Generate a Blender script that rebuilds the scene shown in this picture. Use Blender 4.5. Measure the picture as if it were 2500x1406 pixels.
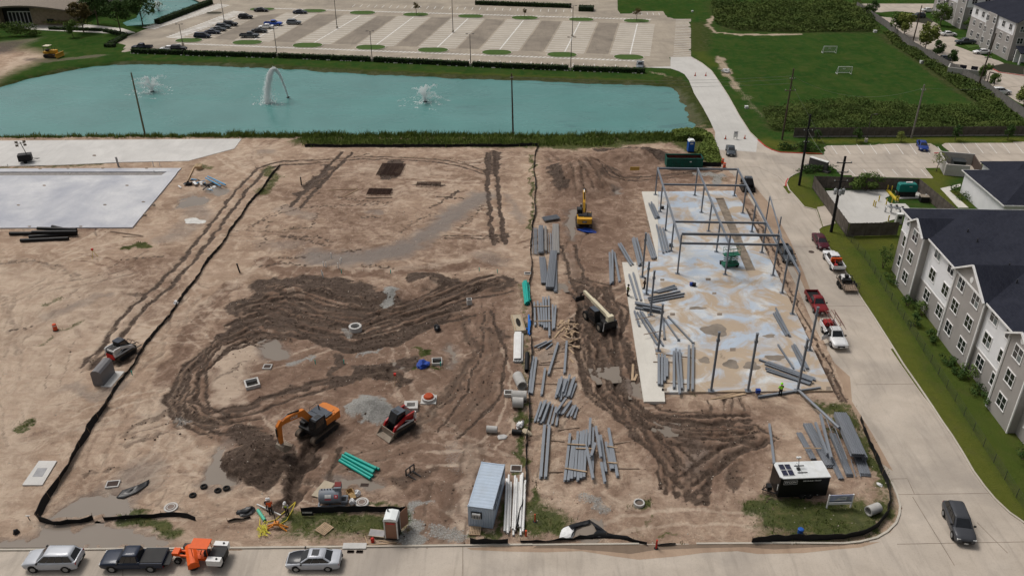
import bpy,bmesh,math,random,bisect
import numpy as np
from mathutils import Vector,Matrix,geometry

R = math.radians
rnd = random.Random(7)
for o in list(bpy.data.objects):
    bpy.data.objects.remove(o)
scene = bpy.context.scene
col = scene.collection

# ---------------------------------------------------------------- camera, sky, sun, exposure
F_PX,PITCH,CAM_H = 2057.0,R(29.3),60.0
cam_d = bpy.data.cameras.new('camera')
cam_d.sensor_fit = 'HORIZONTAL';cam_d.sensor_width = 36.0
cam_d.lens = F_PX/2500.0*36.0
cam_d.clip_start = 0.5;cam_d.clip_end = 9000
cam = bpy.data.objects.new('camera',cam_d);col.objects.link(cam)
cam.location = (0,0,CAM_H);cam.rotation_euler = (R(90)-PITCH,0,0)
scene.camera = cam

SUN_EL,SUN_AZ = R(58),R(-48)         # azimuth clockwise from +Y: the bright part of the cloud lies beyond the site, to the left
world = bpy.data.worlds.new('World');scene.world = world;world.use_nodes = True
nt = world.node_tree;nt.nodes.clear()
wo = nt.nodes.new('ShaderNodeOutputWorld');bg = nt.nodes.new('ShaderNodeBackground')
sky = nt.nodes.new('ShaderNodeTexSky');sky.sky_type = 'NISHITA';sky.sun_disc = False
sky.sun_elevation = SUN_EL;sky.sun_rotation = SUN_AZ
sky.air_density = 1.0;sky.dust_density = 6.0;sky.ozone_density = 1.0
hs = nt.nodes.new('ShaderNodeHueSaturation');hs.inputs['Saturation'].default_value = 0.22   # an overcast sky is nearly grey
nt.links.new(sky.outputs[0],hs.inputs['Color']);nt.links.new(hs.outputs[0],bg.inputs[0])
bg.inputs[1].default_value = 0.084
nt.links.new(bg.outputs[0],wo.inputs[0])
sd = bpy.data.lights.new('sun','SUN');sd.energy = 1.6;sd.angle = R(18);sd.color = (1.0,0.935,0.86)
sun = bpy.data.objects.new('sun',sd);col.objects.link(sun)
sv = Vector((math.sin(SUN_AZ)*math.cos(SUN_EL),math.cos(SUN_AZ)*math.cos(SUN_EL),math.sin(SUN_EL)))
sun.location = sv*200;sun.rotation_euler = sv.to_track_quat('Z','Y').to_euler()
vs = scene.view_settings
vs.view_transform = 'Standard';vs.look = 'None';vs.gamma = 1;vs.exposure = 0.0;vs.use_curve_mapping = False

# ---------------------------------------------------------------- survey: photo point -> place on a level plane
_c,_s = math.cos(PITCH),math.sin(PITCH)
def G(px,py,z=0.0):
    u = (px-1250.0)/F_PX;v = (py-703.0)/F_PX
    t = (z-CAM_H)/(-_s-v*_c)
    return Vector((t*u,t*(_c-v*_s),z))
def G2(p,z=0.0):
    g = G(p[0],p[1],z);return(g.x,g.y)
def GP(pts,z=0.0):
    return[G2(p,z)for p in pts]
def GH(px,py,x,y):
    """height above ground of a photo point known to stand over (x, y): use the y distance"""
    v = (py-703.0)/F_PX
    t = y/(_c-v*_s)
    return CAM_H+t*(-_s-v*_c)

# ---------------------------------------------------------------- materials
MATS = {}
def node_mat(name):
    m = bpy.data.materials.new(name);m.use_nodes = True
    return m,m.node_tree,m.node_tree.nodes['Principled BSDF']
def ramp(nt,fac,stops,interp='LINEAR'):
    r = nt.nodes.new('ShaderNodeValToRGB');r.color_ramp.interpolation = interp
    els = r.color_ramp.elements
    while len(els)<len(stops):els.new(0.5)
    for e,(p,c)in zip(els,stops):
        e.position = p;e.color = (c[0],c[1],c[2],1)if hasattr(c,'__len__')else(c,c,c,1)
    nt.links.new(fac,r.inputs[0]);return r.outputs[0]
def mixc(nt,fac,a,b,mode='MIX'):
    n = nt.nodes.new('ShaderNodeMix');n.data_type = 'RGBA';n.blend_type = mode
    for i,v in((0,fac),(6,a),(7,b)):
        if hasattr(v,'is_linked')or isinstance(v,bpy.types.NodeSocket):nt.links.new(v,n.inputs[i])
        elif i==0:n.inputs[0].default_value = v
        else:n.inputs[i].default_value = (v[0],v[1],v[2],1)
    return n.outputs[2]
def mth(nt,op,a,b=None,clamp=False):
    n = nt.nodes.new('ShaderNodeMath');n.operation = op;n.use_clamp = clamp
    for i,v in enumerate((a,b)):
        if v is None:continue
        if isinstance(v,bpy.types.NodeSocket):nt.links.new(v,n.inputs[i])
        else:n.inputs[i].default_value = v
    return n.outputs[0]
def noise_n(nt,vec,scale,detail=4,rough=0.55,dist=0.0):
    n = nt.nodes.new('ShaderNodeTexNoise');n.inputs['Scale'].default_value = scale
    n.inputs['Detail'].default_value = detail;n.inputs['Roughness'].default_value = rough
    n.inputs['Distortion'].default_value = dist
    nt.links.new(vec,n.inputs['Vector']);return n.outputs[0]
def mapping(nt,vec,scale=(1,1,1),rot=(0,0,0)):
    n = nt.nodes.new('ShaderNodeMapping');n.inputs['Scale'].default_value = scale;n.inputs['Rotation'].default_value = rot
    nt.links.new(vec,n.inputs[0]);return n.outputs[0]
def bump_n(nt,h,strength,dist,bsdf):
    b = nt.nodes.new('ShaderNodeBump');b.inputs['Strength'].default_value = strength;b.inputs['Distance'].default_value = dist
    nt.links.new(h,b.inputs['Height']);nt.links.new(b.outputs[0],bsdf.inputs['Normal'])
def M(name,color=None,rough=0.6,metal=0.0,var=0.18,scale=2.0,bump=0.0,spec=0.22,world_co=False,dirt=None,dirt_amt=0.4):
    """plain painted / worn surface: colour broken up by two noises, optional dirt colour in blotches"""
    if name in MATS:return MATS[name]
    m,nt,b = node_mat(name)
    tc = nt.nodes.new('ShaderNodeTexCoord')
    if world_co:
        ge = nt.nodes.new('ShaderNodeNewGeometry');co = ge.outputs['Position']
    else:co = tc.outputs['Object']
    n1 = noise_n(nt,co,scale,5,0.6)
    dk = tuple(c*(1-var)for c in color);lt = tuple(min(1,c*(1+var))for c in color)
    c = ramp(nt,n1,[(0.3,dk),(0.7,lt)])
    if dirt:
        n2 = noise_n(nt,co,scale*0.45,6,0.65,0.4)
        f = ramp(nt,n2,[(0.45,0.0),(0.72,dirt_amt)])
        c = mixc(nt,f,c,dirt)
    nt.links.new(c,b.inputs['Base Color'])
    b.inputs['Metallic'].default_value = metal;b.inputs['Specular IOR Level'].default_value = spec
    r = ramp(nt,n1,[(0.2,max(0,rough-0.08)),(0.8,min(1,rough+0.1))]);nt.links.new(r,b.inputs['Roughness'])
    if bump:bump_n(nt,noise_n(nt,co,scale*6,4,0.6),bump,0.02,b)
    MATS[name] = m;return m

# ---------------------------------------------------------------- mesh builder
class MB:
    def __init__(s):s.v = [];s.f = [];s.mx = Matrix()
    def add(s,vs,fs):
        n = len(s.v)
        s.v+=[tuple(s.mx@Vector(p))for p in vs]
        s.f+=[tuple(i+n for i in f)for f in fs];return s
    def box(s,c,d,rz=0.0,rx=0.0,ry=0.0,taper=1.0):
        hx,hy,hz = d[0]/2,d[1]/2,d[2]/2;t = taper
        vs = [(-hx,-hy,-hz),(hx,-hy,-hz),(hx,hy,-hz),(-hx,hy,-hz),(-hx*t,-hy*t,hz),(hx*t,-hy*t,hz),(hx*t,hy*t,hz),(-hx*t,hy*t,hz)]
        if rz or rx or ry:
            m = Matrix.Rotation(rz,3,'Z')@Matrix.Rotation(ry,3,'Y')@Matrix.Rotation(rx,3,'X')
            vs = [m@Vector(p)for p in vs]
        vs = [(p[0]+c[0],p[1]+c[1],p[2]+c[2])for p in vs]
        return s.add(vs,[(3,2,1,0),(4,5,6,7),(0,1,5,4),(1,2,6,5),(2,3,7,6),(3,0,4,7)])
    def bx(s,x0,x1,y0,y1,z0,z1):
        return s.box(((x0+x1)/2,(y0+y1)/2,(z0+z1)/2),(abs(x1-x0),abs(y1-y0),abs(z1-z0)))
    def tube(s,pts,r,n=8,cap=True,flat=False):
        pts = [Vector(p)for p in pts];rings = []
        rr = r if hasattr(r,'__len__')else[r]*len(pts)
        for i,p in enumerate(pts):
            d = (pts[min(i+1,len(pts)-1)]-pts[max(i-1,0)])
            d = d.normalized()if d.length>1e-9 else Vector((0,0,1))
            a = Vector((0,0,1))if abs(d.z)<0.9 else Vector((1,0,0))
            u = d.cross(a).normalized();w = d.cross(u).normalized()
            rings.append([p+(u*math.cos(2*math.pi*k/n+(math.pi/4 if n==4 else 0))+w*math.sin(2*math.pi*k/n+(math.pi/4 if n==4 else 0)))*rr[i]for k in range(n)])
        return s.loft(rings,cap)
    def loft(s,rings,cap=True):
        n = len(rings[0]);vs = [p for r in rings for p in r];fs = []
        for i in range(len(rings)-1):
            for k in range(n):
                a = i*n+k;b = i*n+(k+1)%n
                fs.append((a,a+n,b+n,b))
        if cap:
            fs.append(tuple(range(n)));L = (len(rings)-1)*n
            fs.append(tuple(L+k for k in reversed(range(n))))
        return s.add(vs,fs)
    def lathe(s,prof,n=16,c=(0,0,0),axis='Z'):
        rings = []
        for r,z in prof:
            ring = []
            for k in range(n):
                a = 2*math.pi*k/n
                p = (r*math.cos(a),r*math.sin(a),z)
                if axis=='Y':p = (p[0],p[2],p[1])
                if axis=='X':p = (p[2],p[0],p[1])
                ring.append((p[0]+c[0],p[1]+c[1],p[2]+c[2]))
            rings.append(ring)
        return s.loft(rings,cap=True)
    def ringpipe(s,p0,p1,ro,ri,n=16):
        """hollow pipe with wall thickness"""
        p0,p1 = Vector(p0),Vector(p1);d = (p1-p0).normalized()
        a = Vector((0,0,1))if abs(d.z)<0.9 else Vector((1,0,0))
        u = d.cross(a).normalized();w = d.cross(u).normalized()
        def rg(p,r):return[p+(u*math.cos(2*math.pi*k/n)+w*math.sin(2*math.pi*k/n))*r for k in range(n)]
        rings = [rg(p0,ro),rg(p1,ro),rg(p1,ri),rg(p0,ri)]
        vs = [p for r in rings for p in r];fs = []
        for i in range(4):
            j = (i+1)%4
            for k in range(n):
                k2 = (k+1)%n
                fs.append((i*n+k,j*n+k,j*n+k2,i*n+k2))
        return s.add(vs,fs)
    def prism(s,poly,z0,z1):
        n = len(poly)
        area = sum(poly[i][0]*poly[(i+1)%n][1]-poly[(i+1)%n][0]*poly[i][1]for i in range(n))
        if area<0:poly = poly[::-1]
        vs = [(p[0],p[1],z0)for p in poly]+[(p[0],p[1],z1)for p in poly]
        fs = [(i,(i+1)%n,n+(i+1)%n,n+i)for i in range(n)]
        tri = geometry.tessellate_polygon([[Vector((p[0],p[1],0))for p in poly]])
        for t in tri:
            a,b,c = t
            cr = (poly[b][0]-poly[a][0])*(poly[c][1]-poly[a][1])-(poly[b][1]-poly[a][1])*(poly[c][0]-poly[a][0])
            if cr<0:a,b,c = c,b,a
            fs.append((n+a,n+b,n+c));fs.append((c,b,a))
        return s.add(vs,fs)
    def side(s,prof,y0,y1):
        """profile in the XZ plane given as (x, z) pushed from y0 to y1"""
        keep = s.mx;s.mx = keep@Matrix(((1,0,0,0),(0,0,1,0),(0,1,0,0),(0,0,0,1)))
        n0 = len(s.f);s.prism(prof,min(y0,y1),max(y0,y1));s.mx = keep
        s.f[n0:] = [tuple(reversed(f))for f in s.f[n0:]]
        return s
    def quad(s,a,b,c,d):return s.add([a,b,c,d],[(0,1,2,3)])
    def mesh(s,name,mat,smooth=None):
        me = bpy.data.meshes.new(name);me.from_pydata(s.v,[],s.f);me.update()
        if mat:me.materials.append(mat)
        if smooth is not None:
            me.shade_smooth();me.set_sharp_from_angle(angle=R(smooth))
        return me
    def build(s,name,mat,parent=None,smooth=None,loc=None,rz=0):
        o = bpy.data.objects.new(name,s.mesh(name,mat,smooth));col.objects.link(o)
        if parent:o.parent = parent
        if loc is not None:o.location = loc
        if rz:o.rotation_euler.z = rz
        return o
def inst(name,me,parent=None,loc=(0,0,0),rz=0.0,rx=0.0,ry=0.0,scale=None):
    o = bpy.data.objects.new(name,me);col.objects.link(o)
    if parent:o.parent = parent
    o.location = loc;o.rotation_euler = (rx,ry,rz)
    if scale:o.scale = scale
    return o
def tag(o,label,cat,group=None):
    o['label'] = label;o['category'] = cat
    if group:o['group'] = group
    return o
def struct(o,label=None):
    o['kind'] = 'structure'
    if label:o['label'] = label
    return o
def thing(name,label,cat,loc=(0,0,0),rz=0.0,group=None):
    o = bpy.data.objects.new(name,None);col.objects.link(o);o.empty_display_size = 0.3
    o.location = loc;o.rotation_euler.z = rz
    return tag(o,label,cat,group)
def copy_tree(o,parent=None):
    c = o.copy();col.objects.link(c)
    if parent:c.parent = parent
    for ch in list(o.children):copy_tree(ch,c)
    return c
def heading(a,b):
    """angle of the ground line between two photo points"""
    p,q = G(*a),G(*b);return math.atan2(q.y-p.y,q.x-p.x)
def text_mesh(name,s,size,mat,parent,loc,rot,depth=0.004,bold=0.0,sx=1.0):
    cu = bpy.data.curves.new(name,'FONT');cu.body = s;cu.size = size;cu.extrude = depth;cu.align_x = 'CENTER';cu.align_y = 'CENTER'
    cu.offset = bold;cu.resolution_u = 2
    t = bpy.data.objects.new(name+'_tmp',cu);col.objects.link(t)
    dg = bpy.context.evaluated_depsgraph_get()
    me = bpy.data.meshes.new_from_object(t.evaluated_get(dg));me.name = name
    bpy.data.objects.remove(t)
    me.materials.clear();me.materials.append(mat)
    o = bpy.data.objects.new(name,me);col.objects.link(o);o.parent = parent
    o.location = loc;o.rotation_euler = rot;o.scale = (sx,1,1)
    return o
# ---------------------------------------------------------------- terrain: two sheets (site, surroundings) with painted soil kinds
def _hash(ix,iy,seed):
    n = (ix.astype(np.int64)*374761393+iy.astype(np.int64)*668265263+seed*1442695041)&0x7fffffff
    n = ((n^(n>>13))*1274126177)&0x7fffffff
    return((n^(n>>16))&0xffff)/65535.0
def vnoise(x,y,seed=0):
    ix,iy = np.floor(x),np.floor(y);fx,fy = x-ix,y-iy
    fx = fx*fx*(3-2*fx);fy = fy*fy*(3-2*fy)
    a = _hash(ix,iy,seed);b = _hash(ix+1,iy,seed);c = _hash(ix,iy+1,seed);d = _hash(ix+1,iy+1,seed)
    return(a+(b-a)*fx)*(1-fy)+(c+(d-c)*fx)*fy
def fbm(x,y,seed=0,oct=4):
    t = 0;a = 0.5
    for i in range(oct):
        t = t+a*vnoise(x,y,seed+i*17);x = x*2.03+5.1;y = y*2.03+3.7;a*=0.5
    return t/(1-0.5**oct)
def pip(poly,X,Y):
    ins = np.zeros(X.shape,bool);n = len(poly)
    for i in range(n):
        x0,y0 = poly[i];x1,y1 = poly[(i+1)%n]
        if y0==y1:continue
        c = ((y0>Y)!=(y1>Y))&(X<(x1-x0)*(Y-y0)/(y1-y0)+x0)
        ins^=c
    return ins
LAYERS = ('mud','wet','pale','weed','gravel','lawn','rough','clay')
class Terrain:
    def __init__(s,xs,ys):
        s.xs,s.ys = xs,ys;s.xl,s.yl = xs.tolist(),ys.tolist()
        X,Y = np.meshgrid(xs,ys);s.shape = X.shape
        s.X,s.Y = X.ravel(),Y.ravel();s.Z = np.zeros(s.X.shape)
        s.L = {k:np.zeros(s.X.shape)for k in LAYERS}
        s.wx = s.X+(fbm(s.X*0.55,s.Y*0.55,3)-0.5)*2.6+(fbm(s.X*2,s.Y*2,9,2)-0.5)*0.8
        s.wy = s.Y+(fbm(s.X*0.55,s.Y*0.55,23)-0.5)*2.6+(fbm(s.X*2,s.Y*2,29,2)-0.5)*0.8
    def dist(s,pts,marg,warp=True,closed=False):
        P = np.array(pts,float)
        x0,y0 = P.min(0)-marg-2;x1,y1 = P.max(0)+marg+2
        idx = np.nonzero((s.X>x0)&(s.X<x1)&(s.Y>y0)&(s.Y<y1))[0]
        if len(idx)==0:return idx,None
        k_ = float(warp);X,Y = s.X[idx]+k_*(s.wx[idx]-s.X[idx]),s.Y[idx]+k_*(s.wy[idx]-s.Y[idx])
        d = np.full(X.shape,1e9);n = len(P)
        for i in range(n if closed else max(n-1,1)):
            a = P[i];b = P[(i+1)%n];v = b-a;L = v@v
            t = np.clip(((X-a[0])*v[0]+(Y-a[1])*v[1])/L,0,1)if L>0 else 0
            d = np.minimum(d,np.hypot(X-a[0]-t*v[0],Y-a[1]-t*v[1]))
        return idx,d
    def stroke(s,layer,px,w,k=1.0,soft=0.7,warp=True,world=False):
        pts = px if world else GP(px)
        idx,d = s.dist(pts,w,warp)
        if d is None:return
        t = np.clip((w/2-d)/(w/2*soft),0,1);t = t*t*(3-2*t)*k
        if k<0:s.L[layer][idx]*=(1+t)
        else:s.L[layer][idx] = np.maximum(s.L[layer][idx],t)
    def poly(s,layer,px,k=1.0,soft=1.0,warp=True,world=False):
        pts = px if world else GP(px)
        idx,d = s.dist(pts,soft+1,warp,closed=True)
        if d is None:return
        X,Y = (s.wx[idx],s.wy[idx])if warp else(s.X[idx],s.Y[idx])
        ins = pip(pts,X,Y)
        t = np.clip(np.where(ins,d,-d)/soft*0.5+0.5,0,1)*abs(k)
        if k<0:s.L[layer][idx]*=(1-t)
        else:s.L[layer][idx] = np.maximum(s.L[layer][idx],t)
    def sink(s,pts,z,edge=0.3,soft=0.3,warp=False):
        idx,d = s.dist(pts,1,warp,closed=True)
        if d is None:return
        X,Y = (s.wx[idx],s.wy[idx])if warp else(s.X[idx],s.Y[idx])
        ins = pip(pts,X,Y)
        t = np.clip((np.where(ins,d,-d)-edge)/soft,0,1);t = t*t*(3-2*t)
        s.Z[idx] = s.Z[idx]*(1-t)+z*t
    def mound(s,px,py,rx,ry,h,rot=0,p=1.3,rough=0.25,flat=0.0):
        g = G(px,py);ca,sa = math.cos(rot),math.sin(rot);m = max(rx,ry)+3
        idx = np.nonzero((abs(s.X-g.x)<m)&(abs(s.Y-g.y)<m))[0]
        if len(idx)==0:return
        X = s.X[idx]+0.35*(s.wx[idx]-s.X[idx])-g.x;Y = s.Y[idx]+0.35*(s.wy[idx]-s.Y[idx])-g.y
        q = np.hypot((X*ca+Y*sa)/rx,(-X*sa+Y*ca)/ry)
        t = np.clip(1-np.clip((q-flat)/(1-flat),0,1),0,1)**p
        n = fbm(s.X[idx]*0.9,s.Y[idx]*0.9,77)-0.5
        s.Z[idx]+=h*t*(1+rough*2*n)
    def rut(s,px,gap=1.9,w=0.5,depth=0.10,dark=0.9,layer='mud',world=False,ends=True):
        pts = px if world else GP(px)
        P = [Vector((p[0],p[1]))for p in pts]
        for sg in((-1,1)if gap else(0,)):
            q = []
            for i,p in enumerate(P):
                d = (P[min(i+1,len(P)-1)]-P[max(i-1,0)]).normalized()
                q.append((p.x-d.y*gap/2*sg,p.y+d.x*gap/2*sg))
            idx,d = s.dist(q,w*2.4,warp=0.35)
            if d is None:continue
            d = d+(fbm(s.X[idx]*1.3,s.Y[idx]*1.3,51,3)-0.5)*w*0.5
            s.Z[idx]-=depth*np.exp(-(d/(w*0.5))**2)
            s.Z[idx]+=depth*0.45*np.exp(-((d-w*1.0)/(w*0.4))**2)
            t = np.clip(1.15-abs(d)/(w*0.62),0,1)
            s.L['mud'][idx]*=1-0.28*np.exp(-((d-w*1.05)/(w*0.38))**2)
            s.L[layer][idx] = np.maximum(s.L[layer][idx],dark*np.minimum(t*1.5,1))
    def dots(s,px,n,r=0.24,k=0.85,jit=0.35,layer='mud'):
        pts = GP(px);ra = random.Random(int(px[0][0]))
        for i in range(n):
            u = i/max(n-1,1)*(len(pts)-1);j = min(int(u),len(pts)-2);f = u-j
            x = pts[j][0]*(1-f)+pts[j+1][0]*f+ra.uniform(-jit,jit);y = pts[j][1]*(1-f)+pts[j+1][1]*f+ra.uniform(-jit,jit)
            idx = np.nonzero((abs(s.X-x)<0.5)&(abs(s.Y-y)<0.5))[0]
            d = np.hypot((s.X[idx]-x),s.Y[idx]-y)
            t = np.clip((r*1.5-d)/r,0,1)
            s.L[layer][idx] = np.maximum(s.L[layer][idx],t*k);s.Z[idx]-=0.05*t
    def zat(s,x,y):
        ny,nx = s.shape
        i0 = min(max(bisect.bisect_right(s.xl,x)-1,0),nx-2);j0 = min(max(bisect.bisect_right(s.yl,y)-1,0),ny-2)
        fx = min(max((x-s.xl[i0])/(s.xl[i0+1]-s.xl[i0]),0),1);fy = min(max((y-s.yl[j0])/(s.yl[j0+1]-s.yl[j0]),0),1)
        Z = s.Z.reshape(s.shape)
        return float((Z[j0,i0]*(1-fx)+Z[j0,i0+1]*fx)*(1-fy)+(Z[j0+1,i0]*(1-fx)+Z[j0+1,i0+1]*fx)*fy)
    def build(s,name,mat,keep=None):
        ny,nx = s.shape;n = nx*ny
        a = (np.arange(ny-1)[:,None]*nx+np.arange(nx-1)[None,:]).ravel()
        q = np.stack([a,a+1,a+nx+1,a+nx],1)
        if keep is not None:
            k = keep(s.X[q].mean(1),s.Y[q].mean(1));q = q[k]
        me = bpy.data.meshes.new(name)
        me.vertices.add(n);me.vertices.foreach_set('co',np.stack([s.X,s.Y,s.Z],1).astype(np.float32).ravel())
        m = len(q);me.loops.add(m*4);me.loops.foreach_set('vertex_index',q.astype(np.int32).ravel())
        me.polygons.add(m);me.polygons.foreach_set('loop_start',np.arange(0,m*4,4,dtype=np.int32))
        me.update(calc_edges=True)
        for nm,ks in(('soil_a',LAYERS[:4]),('soil_b',LAYERS[4:])):
            at = me.attributes.new(nm,'FLOAT_COLOR','POINT')
            at.data.foreach_set('color',np.stack([s.L[k]for k in ks],1).astype(np.float32).ravel())
        me.shade_smooth();me.materials.append(mat)
        o = bpy.data.objects.new(name,me);col.objects.link(o);return o

# --- outlines read from the photograph, as (photo x, photo y) on the ground plane
POND = [(-140,262),(-60,232),(0,207),(60,190),(150,172),(230,157),(300,153),(400,154),(560,158),(700,165),(850,175),(1000,182),(1150,188),(1300,193),(1450,200),(1560,204),(1620,206),(1640,212),(1655,232),(1665,255),(1680,280),(1692,303),(1690,314),(1660,321),(1600,326),(1500,328),(1300,329),(1000,327),(600,327),(300,328),(0,330),(-140,331)]
POND2 = [(295,52),(330,40),(345,10),(360,-20),(500,-20),(497,12),(420,40),(382,53),(350,62),(310,62)]
ROAD_L = [(1576,165),(1583,166),(1637,168),(1658,175),(1671,182),(1682,197),(1695,229),(1716,263),(1734,297),(1746,324),(1745,342),(1752,365),(1762,384),(1770,404),(1790,432),(1815,462),(1845,510),(1880,570),(1915,640),(1950,710),(1985,790),(2020,860),(2062,950),(2104,1030),(2129,1072),(2158,1143),(2176,1177),(2190,1209),(2197,1235),(2195,1256),(2187,1277),(2166,1298),(2140,1313),(2100,1323),(2060,1327)]
ROAD_R = [(1687,140),(1713,155),(1737,174),(1755,200),(1779,237),(1805,284),(1831,324),(1850,342)]
ROAD_R2 = [(1953,421),(1942,425),(1926,435),(1920,448),(1926,464),(1945,485),(1963,506),(1995,514),(2008,554),(1998,562),(2001,572),(2040,630),(2082,691),(2099,724),(2129,769),(2166,827),(2205,890),(2240,940),(2276,993),(2300,1030),(2324,1064),(2350,1106),(2376,1151),(2403,1188),(2429,1219),(2463,1251),(2500,1277),(2560,1300),(2700,1322)]
STREET_N = [(1884,1326),(1600,1327),(1300,1330),(900,1335),(500,1339),(0,1343),(-160,1345)]
LOT = [(292,129),(345,126),(600,134),(908,144),(1200,158),(1576,173),(1583,166),(1637,166),(1637,140),(1687,140),(1687,47),(1645,47),(1627,38),(1625,28),(1545,28),(1538,33),(1515,33),(1508,26),(1507,-22),(430,-22),(505,14),(420,45),(385,62),(345,76),(318,87),(276,103),(308,111)]
DRIVE = [(1850,342),(1868,358),(1885,367),(1905,373),(2008,377),(1993,353),(2279,350),(2305,374),(2316,374),(2285,349),(2760,344),(2760,540),(2500,472),(2440,437),(2400,424),(2330,409),(2256,411),(2277,436),(2053,431),(2042,414),(2012,401),(1985,403),(1965,412),(1953,421),(1850,430)]
SLAB = [(1567,468),(1790,466),(1815,500),(1908,690),(2034,953),(1622,957),(1624,980),(1572,980),(1519,640),(1606,638)]
SLAB_A = [(-160,345),(590,339),(572,363),(460,393),(303,396),(150,403),(0,406),(-160,408)]
SLAB_B = [(-160,413),(443,411),(323,555),(-160,557)]
site_xs = np.arange(-118,62.01,0.25);site_ys = np.arange(48,181.01,0.25)
T = Terrain(site_xs,site_ys)
xs2 = np.concatenate([[-5000,-2500,-1200,-700,-450,-330],np.arange(-262,262,1.4),[330,450,700,1200,2500,5000]])
ys2 = np.concatenate([[-3000,-900,-300,-80,-10,20],np.arange(36,350,1.4),[380,430,520,700,1100,2000,3500,6500]])
T2 = Terrain(xs2,ys2)
SITE_KEEP = GP([(-400,1500),(2140,1500),(2400,1300),(2330,1260),(2260,1190),(2150,900),(2050,700),(1960,540),(1850,430),(1800,370),(1775,312)])+[(43,181),(-118,181)]
# --- surroundings: lawn everywhere, then other kinds
T2.L['lawn'][:] = 1.0
T2.Z+=(fbm(T2.X*0.06,T2.Y*0.06,5)-0.5)*0.25
nb = [(-140,275),(-60,240),(0,215),(150,178),(300,158),(560,163),(850,180),(1150,193),(1450,205),(1560,209),(1640,217),(1680,287)]
T2.stroke('rough',nb,13,0.95,0.6)
T2.stroke('mud',[(p[0],p[1]-6)for p in nb[3:]],5,0.55,0.7);T2.stroke('pale',[(p[0],p[1]-5)for p in nb[3:7]],2.2,0.6)
T2.stroke('clay',[(850,172),(1100,181),(1400,193),(1560,198)],4,0.8,0.8)
T2.stroke('rough',[(1640,195),(1680,230),(1700,280),(1720,320)],10,0.9);T2.stroke('pale',[(1585,177),(1620,183),(1655,195)],3,0.6);T2.stroke('mud',[(1655,215),(1690,270),(1705,310)],5,0.6)
T2.poly('pale',[(-60,215),(0,165),(40,140),(90,130),(110,135),(60,160),(0,190)],0.9,4);T2.poly('mud',[(-40,105),(110,90),(60,115),(40,130),(-40,140)],0.75,4)
T2.poly('pale',[(40,100),(110,90),(100,97),(60,108)],0.8,3);T2.stroke('mud',[(70,145),(120,150),(250,136)],6,0.6)
T2.poly('lawn',[(-60,225),(0,185),(90,150),(130,135),(40,118),(-60,108)],-1,4)
T2.stroke('pale',[(1740,40),(1730,62),(1745,80),(1800,86),(1950,84)],4,0.8);T2.stroke('pale',[(1755,140),(1770,170),(1800,215)],5,0.7);T2.stroke('pale',[(1800,215),(1840,260),(1860,285)],5,0.5)
T2.stroke('rough',[(1715,60),(1700,120)],14,0.6)
T2.poly('rough',[(1725,10),(2110,10),(2140,80),(1960,82),(1760,76)],0.9,6)
T2.poly('rough',[(1860,262),(2150,250),(2420,275),(2520,300),(2500,308),(1940,310),(1870,318)],1,4)
T2.stroke('rough',[(2170,90),(2250,140),(2330,200),(2440,270)],12,0.85)
T2.poly('rough',[(1690,320),(1790,330),(1870,345),(1850,310),(1800,240)],0.5,3)
FIELD = [(1760,92),(2150,85),(2250,155),(2420,262),(2150,248),(1880,255),(1830,225),(1790,170)]
for p,w in(([(2000,545),(2060,640),(2160,800),(2260,960),(2380,1140),(2480,1270)],7.5),([(1935,440),(1945,470),(1985,505)],9),([(2090,590),(2170,590)],8),([(1870,350),(1920,355)],8),([(2000,345),(2500,342)],5),([(2290,425),(2270,445),(2330,490)],8)):T2.stroke('clay',p,w,0.95,0.7)
T2.stroke('clay',[(1700,60),(1705,130),(1740,160)],6,0.5)
T2.L['clay'][(T2.X>40)&(T2.Y<130)] = np.maximum(T2.L['clay'][(T2.X>40)&(T2.Y<130)],0.45)
# --- the building plots
for poly_px,z in((LOT,-0.25),(DRIVE,-0.25)):T2.sink(GP(poly_px),z,0.8,1.0)
T2.sink(SITE_KEEP,-1.6,2.5,1.5)
for t in(T,T2):t.sink(GP(POND),-1.9,-2.2,4.2,warp=True)
T2.sink(GP(POND2),-1.5,-1,3)
# --- site soil, broad tones first
T.Z+=(fbm(T.X*0.10,T.Y*0.10,2)-0.5)*0.22+(fbm(T.X*0.9,T.Y*0.9,4)-0.5)*0.10
T.L['clay'][:] = np.clip((fbm(T.X*0.07,T.Y*0.07,41)-0.48)*2.2,0,0.6)
S,Pq,MD = T.stroke,T.poly,T.mound
Pq('pale',[(-100,640),(330,650),(430,740),(300,860),(200,1060),(0,1100),(-100,1100)],0.55,4)
Pq('pale',[(-100,600),(200,640),(330,700),(250,830),(180,1000),(120,1200),(60,1290),(-100,1310)],0.6,5);Pq('pale',[(300,1000),(420,900),(430,1050),(330,1140),(250,1180)],0.6,3);Pq('clay',[(700,370),(1290,370),(1280,460),(1000,470),(700,430)],0.45,4);Pq('clay',[(640,560),(800,540),(1000,580),(1200,540),(1270,640),(900,650),(660,640)],0.55,4)
Pq('clay',[(1100,700),(1290,690),(1280,1330),(1000,1330),(900,1150),(1000,1000),(1120,900)],0.85,4)
Pq('clay',[(1320,360),(1560,400),(1560,640),(1420,700),(1320,560)],0.8,3);Pq('clay',[(620,520),(1250,480),(1250,640),(640,640)],0.35,4)
Pq('clay',[(1300,700),(1530,700),(1580,980),(1860,1000),(1960,1200),(1860,1320),(1320,1320)],0.45,4)
Pq('pale',[(590,345),(720,350),(690,390),(600,430),(520,400)],0.5,3)
Pq('pale',[(1330,900),(1420,880),(1450,980),(1380,1050),(1330,1040)],0.5,2);Pq('pale',[(1330,1080),(1380,1080),(1380,1200),(1320,1250)],0.5,2);Pq('pale',[(1500,1150),(1600,1120),(1640,1250),(1500,1290),(1440,1230)],0.5,3)
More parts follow.
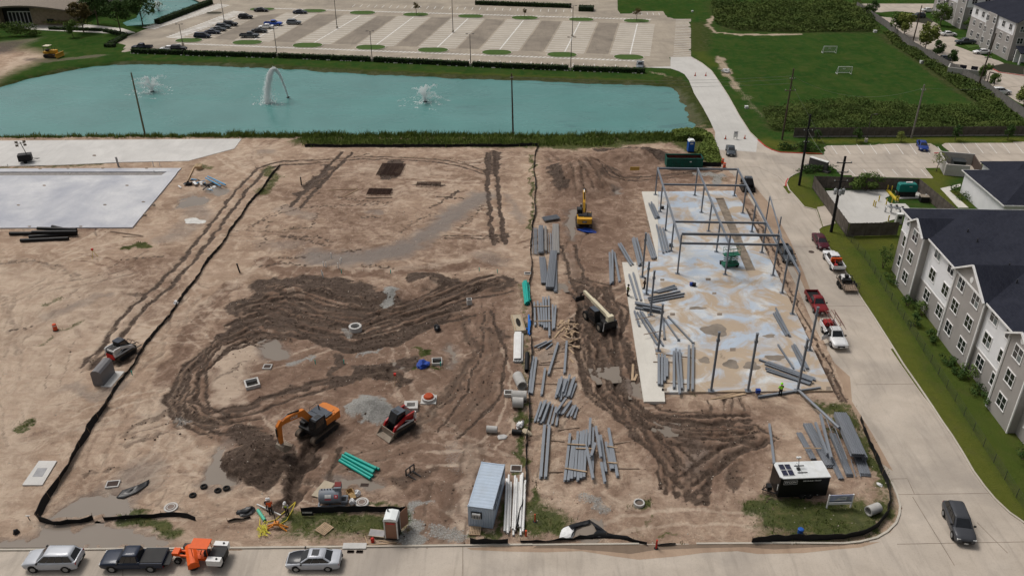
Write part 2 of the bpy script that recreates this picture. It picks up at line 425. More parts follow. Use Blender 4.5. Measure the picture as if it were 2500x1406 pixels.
Pq('pale',[(540,850),(640,830),(640,860),(600,930),(580,990),(520,1010),(500,940)],0.9,1.6)
Pq('pale',[(800,470),(1000,430),(1150,440),(1120,480),(900,530)],0.35,3);Pq('pale',[(880,390),(1060,400),(1150,430),(1000,440),(850,420)],0.5,2)
Pq('pale',[(330,1010),(480,880),(410,970),(430,1040),(600,1080),(540,1130),(400,1120),(290,1110)],0.5,3)
for p in([(0,960),(120,900),(250,800),(330,720)],[(40,850),(150,760),(260,700)],[(700,640),(900,660),(1060,650),(1230,600)],[(460,760),(560,700),(640,640)],[(1330,520),(1330,640)],[(1150,1100),(1130,1300)],[(620,1180),(700,1190)]):
    S('pale',p,4,0.55,0.9)
Pq('clay',[(430,900),(620,700),(1290,680),(1280,1100),(1000,1200),(700,1230),(560,1080),(440,1040)],0.85,5)
Pq('clay',[(1360,680),(1520,690),(1580,990),(1900,1000),(1860,1150),(1700,1250),(1600,1200),(1450,950)],0.95,4)
Pq('clay',[(1320,380),(1480,370),(1700,370),(1780,440),(1560,470),(1500,640),(1340,600)],0.8,3)
for p,w in(([(640,640),(760,665),(960,665),(1200,640)],6),([(560,700),(470,800),(400,930)],5),([(1200,720),(1240,900),(1220,1080)],5),([(560,1060),(900,1090),(1100,1080)],8)):S('clay',p,w,0.9,0.9)
# faint old wheel tracks all over the lot
rt = random.Random(99)
for k in range(270):
    px,py = rt.uniform(20,1560),rt.uniform(400,1310)
    if px<420 and py<570:continue
    g = G(px,py);a = rt.choice((rt.gauss(0.9,0.4),rt.gauss(0.1,0.5),rt.gauss(2.4,0.5)));L = rt.uniform(6,26);cv = rt.gauss(0,0.05);q = []
    for i in range(9):
        q.append((g.x,g.y));g = g+Vector((math.cos(a),math.sin(a),0))*L/8;a+=cv*L/8
    if rt.random()<0.6:T.rut(q,1.9,rt.uniform(0.22,0.42),rt.uniform(0.02,0.05),rt.uniform(0.15,0.5),'mud',True)
    else:T.rut(q,1.9,rt.uniform(0.4,0.8),rt.uniform(0.02,0.05),rt.uniform(0.3,0.7),rt.choice(('pale','pale','clay')),True)
for k in range(90):
    px,py = rt.uniform(0,1900),rt.uniform(420,1310);g = G(px,py);a = rt.gauss(0.5,0.7);L = rt.uniform(2,9)
    T.stroke(rt.choice(('pale','clay','mud','clay')),[(g.x,g.y),(g.x+math.cos(a)*L,g.y+math.sin(a)*L)],rt.uniform(0.8,3.0),rt.uniform(0.3,0.6),0.95,True,True)
# wet grey silt flats
for p,w,k in(([(1180,480),(1130,510),(1060,560),(980,610),(860,635),(760,625)],9,0.8),([(690,510),(730,520),(760,530)],6,0.5),([(640,600),(720,600)],7,0.4),([(1180,625),(1230,640)],6,0.5),([(900,515),(930,520)],3,0.6),([(1240,480),(1270,540)],4,0.5),([(640,375),(660,372)],4,0.5),
                ([(100,780),(190,740),(260,720)],5,0.5),([(170,950),(240,970),(290,940)],4,0.55),([(470,480),(480,540),(420,580)],9,0.5),([(200,1240),(330,1180),(350,1150)],9,0.6),([(560,1080),(520,1180)],5,0.5),([(1430,700),(1400,660),(1390,620)],4,0.4),([(1320,890),(1350,850)],4,0.5),([(820,1170),(900,1180)],4,0.8),([(1190,1140),(1160,1160)],3,0.6),([(1480,920),(1520,940),(1560,960)],5,0.7),([(1650,1050),(1720,1100),(1690,1150)],5,0.5),([(480,900),(380,1010),(0,1090)],3,0.3),([(1900,1290),(1960,1265)],3,0.2)):
    S('wet',p,w,k,0.9)
# dark churned mud
for p,w,k in(([(640,700),(740,688),(830,700),(900,735),(960,760)],6.5,0.95),([(590,745),(680,775),(780,795),(880,795),(980,772),(1080,735),(1170,700),(1230,688)],5.5,0.9),([(550,820),(610,785),(690,790),(790,825),(860,845),(950,828),(1040,790),(1110,745)],4.2,0.9),
                ([(640,720),(600,760),(700,745),(900,770),(1000,745)],4.5,0.85),([(690,825),(600,815),(540,840),(485,885),(440,935),(420,985),(450,1020),(540,1035)],3.2,0.85),([(830,870),(800,930),(700,955),(600,990),(545,1015)],2.2,0.75),([(1000,885),(900,905),(820,930)],3.6,0.9),([(870,900),(990,925)],3.2,0.8),
                ([(1120,760),(1160,850),(1130,930),(1070,990),(1010,1055)],2.4,0.6),([(1180,770),(1210,860),(1180,960),(1100,1040)],3.0,0.5),([(1190,800),(1230,820)],2.5,0.7),([(1140,960),(1190,990)],3,0.5),
                ([(590,1060),(650,1080),(700,1130),(640,1170),(570,1130)],4.4,1.0),([(640,1120),(600,1120)],5.5,1.0),([(760,1080),(735,1150),(700,1210),(690,1240)],3.4,1.0),([(640,1190),(620,1180)],2,0.7),([(410,1000),(350,1030),(300,1060),(310,1080),(400,1060)],1.6,0.55),
                ([(1060,1140),(1000,1170),(960,1180)],2.5,0.6),([(1100,1190),(1090,1320)],2.2,0.45),([(1150,1080),(1120,1180),(1100,1240)],2,0.4),([(1180,1090),(1160,1160)],2,0.5),
                ([(1420,690),(1480,720),(1500,780)],4.5,0.8),([(1430,720),(1440,780),(1470,850),(1480,920),(1510,980)],5.2,0.95),([(1400,780),(1400,850),(1450,900)],3.2,0.8),([(1530,830),(1540,890),(1560,950)],2.2,0.8),([(1490,960),(1560,1020),(1640,1045),(1740,1040),(1830,1060)],3.6,0.8),([(1520,1010),(1600,1070),(1700,1085),(1800,1080),(1850,1060)],4.2,0.75),([(1560,1040),(1620,1110),(1660,1150)],3,0.8),([(1830,1070),(1760,1130),(1710,1160)],3,0.7),
                ([(1650,1150),(1645,1205)],1.4,0.9),([(1705,1150),(1700,1225)],1.5,0.9),([(1800,1130),(1780,1190)],1.6,0.6),([(1205,375),(1205,400),(1200,425)],3.4,1.0),([(1215,590),(1230,575),(1200,580)],2.6,0.9),([(800,410),(770,445),(735,475)],3.2,0.9),([(960,395),(945,430)],4.2,1.0),([(910,470),(960,468)],1.6,0.8),([(1015,453),(1080,452)],1.6,0.8),
                ([(1470,370),(1560,372),(1620,390)],4.5,0.8),([(1350,430),(1370,470)],4,0.8),([(1560,430),(1480,435),(1640,430),(1700,418)],1.2,0.7),([(1550,438),(1480,445)],1.2,0.6),([(1380,400),(1440,430),(1460,450)],2,0.55),([(1500,420),(1470,440)],2.5,0.6),
                ([(1010,680),(1050,678),(1095,690)],4.2,1.0),([(1110,705),(1170,690)],3,0.95),([(1860,690),(1900,760),(1960,840),(2010,910)],1.5,0.8),([(1815,500),(1850,580),(1880,660)],1.3,0.7),([(2030,920),(2060,980)],1.2,0.8),
                ([(0,640),(90,640),(160,655),(185,680)],1.5,0.5),([(0,720),(30,780),(35,860)],1.5,0.4),([(230,880),(270,890),(310,880),(330,860)],2.4,0.75),([(215,900),(240,890)],2,0.7),([(330,720),(360,715)],1.8,0.6)):
    S('mud',p,w,k,0.55)
Pq('mud',[(1830,1332),(1300,1332),(1300,1322),(1840,1322)],0.5,0.8)
# wheel ruts
for p,g,w,dp,dk in(([(250,890),(285,810),(340,748),(400,698),(470,622),(540,532),(598,455),(640,412),(690,397),(770,396)],2.0,0.75,0.12,0.8),([(770,396),(880,386),(970,386),(1060,391),(1130,403),(1190,425)],1.4,0.5,0.10,0.9),([(850,372),(820,400),(780,440),(745,478),(722,506)],2.0,0.7,0.12,0.95),([(905,378),(870,385)],1.6,0.4,0.08,0.8),([(1200,372),(1202,430),(1206,500),(1212,560),(1220,596)],1.9,0.8,0.14,1.0),([(1218,582),(1150,580),(1086,578)],0.9,0.35,0.10,0.95),
                        ([(1170,395),(1130,398),(1090,388)],1.2,0.4,0.06,0.6),([(590,760),(640,740),(760,770),(870,790),(1000,760),(1120,715),(1210,690)],2.0,0.6,0.2,1.0),([(560,800),(660,770),(780,800),(880,815),(1010,780),(1130,735)],1.9,0.6,0.2,1.0),([(545,850),(640,800),(760,815),(860,850),(960,830),(1060,780),(1150,760)],2.2,0.6,0.18,1.0),([(640,820),(540,855),(470,920),(450,985),(500,1020),(600,1000),(720,960),(800,935)],2.0,0.55,0.16,0.9),([(520,850),(455,910),(425,975),(445,1030),(540,1050),(640,1030)],1.8,0.5,0.14,0.8),([(640,700),(720,720),(840,745),(920,750)],2,0.7,0.2,1.0),
                        ([(1190,740),(1200,850),(1170,960),(1090,1050)],1.8,0.4,0.07,0.5),([(1140,760),(1170,870),(1120,960),(1040,1030)],1.8,0.4,0.06,0.45),([(1080,1180),(1060,1260),(1050,1326)],1.9,0.45,0.06,0.5),([(1160,1080),(1130,1200),(1110,1326)],1.9,0.45,0.06,0.5),
                        ([(1420,560),(1390,620),(1400,680),(1440,720)],1.9,0.5,0.1,0.5),([(1390,600),(1410,680),(1470,700),(1500,760),(1500,850)],2,0.5,0.16,0.9),([(1380,690),(1440,740),(1430,820),(1460,900),(1500,980),(1570,1030),(1680,1050),(1800,1050)],2.1,0.55,0.2,1.0),([(1440,700),(1520,760),(1480,860),(1480,940),(1540,1020),(1640,1070),(1760,1080),(1850,1065)],2.1,0.55,0.2,1.0),([(1400,800),(1430,880),(1500,960),(1600,1060),(1650,1140),(1648,1205)],1.9,0.5,0.16,0.9),([(1850,1060),(1770,1110),(1705,1160),(1700,1225)],1.8,0.5,0.14,0.9),([(1520,940),(1600,1010),(1720,1020),(1840,1050),(1880,1080)],2.0,0.5,0.14,0.8),([(1750,975),(1755,1060),(1720,1140)],1.8,0.4,0.1,0.7),([(1800,970),(1808,1050)],1.2,0.4,0.1,0.6),([(1690,1150),(1640,1100),(1570,1060)],2.4,0.5,0.12,0.8),([(1430,830),(1520,900),(1530,960)],1.9,0.5,0.15,0.9),([(1720,1230),(1760,1290),(1790,1326)],1.9,0.4,0.05,0.3),([(1640,1220),(1700,1326)],1.9,0.4,0.04,0.3),
                        ([(1360,400),(1420,420),(1460,470)],1.8,0.6,0.15,0.5),([(1340,380),(1400,430),(1420,480)],1.8,0.6,0.15,0.5),([(1440,400),(1500,440),(1620,432),(1760,415)],1.8,0.5,0.12,0.7),([(1830,510),(1875,600),(1930,720),(2000,860),(2060,980)],0.9,0.35,0.1,0.8),
                        ([(-80,640),(60,632),(150,650),(185,690),(120,760),(40,830),(20,960),(40,1080)],2.0,0.5,0.08,0.35),([(0,740),(120,700),(250,680),(330,660)],2.0,0.5,0.08,0.4),([(20,820),(60,720),(160,660)],2,0.5,0.08,0.35),([(0,900),(60,960),(60,1050)],2,0.4,0.06,0.3),([(210,900),(250,860),(300,800)],1.6,0.6,0.12,0.8),([(380,940),(300,1080),(260,1160)],2.0,0.5,0.08,0.3),([(480,720),(440,760),(420,860),(370,900)],2.2,0.5,0.1,0.4),([(560,700),(480,780),(330,900),(290,960)],1.9,0.4,0.08,0.35),([(300,1080),(420,1040),(470,1060)],1.7,0.4,0.08,0.5)):
    T.rut(p,g,w,dp,dk)
# lanes of parallel furrows through the churned mud
fr = random.Random(17)
for p,k in(([(600,770),(680,755),(780,785),(880,795),(1000,765),(1120,720),(1225,690)],9),([(660,700),(760,700),(880,740),(960,760)],5),([(700,830),(600,815),(540,845),(475,905),(435,970),(450,1025),(540,1045)],5),([(1430,700),(1440,780),(1460,860),(1490,950),(1560,1025),(1680,1055),(1840,1058)],9),([(1500,960),(1580,1050),(1640,1120),(1660,1190)],5),([(1850,1060),(1770,1120),(1700,1190)],4),([(1170,760),(1190,860),(1150,960),(1060,1050)],2),([(760,1090),(720,1180)],3)):
    W = [Vector(q)for q in GP(p)]
    for j in range(k):
        off = fr.uniform(-2.6,2.6);q = [];ph = fr.uniform(0,6)
        for i,v in enumerate(W):
            d = (W[min(i+1,len(W)-1)]-W[max(i-1,0)]).normalized();o = off+1.1*math.sin(ph+i*1.3);q.append((v.x-d.y*o,v.y+d.x*o))
        T.rut(q,0,fr.uniform(0.25,0.6),fr.uniform(0.05,0.16),0.95,'mud',True)
for p,n in(([(600,560),(680,520),(760,505),(860,500),(950,495)],46),([(620,550),(700,500),(780,470)],24),([(690,577),(740,585),(800,600)],30),([(700,576),(770,578),(810,592)],22),([(640,650),(690,640),(750,648)],26),([(680,630),(750,628)],14),([(980,568),(1010,540),(1060,522)],18),([(1120,560),(1150,535),(1178,502)],20),([(820,480),(880,488),(950,494)],22),([(1050,508),(1100,480),(1120,465)],40),([(640,600),(660,540)],14),([(880,530),(930,530)],12),([(700,560),(760,555),(775,520)],20),([(840,615),(880,612)],10),([(1070,480),(1130,485)],24),([(880,648),(960,655)],14),([(20,807),(75,800)],6),([(310,632),(400,625)],14)):
    T.dots(p,n)
# green weeds
for p,w,k in(([(640,470),(670,440),(660,410)],4.5,0.75),([(690,560),(760,560)],2,0.3),([(310,605),(365,595)],3.0,0.95),([(740,345),(900,348),(1100,350),(1290,350),(1400,345),(1500,350)],9,1),([(0,332),(300,332),(700,336)],3.2,0.8),([(1320,352),(1400,358),(1480,352),(1640,338),(1710,350),(1730,390)],8,0.95),([(1640,340),(1700,330)],8,0.8),([(0,410),(100,408),(250,402)],1.5,0.7),([(480,405),(510,412)],2.5,0.7),([(110,740),(150,730)],1.3,0.6),([(150,805),(190,790)],1.5,0.6),([(100,840),(120,828)],1.5,0.6),([(50,1045),(80,1035)],1.8,0.8),([(320,1260),(400,1285),(430,1300)],3,0.9),([(720,1270),(800,1262),(900,1280),(980,1270)],3.6,0.95),([(720,1310),(780,1290),(960,1305)],2.0,0.6),([(900,1230),(985,1235)],1.3,0.8),([(1300,1290),(1340,1260),(1360,1290)],3.6,1),([(1290,1200),(1300,1250)],1.8,0.9),([(1230,1230),(1225,1310),(1160,1310)],2.0,0.85),
                ([(1560,1220),(1590,1235),(1545,1235)],1.4,0.8),([(1595,1260),(1590,1290)],0.9,0.6),([(1280,990),(1278,1080),(1270,1140)],1.7,0.85),([(1275,700),(1290,760),(1280,860),(1275,930)],1.3,0.6),([(1300,380),(1300,480),(1296,560)],1.2,0.75),([(1830,1240),(1960,1235),(2080,1255),(2150,1240)],4.5,1),([(1880,1280),(2000,1285),(2120,1280)],3.8,1),([(2050,1000),(2090,1060),(2130,1130),(2165,1190)],2.6,1),([(1990,985),(2050,1000)],2.6,0.9),([(2010,1050),(2080,1080)],1.8,0.7),([(1020,850),(1050,858),(1030,870)],1.8,0.95),([(1010,895),(1070,900)],1.3,0.9),([(1560,1300),(1580,1310)],1,0.5),([(1640,1305),(1650,1310)],1.2,0.7),([(1700,965),(1660,968)],1,0.4),([(1730,430),(1780,440)],1.5,0.4)):
    S('weed',p,w,k,0.8)
Pq('weed',[(1840,1225),(2080,1232),(2150,1200),(2185,1215),(2180,1270),(2140,1300),(2050,1318),(1870,1322),(1830,1280)],0.95,2.0);Pq('weed',[(1290,1215),(1330,1225),(1400,1270),(1380,1310),(1285,1315)],0.9,1.2);Pq('weed',[(690,1265),(990,1255),(985,1310),(900,1300),(720,1325),(690,1300)],0.85,1.5);Pq('weed',[(2040,980),(2080,985),(2130,1075),(2175,1180),(2140,1170),(2100,1090),(2010,1020)],0.85,1.2)
Pq('weed',[(1610,335),(1720,300),(1750,370),(1765,400),(1730,405),(1690,380)],1,1.5)
for p,w,k in(([(905,985),(870,1000),(940,1010)],4.0,1.0),([(930,1000),(900,1025),(975,1020)],3.2,0.9),([(955,715),(950,740)],3.2,0.85),([(700,890),(760,870)],1.8,0.7),([(850,805),(850,815)],2.0,0.6),([(880,865),(920,855)],1.4,0.7),([(1040,1220),(1000,1240),(1000,1320),(1030,1326)],2.2,0.7),([(1050,1300),(1100,1310),(1140,1310)],2.5,0.6),([(1110,1080),(1110,1150)],2.0,0.4),([(1700,425),(1760,430),(1750,450)],3.5,0.7),([(1420,1220),(1460,1240)],2.6,0.6),([(480,545),(460,570)],1.5,0.4),([(1780,405),(1730,408)],2,0.7),([(430,1020),(460,1035)],2,0.5),([(300,1270),(330,1260)],1,0.3)):
    S('gravel',p,w,k,0.7)
# heaps, berms and diggings
MD(905,1000,3.9,2.9,1.5,0,1.2);MD(955,722,3.3,2.6,1.2);MD(1052,690,4.2,2.4,1.1);MD(1160,700,4.5,1.8,0.7)
MD(700,712,4.5,3.0,1.2,0,1.1);MD(790,712,5.0,3.0,0.9);MD(880,730,4.0,2.5,0.6)
MD(615,1130,4.4,4.2,2.0,0,1.1,0.35);MD(1400,440,10,10,3.0,0.3,1.0,0.2,0.15);MD(1440,415,7,6,1.4);MD(1560,382,11,5,1.6,0,1.1,0.25,0.2)
MD(930,905,4.5,1.6,0.9);MD(600,1200,3,1.0,0.3);MD(560,905,3.0,4.0,0.35,0.4,0.7);MD(640,372,5,3,0.5);MD(1030,1185,3,1.4,0.5);MD(1440,1225,2.8,2.2,0.5);MD(730,350,5,2,0.6);MD(650,1230,2.5,1.0,0.4);MD(480,515,4,1.0,0.3);MD(850,1235,4,1.0,0.2)
S_tr = GP([(757,1090),(735,1160),(700,1222)]);idx,d = T.dist(S_tr,3)
T.Z[idx]-=0.75*np.clip(1.5-d/0.8,0,1)
T.Z+=T.L['mud']*(fbm(T.X*2.2,T.Y*2.2,61,3)-0.5)*0.13+T.L['gravel']*(fbm(T.X*2.8,T.Y*2.8,63,2)-0.5)*0.12
# puddles lie in hollows: (outline, water level)
PUDDLES = [[(640,838),(665,832),(705,850),(712,868),(690,876),(640,876),(634,860)],[(440,490),(465,478),(500,478),(510,488),(480,505),(435,508)],[(1385,515),(1402,508),(1408,540),(1407,570),(1400,588),(1388,585),(1378,555),(1378,535)],[(515,1100),(545,1085),(560,1120),(575,1165),(590,1190),(540,1195),(480,1190),(500,1150)],[(-80,1340),(60,1310),(110,1284),(240,1278),(330,1282),(325,1300),(400,1312),(425,1318),(415,1338),(-80,1343)],[(180,1215),(290,1200),(330,1215),(340,1240),(320,1262),(120,1264),(140,1240)],[(1095,845),(1115,842),(1120,862),(1105,885),(1110,900),(1095,900),(1092,870)],[(1400,1275),(1455,1272),(1460,1300),(1440,1312),(1395,1312)],[(830,1165),(875,1155),(925,1170),(920,1190),(830,1192)],[(950,892),(985,885),(990,900),(965,908)],[(1450,905),(1500,900),(1505,925),(1460,930)],[(1540,935),(1562,930),(1568,965),(1545,965)],[(490,445),(540,455),(560,470),(540,482),(510,470)],[(1495,465),(1515,462),(1518,472),(1498,476)],[(610,1185),(600,1192),(540,1198),(545,1190)],[(995,1110),(970,1098),(985,1115)],[(1610,1035),(1650,1040),(1640,1062),(1600,1050)],[(1340,690),(1380,690),(1390,705),(1350,712)]]
PUDDLES = [p for i,p in enumerate(PUDDLES)if i not in(14,15)]
for p in PUDDLES:
    T.sink(GP(p),-0.17,-0.3,1.0,warp=True);T.poly('wet',p,1.0,1.2)
# hard surfaces sit over sunken ground
STREET = [(p[0],p[1])for p in GP(STREET_N[::-1]+[(2060,1327),(2200,1327),(2800,1327)])]
ROAD = GP(ROAD_L+STREET_N)+[(-62,40),(78,40)]+GP([(2700,1322)]+ROAD_R2[::-1][1:]+ROAD_R[::-1]+[(1637,140),(1637,163)])
for pl in(ROAD,GP(SLAB_A),GP(SLAB_B),GP(SLAB,0.25)):
    T.sink(pl,-0.35,0.25,0.35);T2.sink(pl,-0.35,0.8,0.8)
# water margin under the reeds
T.stroke('mud',[(0,331),(600,330),(1300,331),(1660,324)],2.5,0.6)
def ZG(x,y):
    ins = False;n = len(SITE_KEEP)
    for i in range(n):
        x0,y0 = SITE_KEEP[i];x1,y1 = SITE_KEEP[i-1]
        if(y0>y)!=(y1>y)and x<(x1-x0)*(y-y0)/(y1-y0)+x0:ins = not ins
    return T.zat(x,y)if ins else T2.zat(x,y)
def on(px,py,dz=0.0,z=None):
    g = G(px,py,0 if z is None else z)
    if z is not None:return Vector((g.x,g.y,z+dz))
    return Vector((g.x,g.y,ZG(g.x,g.y)+dz))
for t in(T,T2):
    t.L['lawn'] = t.L['lawn']*1.0
fp = GP(FIELD);ins = pip(fp,T2.X,T2.Y);T2.L['weed'][ins] = np.maximum(T2.L['weed'][ins],0.0)

def terrain_mat():
    m,nt,b = node_mat('soil_and_grass')
    ge = nt.nodes.new('ShaderNodeNewGeometry');P = ge.outputs['Position']
    def at(n):
        a = nt.nodes.new('ShaderNodeAttribute');a.attribute_name = n
        s = nt.nodes.new('ShaderNodeSeparateColor');nt.links.new(a.outputs['Color'],s.inputs[0])
        return s.outputs[0],s.outputs[1],s.outputs[2],a.outputs['Alpha']
    mud,wet,pale,weed = at('soil_a');grav,lawn,rough,clay = at('soil_b')
    nb = noise_n(nt,P,0.13,5,0.6,0.5);nm = noise_n(nt,P,0.9,6,0.65,0.3);nf = noise_n(nt,P,5.0,5,0.7);nff = noise_n(nt,P,16,3,0.6)
    st = noise_n(nt,mapping(nt,P,(0.35,1.6,1),(0,0,0.35)),0.8,5,0.65,0.8)
    def sharp(mask,n,lo=0.35,hi=0.65,amt=0.55):
        v = mth(nt,'ADD',mask,mth(nt,'MULTIPLY',mth(nt,'SUBTRACT',n,0.5),amt*2))
        return ramp(nt,mth(nt,'MULTIPLY',v,1.0,True),[(lo,0.0),(hi,1.0)])
    n0 = noise_n(nt,P,0.42,6,0.68,0.8);cr = noise_n(nt,P,2.2,6,0.72,0.5)
    dry = ramp(nt,nb,[(0.30,(0.305,0.213,0.155)),(0.52,(0.425,0.308,0.228)),(0.75,(0.530,0.405,0.310))])
    dry = mixc(nt,ramp(nt,st,[(0.40,0.0),(0.70,0.45)]),dry,(0.205,0.146,0.107))
    dry = mixc(nt,ramp(nt,n0,[(0.46,0.0),(0.66,0.75)]),dry,(0.60,0.475,0.365))
    dry = mixc(nt,ramp(nt,cr,[(0.32,0.30),(0.46,0.0)]),dry,(0.190,0.132,0.096))
    clc = ramp(nt,n0,[(0.32,(0.135,0.085,0.062)),(0.52,(0.220,0.145,0.108)),(0.72,(0.375,0.270,0.206))])
    clc = mixc(nt,ramp(nt,cr,[(0.34,0.45),(0.50,0.0)]),clc,(0.082,0.055,0.040))
    c = mixc(nt,mth(nt,'MULTIPLY',sharp(clay,nm,0.22,0.72,0.55),0.88),dry,clc)
    c = mixc(nt,mth(nt,'MULTIPLY',sharp(pale,n0,0.3,0.75,0.45),0.78),c,mixc(nt,st,(0.66,0.545,0.435),(0.46,0.352,0.268)))
    wetm = sharp(wet,nb,0.2,0.8,0.35)
    c = mixc(nt,mth(nt,'MULTIPLY',wetm,0.85),c,mixc(nt,nm,(0.150,0.122,0.104),(0.225,0.190,0.165)))
    mudm = sharp(mud,mth(nt,'ADD',mth(nt,'MULTIPLY',cr,0.5),mth(nt,'MULTIPLY',n0,0.5)),0.28,0.70,0.62)
    mudc = ramp(nt,cr,[(0.34,(0.042,0.028,0.020)),(0.52,(0.080,0.054,0.040)),(0.70,(0.150,0.106,0.079))])
    mudc = mixc(nt,ramp(nt,st,[(0.52,0.0),(0.74,0.7)]),mudc,(0.185,0.134,0.100))
    c = mixc(nt,mudm,c,mudc)
    gm = sharp(grav,nf,0.35,0.7,0.45)
    gc = ramp(nt,nf,[(0.3,(0.22,0.216,0.20)),(0.55,(0.31,0.305,0.287)),(0.75,(0.42,0.412,0.39))])
    c = mixc(nt,gm,c,gc)
    c = mixc(nt,ramp(nt,nff,[(0.68,0.0),(0.76,0.45)]),c,(0.48,0.40,0.32))
    c = mixc(nt,ramp(nt,nff,[(0.22,0.45),(0.32,0.0)]),c,(0.085,0.060,0.045))
    wm = mth(nt,'MULTIPLY',sharp(weed,cr,0.30,0.80,0.75),0.9)
    wc = ramp(nt,nm,[(0.3,(0.024,0.044,0.010)),(0.52,(0.054,0.078,0.019)),(0.74,(0.135,0.125,0.052))])
    c = mixc(nt,wm,c,wc)
    # mown grass
    bl = noise_n(nt,mapping(nt,P,(1,0.25,1),(0,0,-0.25)),0.5,4,0.6)
    lc = ramp(nt,nb,[(0.30,(0.020,0.062,0.014)),(0.55,(0.034,0.080,0.018)),(0.75,(0.070,0.096,0.026))])
    lc = mixc(nt,ramp(nt,bl,[(0.4,0.0),(0.75,0.55)]),lc,(0.066,0.092,0.018))
    lc = mixc(nt,mth(nt,'MULTIPLY',nf,0.5),lc,(0.022,0.050,0.011))
    lc = mixc(nt,mth(nt,'MULTIPLY',clay,0.92),lc,mixc(nt,nm,(0.078,0.094,0.016),(0.140,0.142,0.032)))
    lc = mixc(nt,ramp(nt,n0,[(0.48,0.0),(0.72,0.6)]),lc,(0.088,0.090,0.032))
    soilk = mth(nt,'MAXIMUM',sharp(mud,nf,0.4,0.7,0.5),sharp(pale,nf,0.45,0.7,0.6))
    lawnm = mth(nt,'MULTIPLY',lawn,mth(nt,'SUBTRACT',1.0,mth(nt,'MULTIPLY',soilk,0.8)),True)
    c = mixc(nt,lawnm,c,lc)
    rm = mth(nt,'MULTIPLY',sharp(rough,nm,0.3,0.7,0.5),mth(nt,'SUBTRACT',1.0,mth(nt,'MULTIPLY',soilk,0.7)),True)
    rc = ramp(nt,nm,[(0.3,(0.028,0.042,0.013)),(0.55,(0.060,0.072,0.026)),(0.8,(0.125,0.112,0.058))])
    c = mixc(nt,rm,c,rc)
    nt.links.new(c,b.inputs['Base Color'])
    r = mixc(nt,wetm,(0.92,0.92,0.92),(0.42,0.42,0.42));r = mixc(nt,mth(nt,'MULTIPLY',mudm,0.7),r,(0.55,0.55,0.55))
    nt.links.new(r,b.inputs['Roughness']);nt.links.new(mth(nt,'MULTIPLY',mth(nt,'MAXIMUM',wetm,mth(nt,'MULTIPLY',mudm,0.5)),0.3),b.inputs['Specular IOR Level'])
    h = mth(nt,'ADD',mth(nt,'MULTIPLY',nf,0.6),mth(nt,'ADD',mth(nt,'MULTIPLY',nff,0.25),mth(nt,'MULTIPLY',nm,0.8)))
    h = mth(nt,'ADD',h,mth(nt,'MULTIPLY',cr,0.9))
    bump_n(nt,h,0.9,0.20,b)
    return m
TM = terrain_mat()
go = struct(T2.build('ground',TM))
so = struct(T.build('dirt_ground',TM,lambda x,y:pip(SITE_KEEP,x,y)))

# ---------------------------------------------------------------- water
def water_mat(name,base,rough,ripple,scale,spec=0.5,spots=None):
    m,nt,b = node_mat(name)
    ge = nt.nodes.new('ShaderNodeNewGeometry');P = ge.outputs['Position']
    n = noise_n(nt,P,0.05,4,0.6);c = ramp(nt,n,[(0.3,tuple(x*0.88 for x in base)),(0.7,tuple(x*1.1 for x in base))])
    if spots:
        sp = noise_n(nt,mapping(nt,P,(0.10,0.34,1)),1.0,3,0.6,0.4)
        gx = nt.nodes.new('ShaderNodeSeparateXYZ');nt.links.new(P,gx.inputs[0])
        reach = ramp(nt,mth(nt,'MULTIPLY',mth(nt,'ADD',gx.outputs[0],25.0),0.02,True),[(0.0,0.0),(0.5,1.0)])
        c = mixc(nt,mth(nt,'MULTIPLY',ramp(nt,sp,[(0.62,0.0),(0.68,0.6)]),reach),c,spots)
    nt.links.new(c,b.inputs['Base Color']);b.inputs['Roughness'].default_value = rough;b.inputs['IOR'].default_value = 1.33
    wr = noise_n(nt,mapping(nt,P,(0.03,0.09,1),(0,0,0.2)),1.0,4,0.6,0.8);nt.links.new(ramp(nt,wr,[(0.35,rough*0.6),(0.65,min(1,rough*1.9))]),b.inputs['Roughness'])
    b.inputs['Specular IOR Level'].default_value = spec
    w = noise_n(nt,mapping(nt,P,(1,1.7,1),(0,0,0.5)),scale,4,0.6,0.4)
    bump_n(nt,w,ripple,0.1,b)
    return m
WPOND = water_mat('pond_water',(0.088,0.232,0.220),0.22,0.6,1.1,0.4,(0.055,0.140,0.145))
WMUD = water_mat('muddy_water',(0.225,0.190,0.157),0.12,0.02,0.8,0.5)
mb = MB();mb.prism([(p[0]*1.02,p[1])for p in GP([(-190,335),(1760,335),(1740,195),(1560,188),(300,140),(0,180),(-190,230)],-0.7)],-1.4,-0.7)
pond = struct(mb.build('pond',WPOND))
mb = MB();mb.prism(GP([(280,66),(390,58),(510,10),(520,-30),(330,-30),(310,20)],-0.6),-1.4,-0.6);struct(mb.build('pond',WPOND))
for p in PUDDLES:
    pts = GP(p);cx = sum(q[0]for q in pts)/len(pts);cy = sum(q[1]for q in pts)/len(pts)
    pts = [(cx+(q[0]-cx)*1.12+(0.5 if q[0]>cx else-0.5),cy+(q[1]-cy)*1.12+(0.5 if q[1]>cy else-0.5))for q in pts]
    pts = [(q[0],max(q[1],57.2))for q in pts]
    mb = MB();mb.prism(pts,-0.2,-0.075);struct(mb.build('puddle',WMUD))

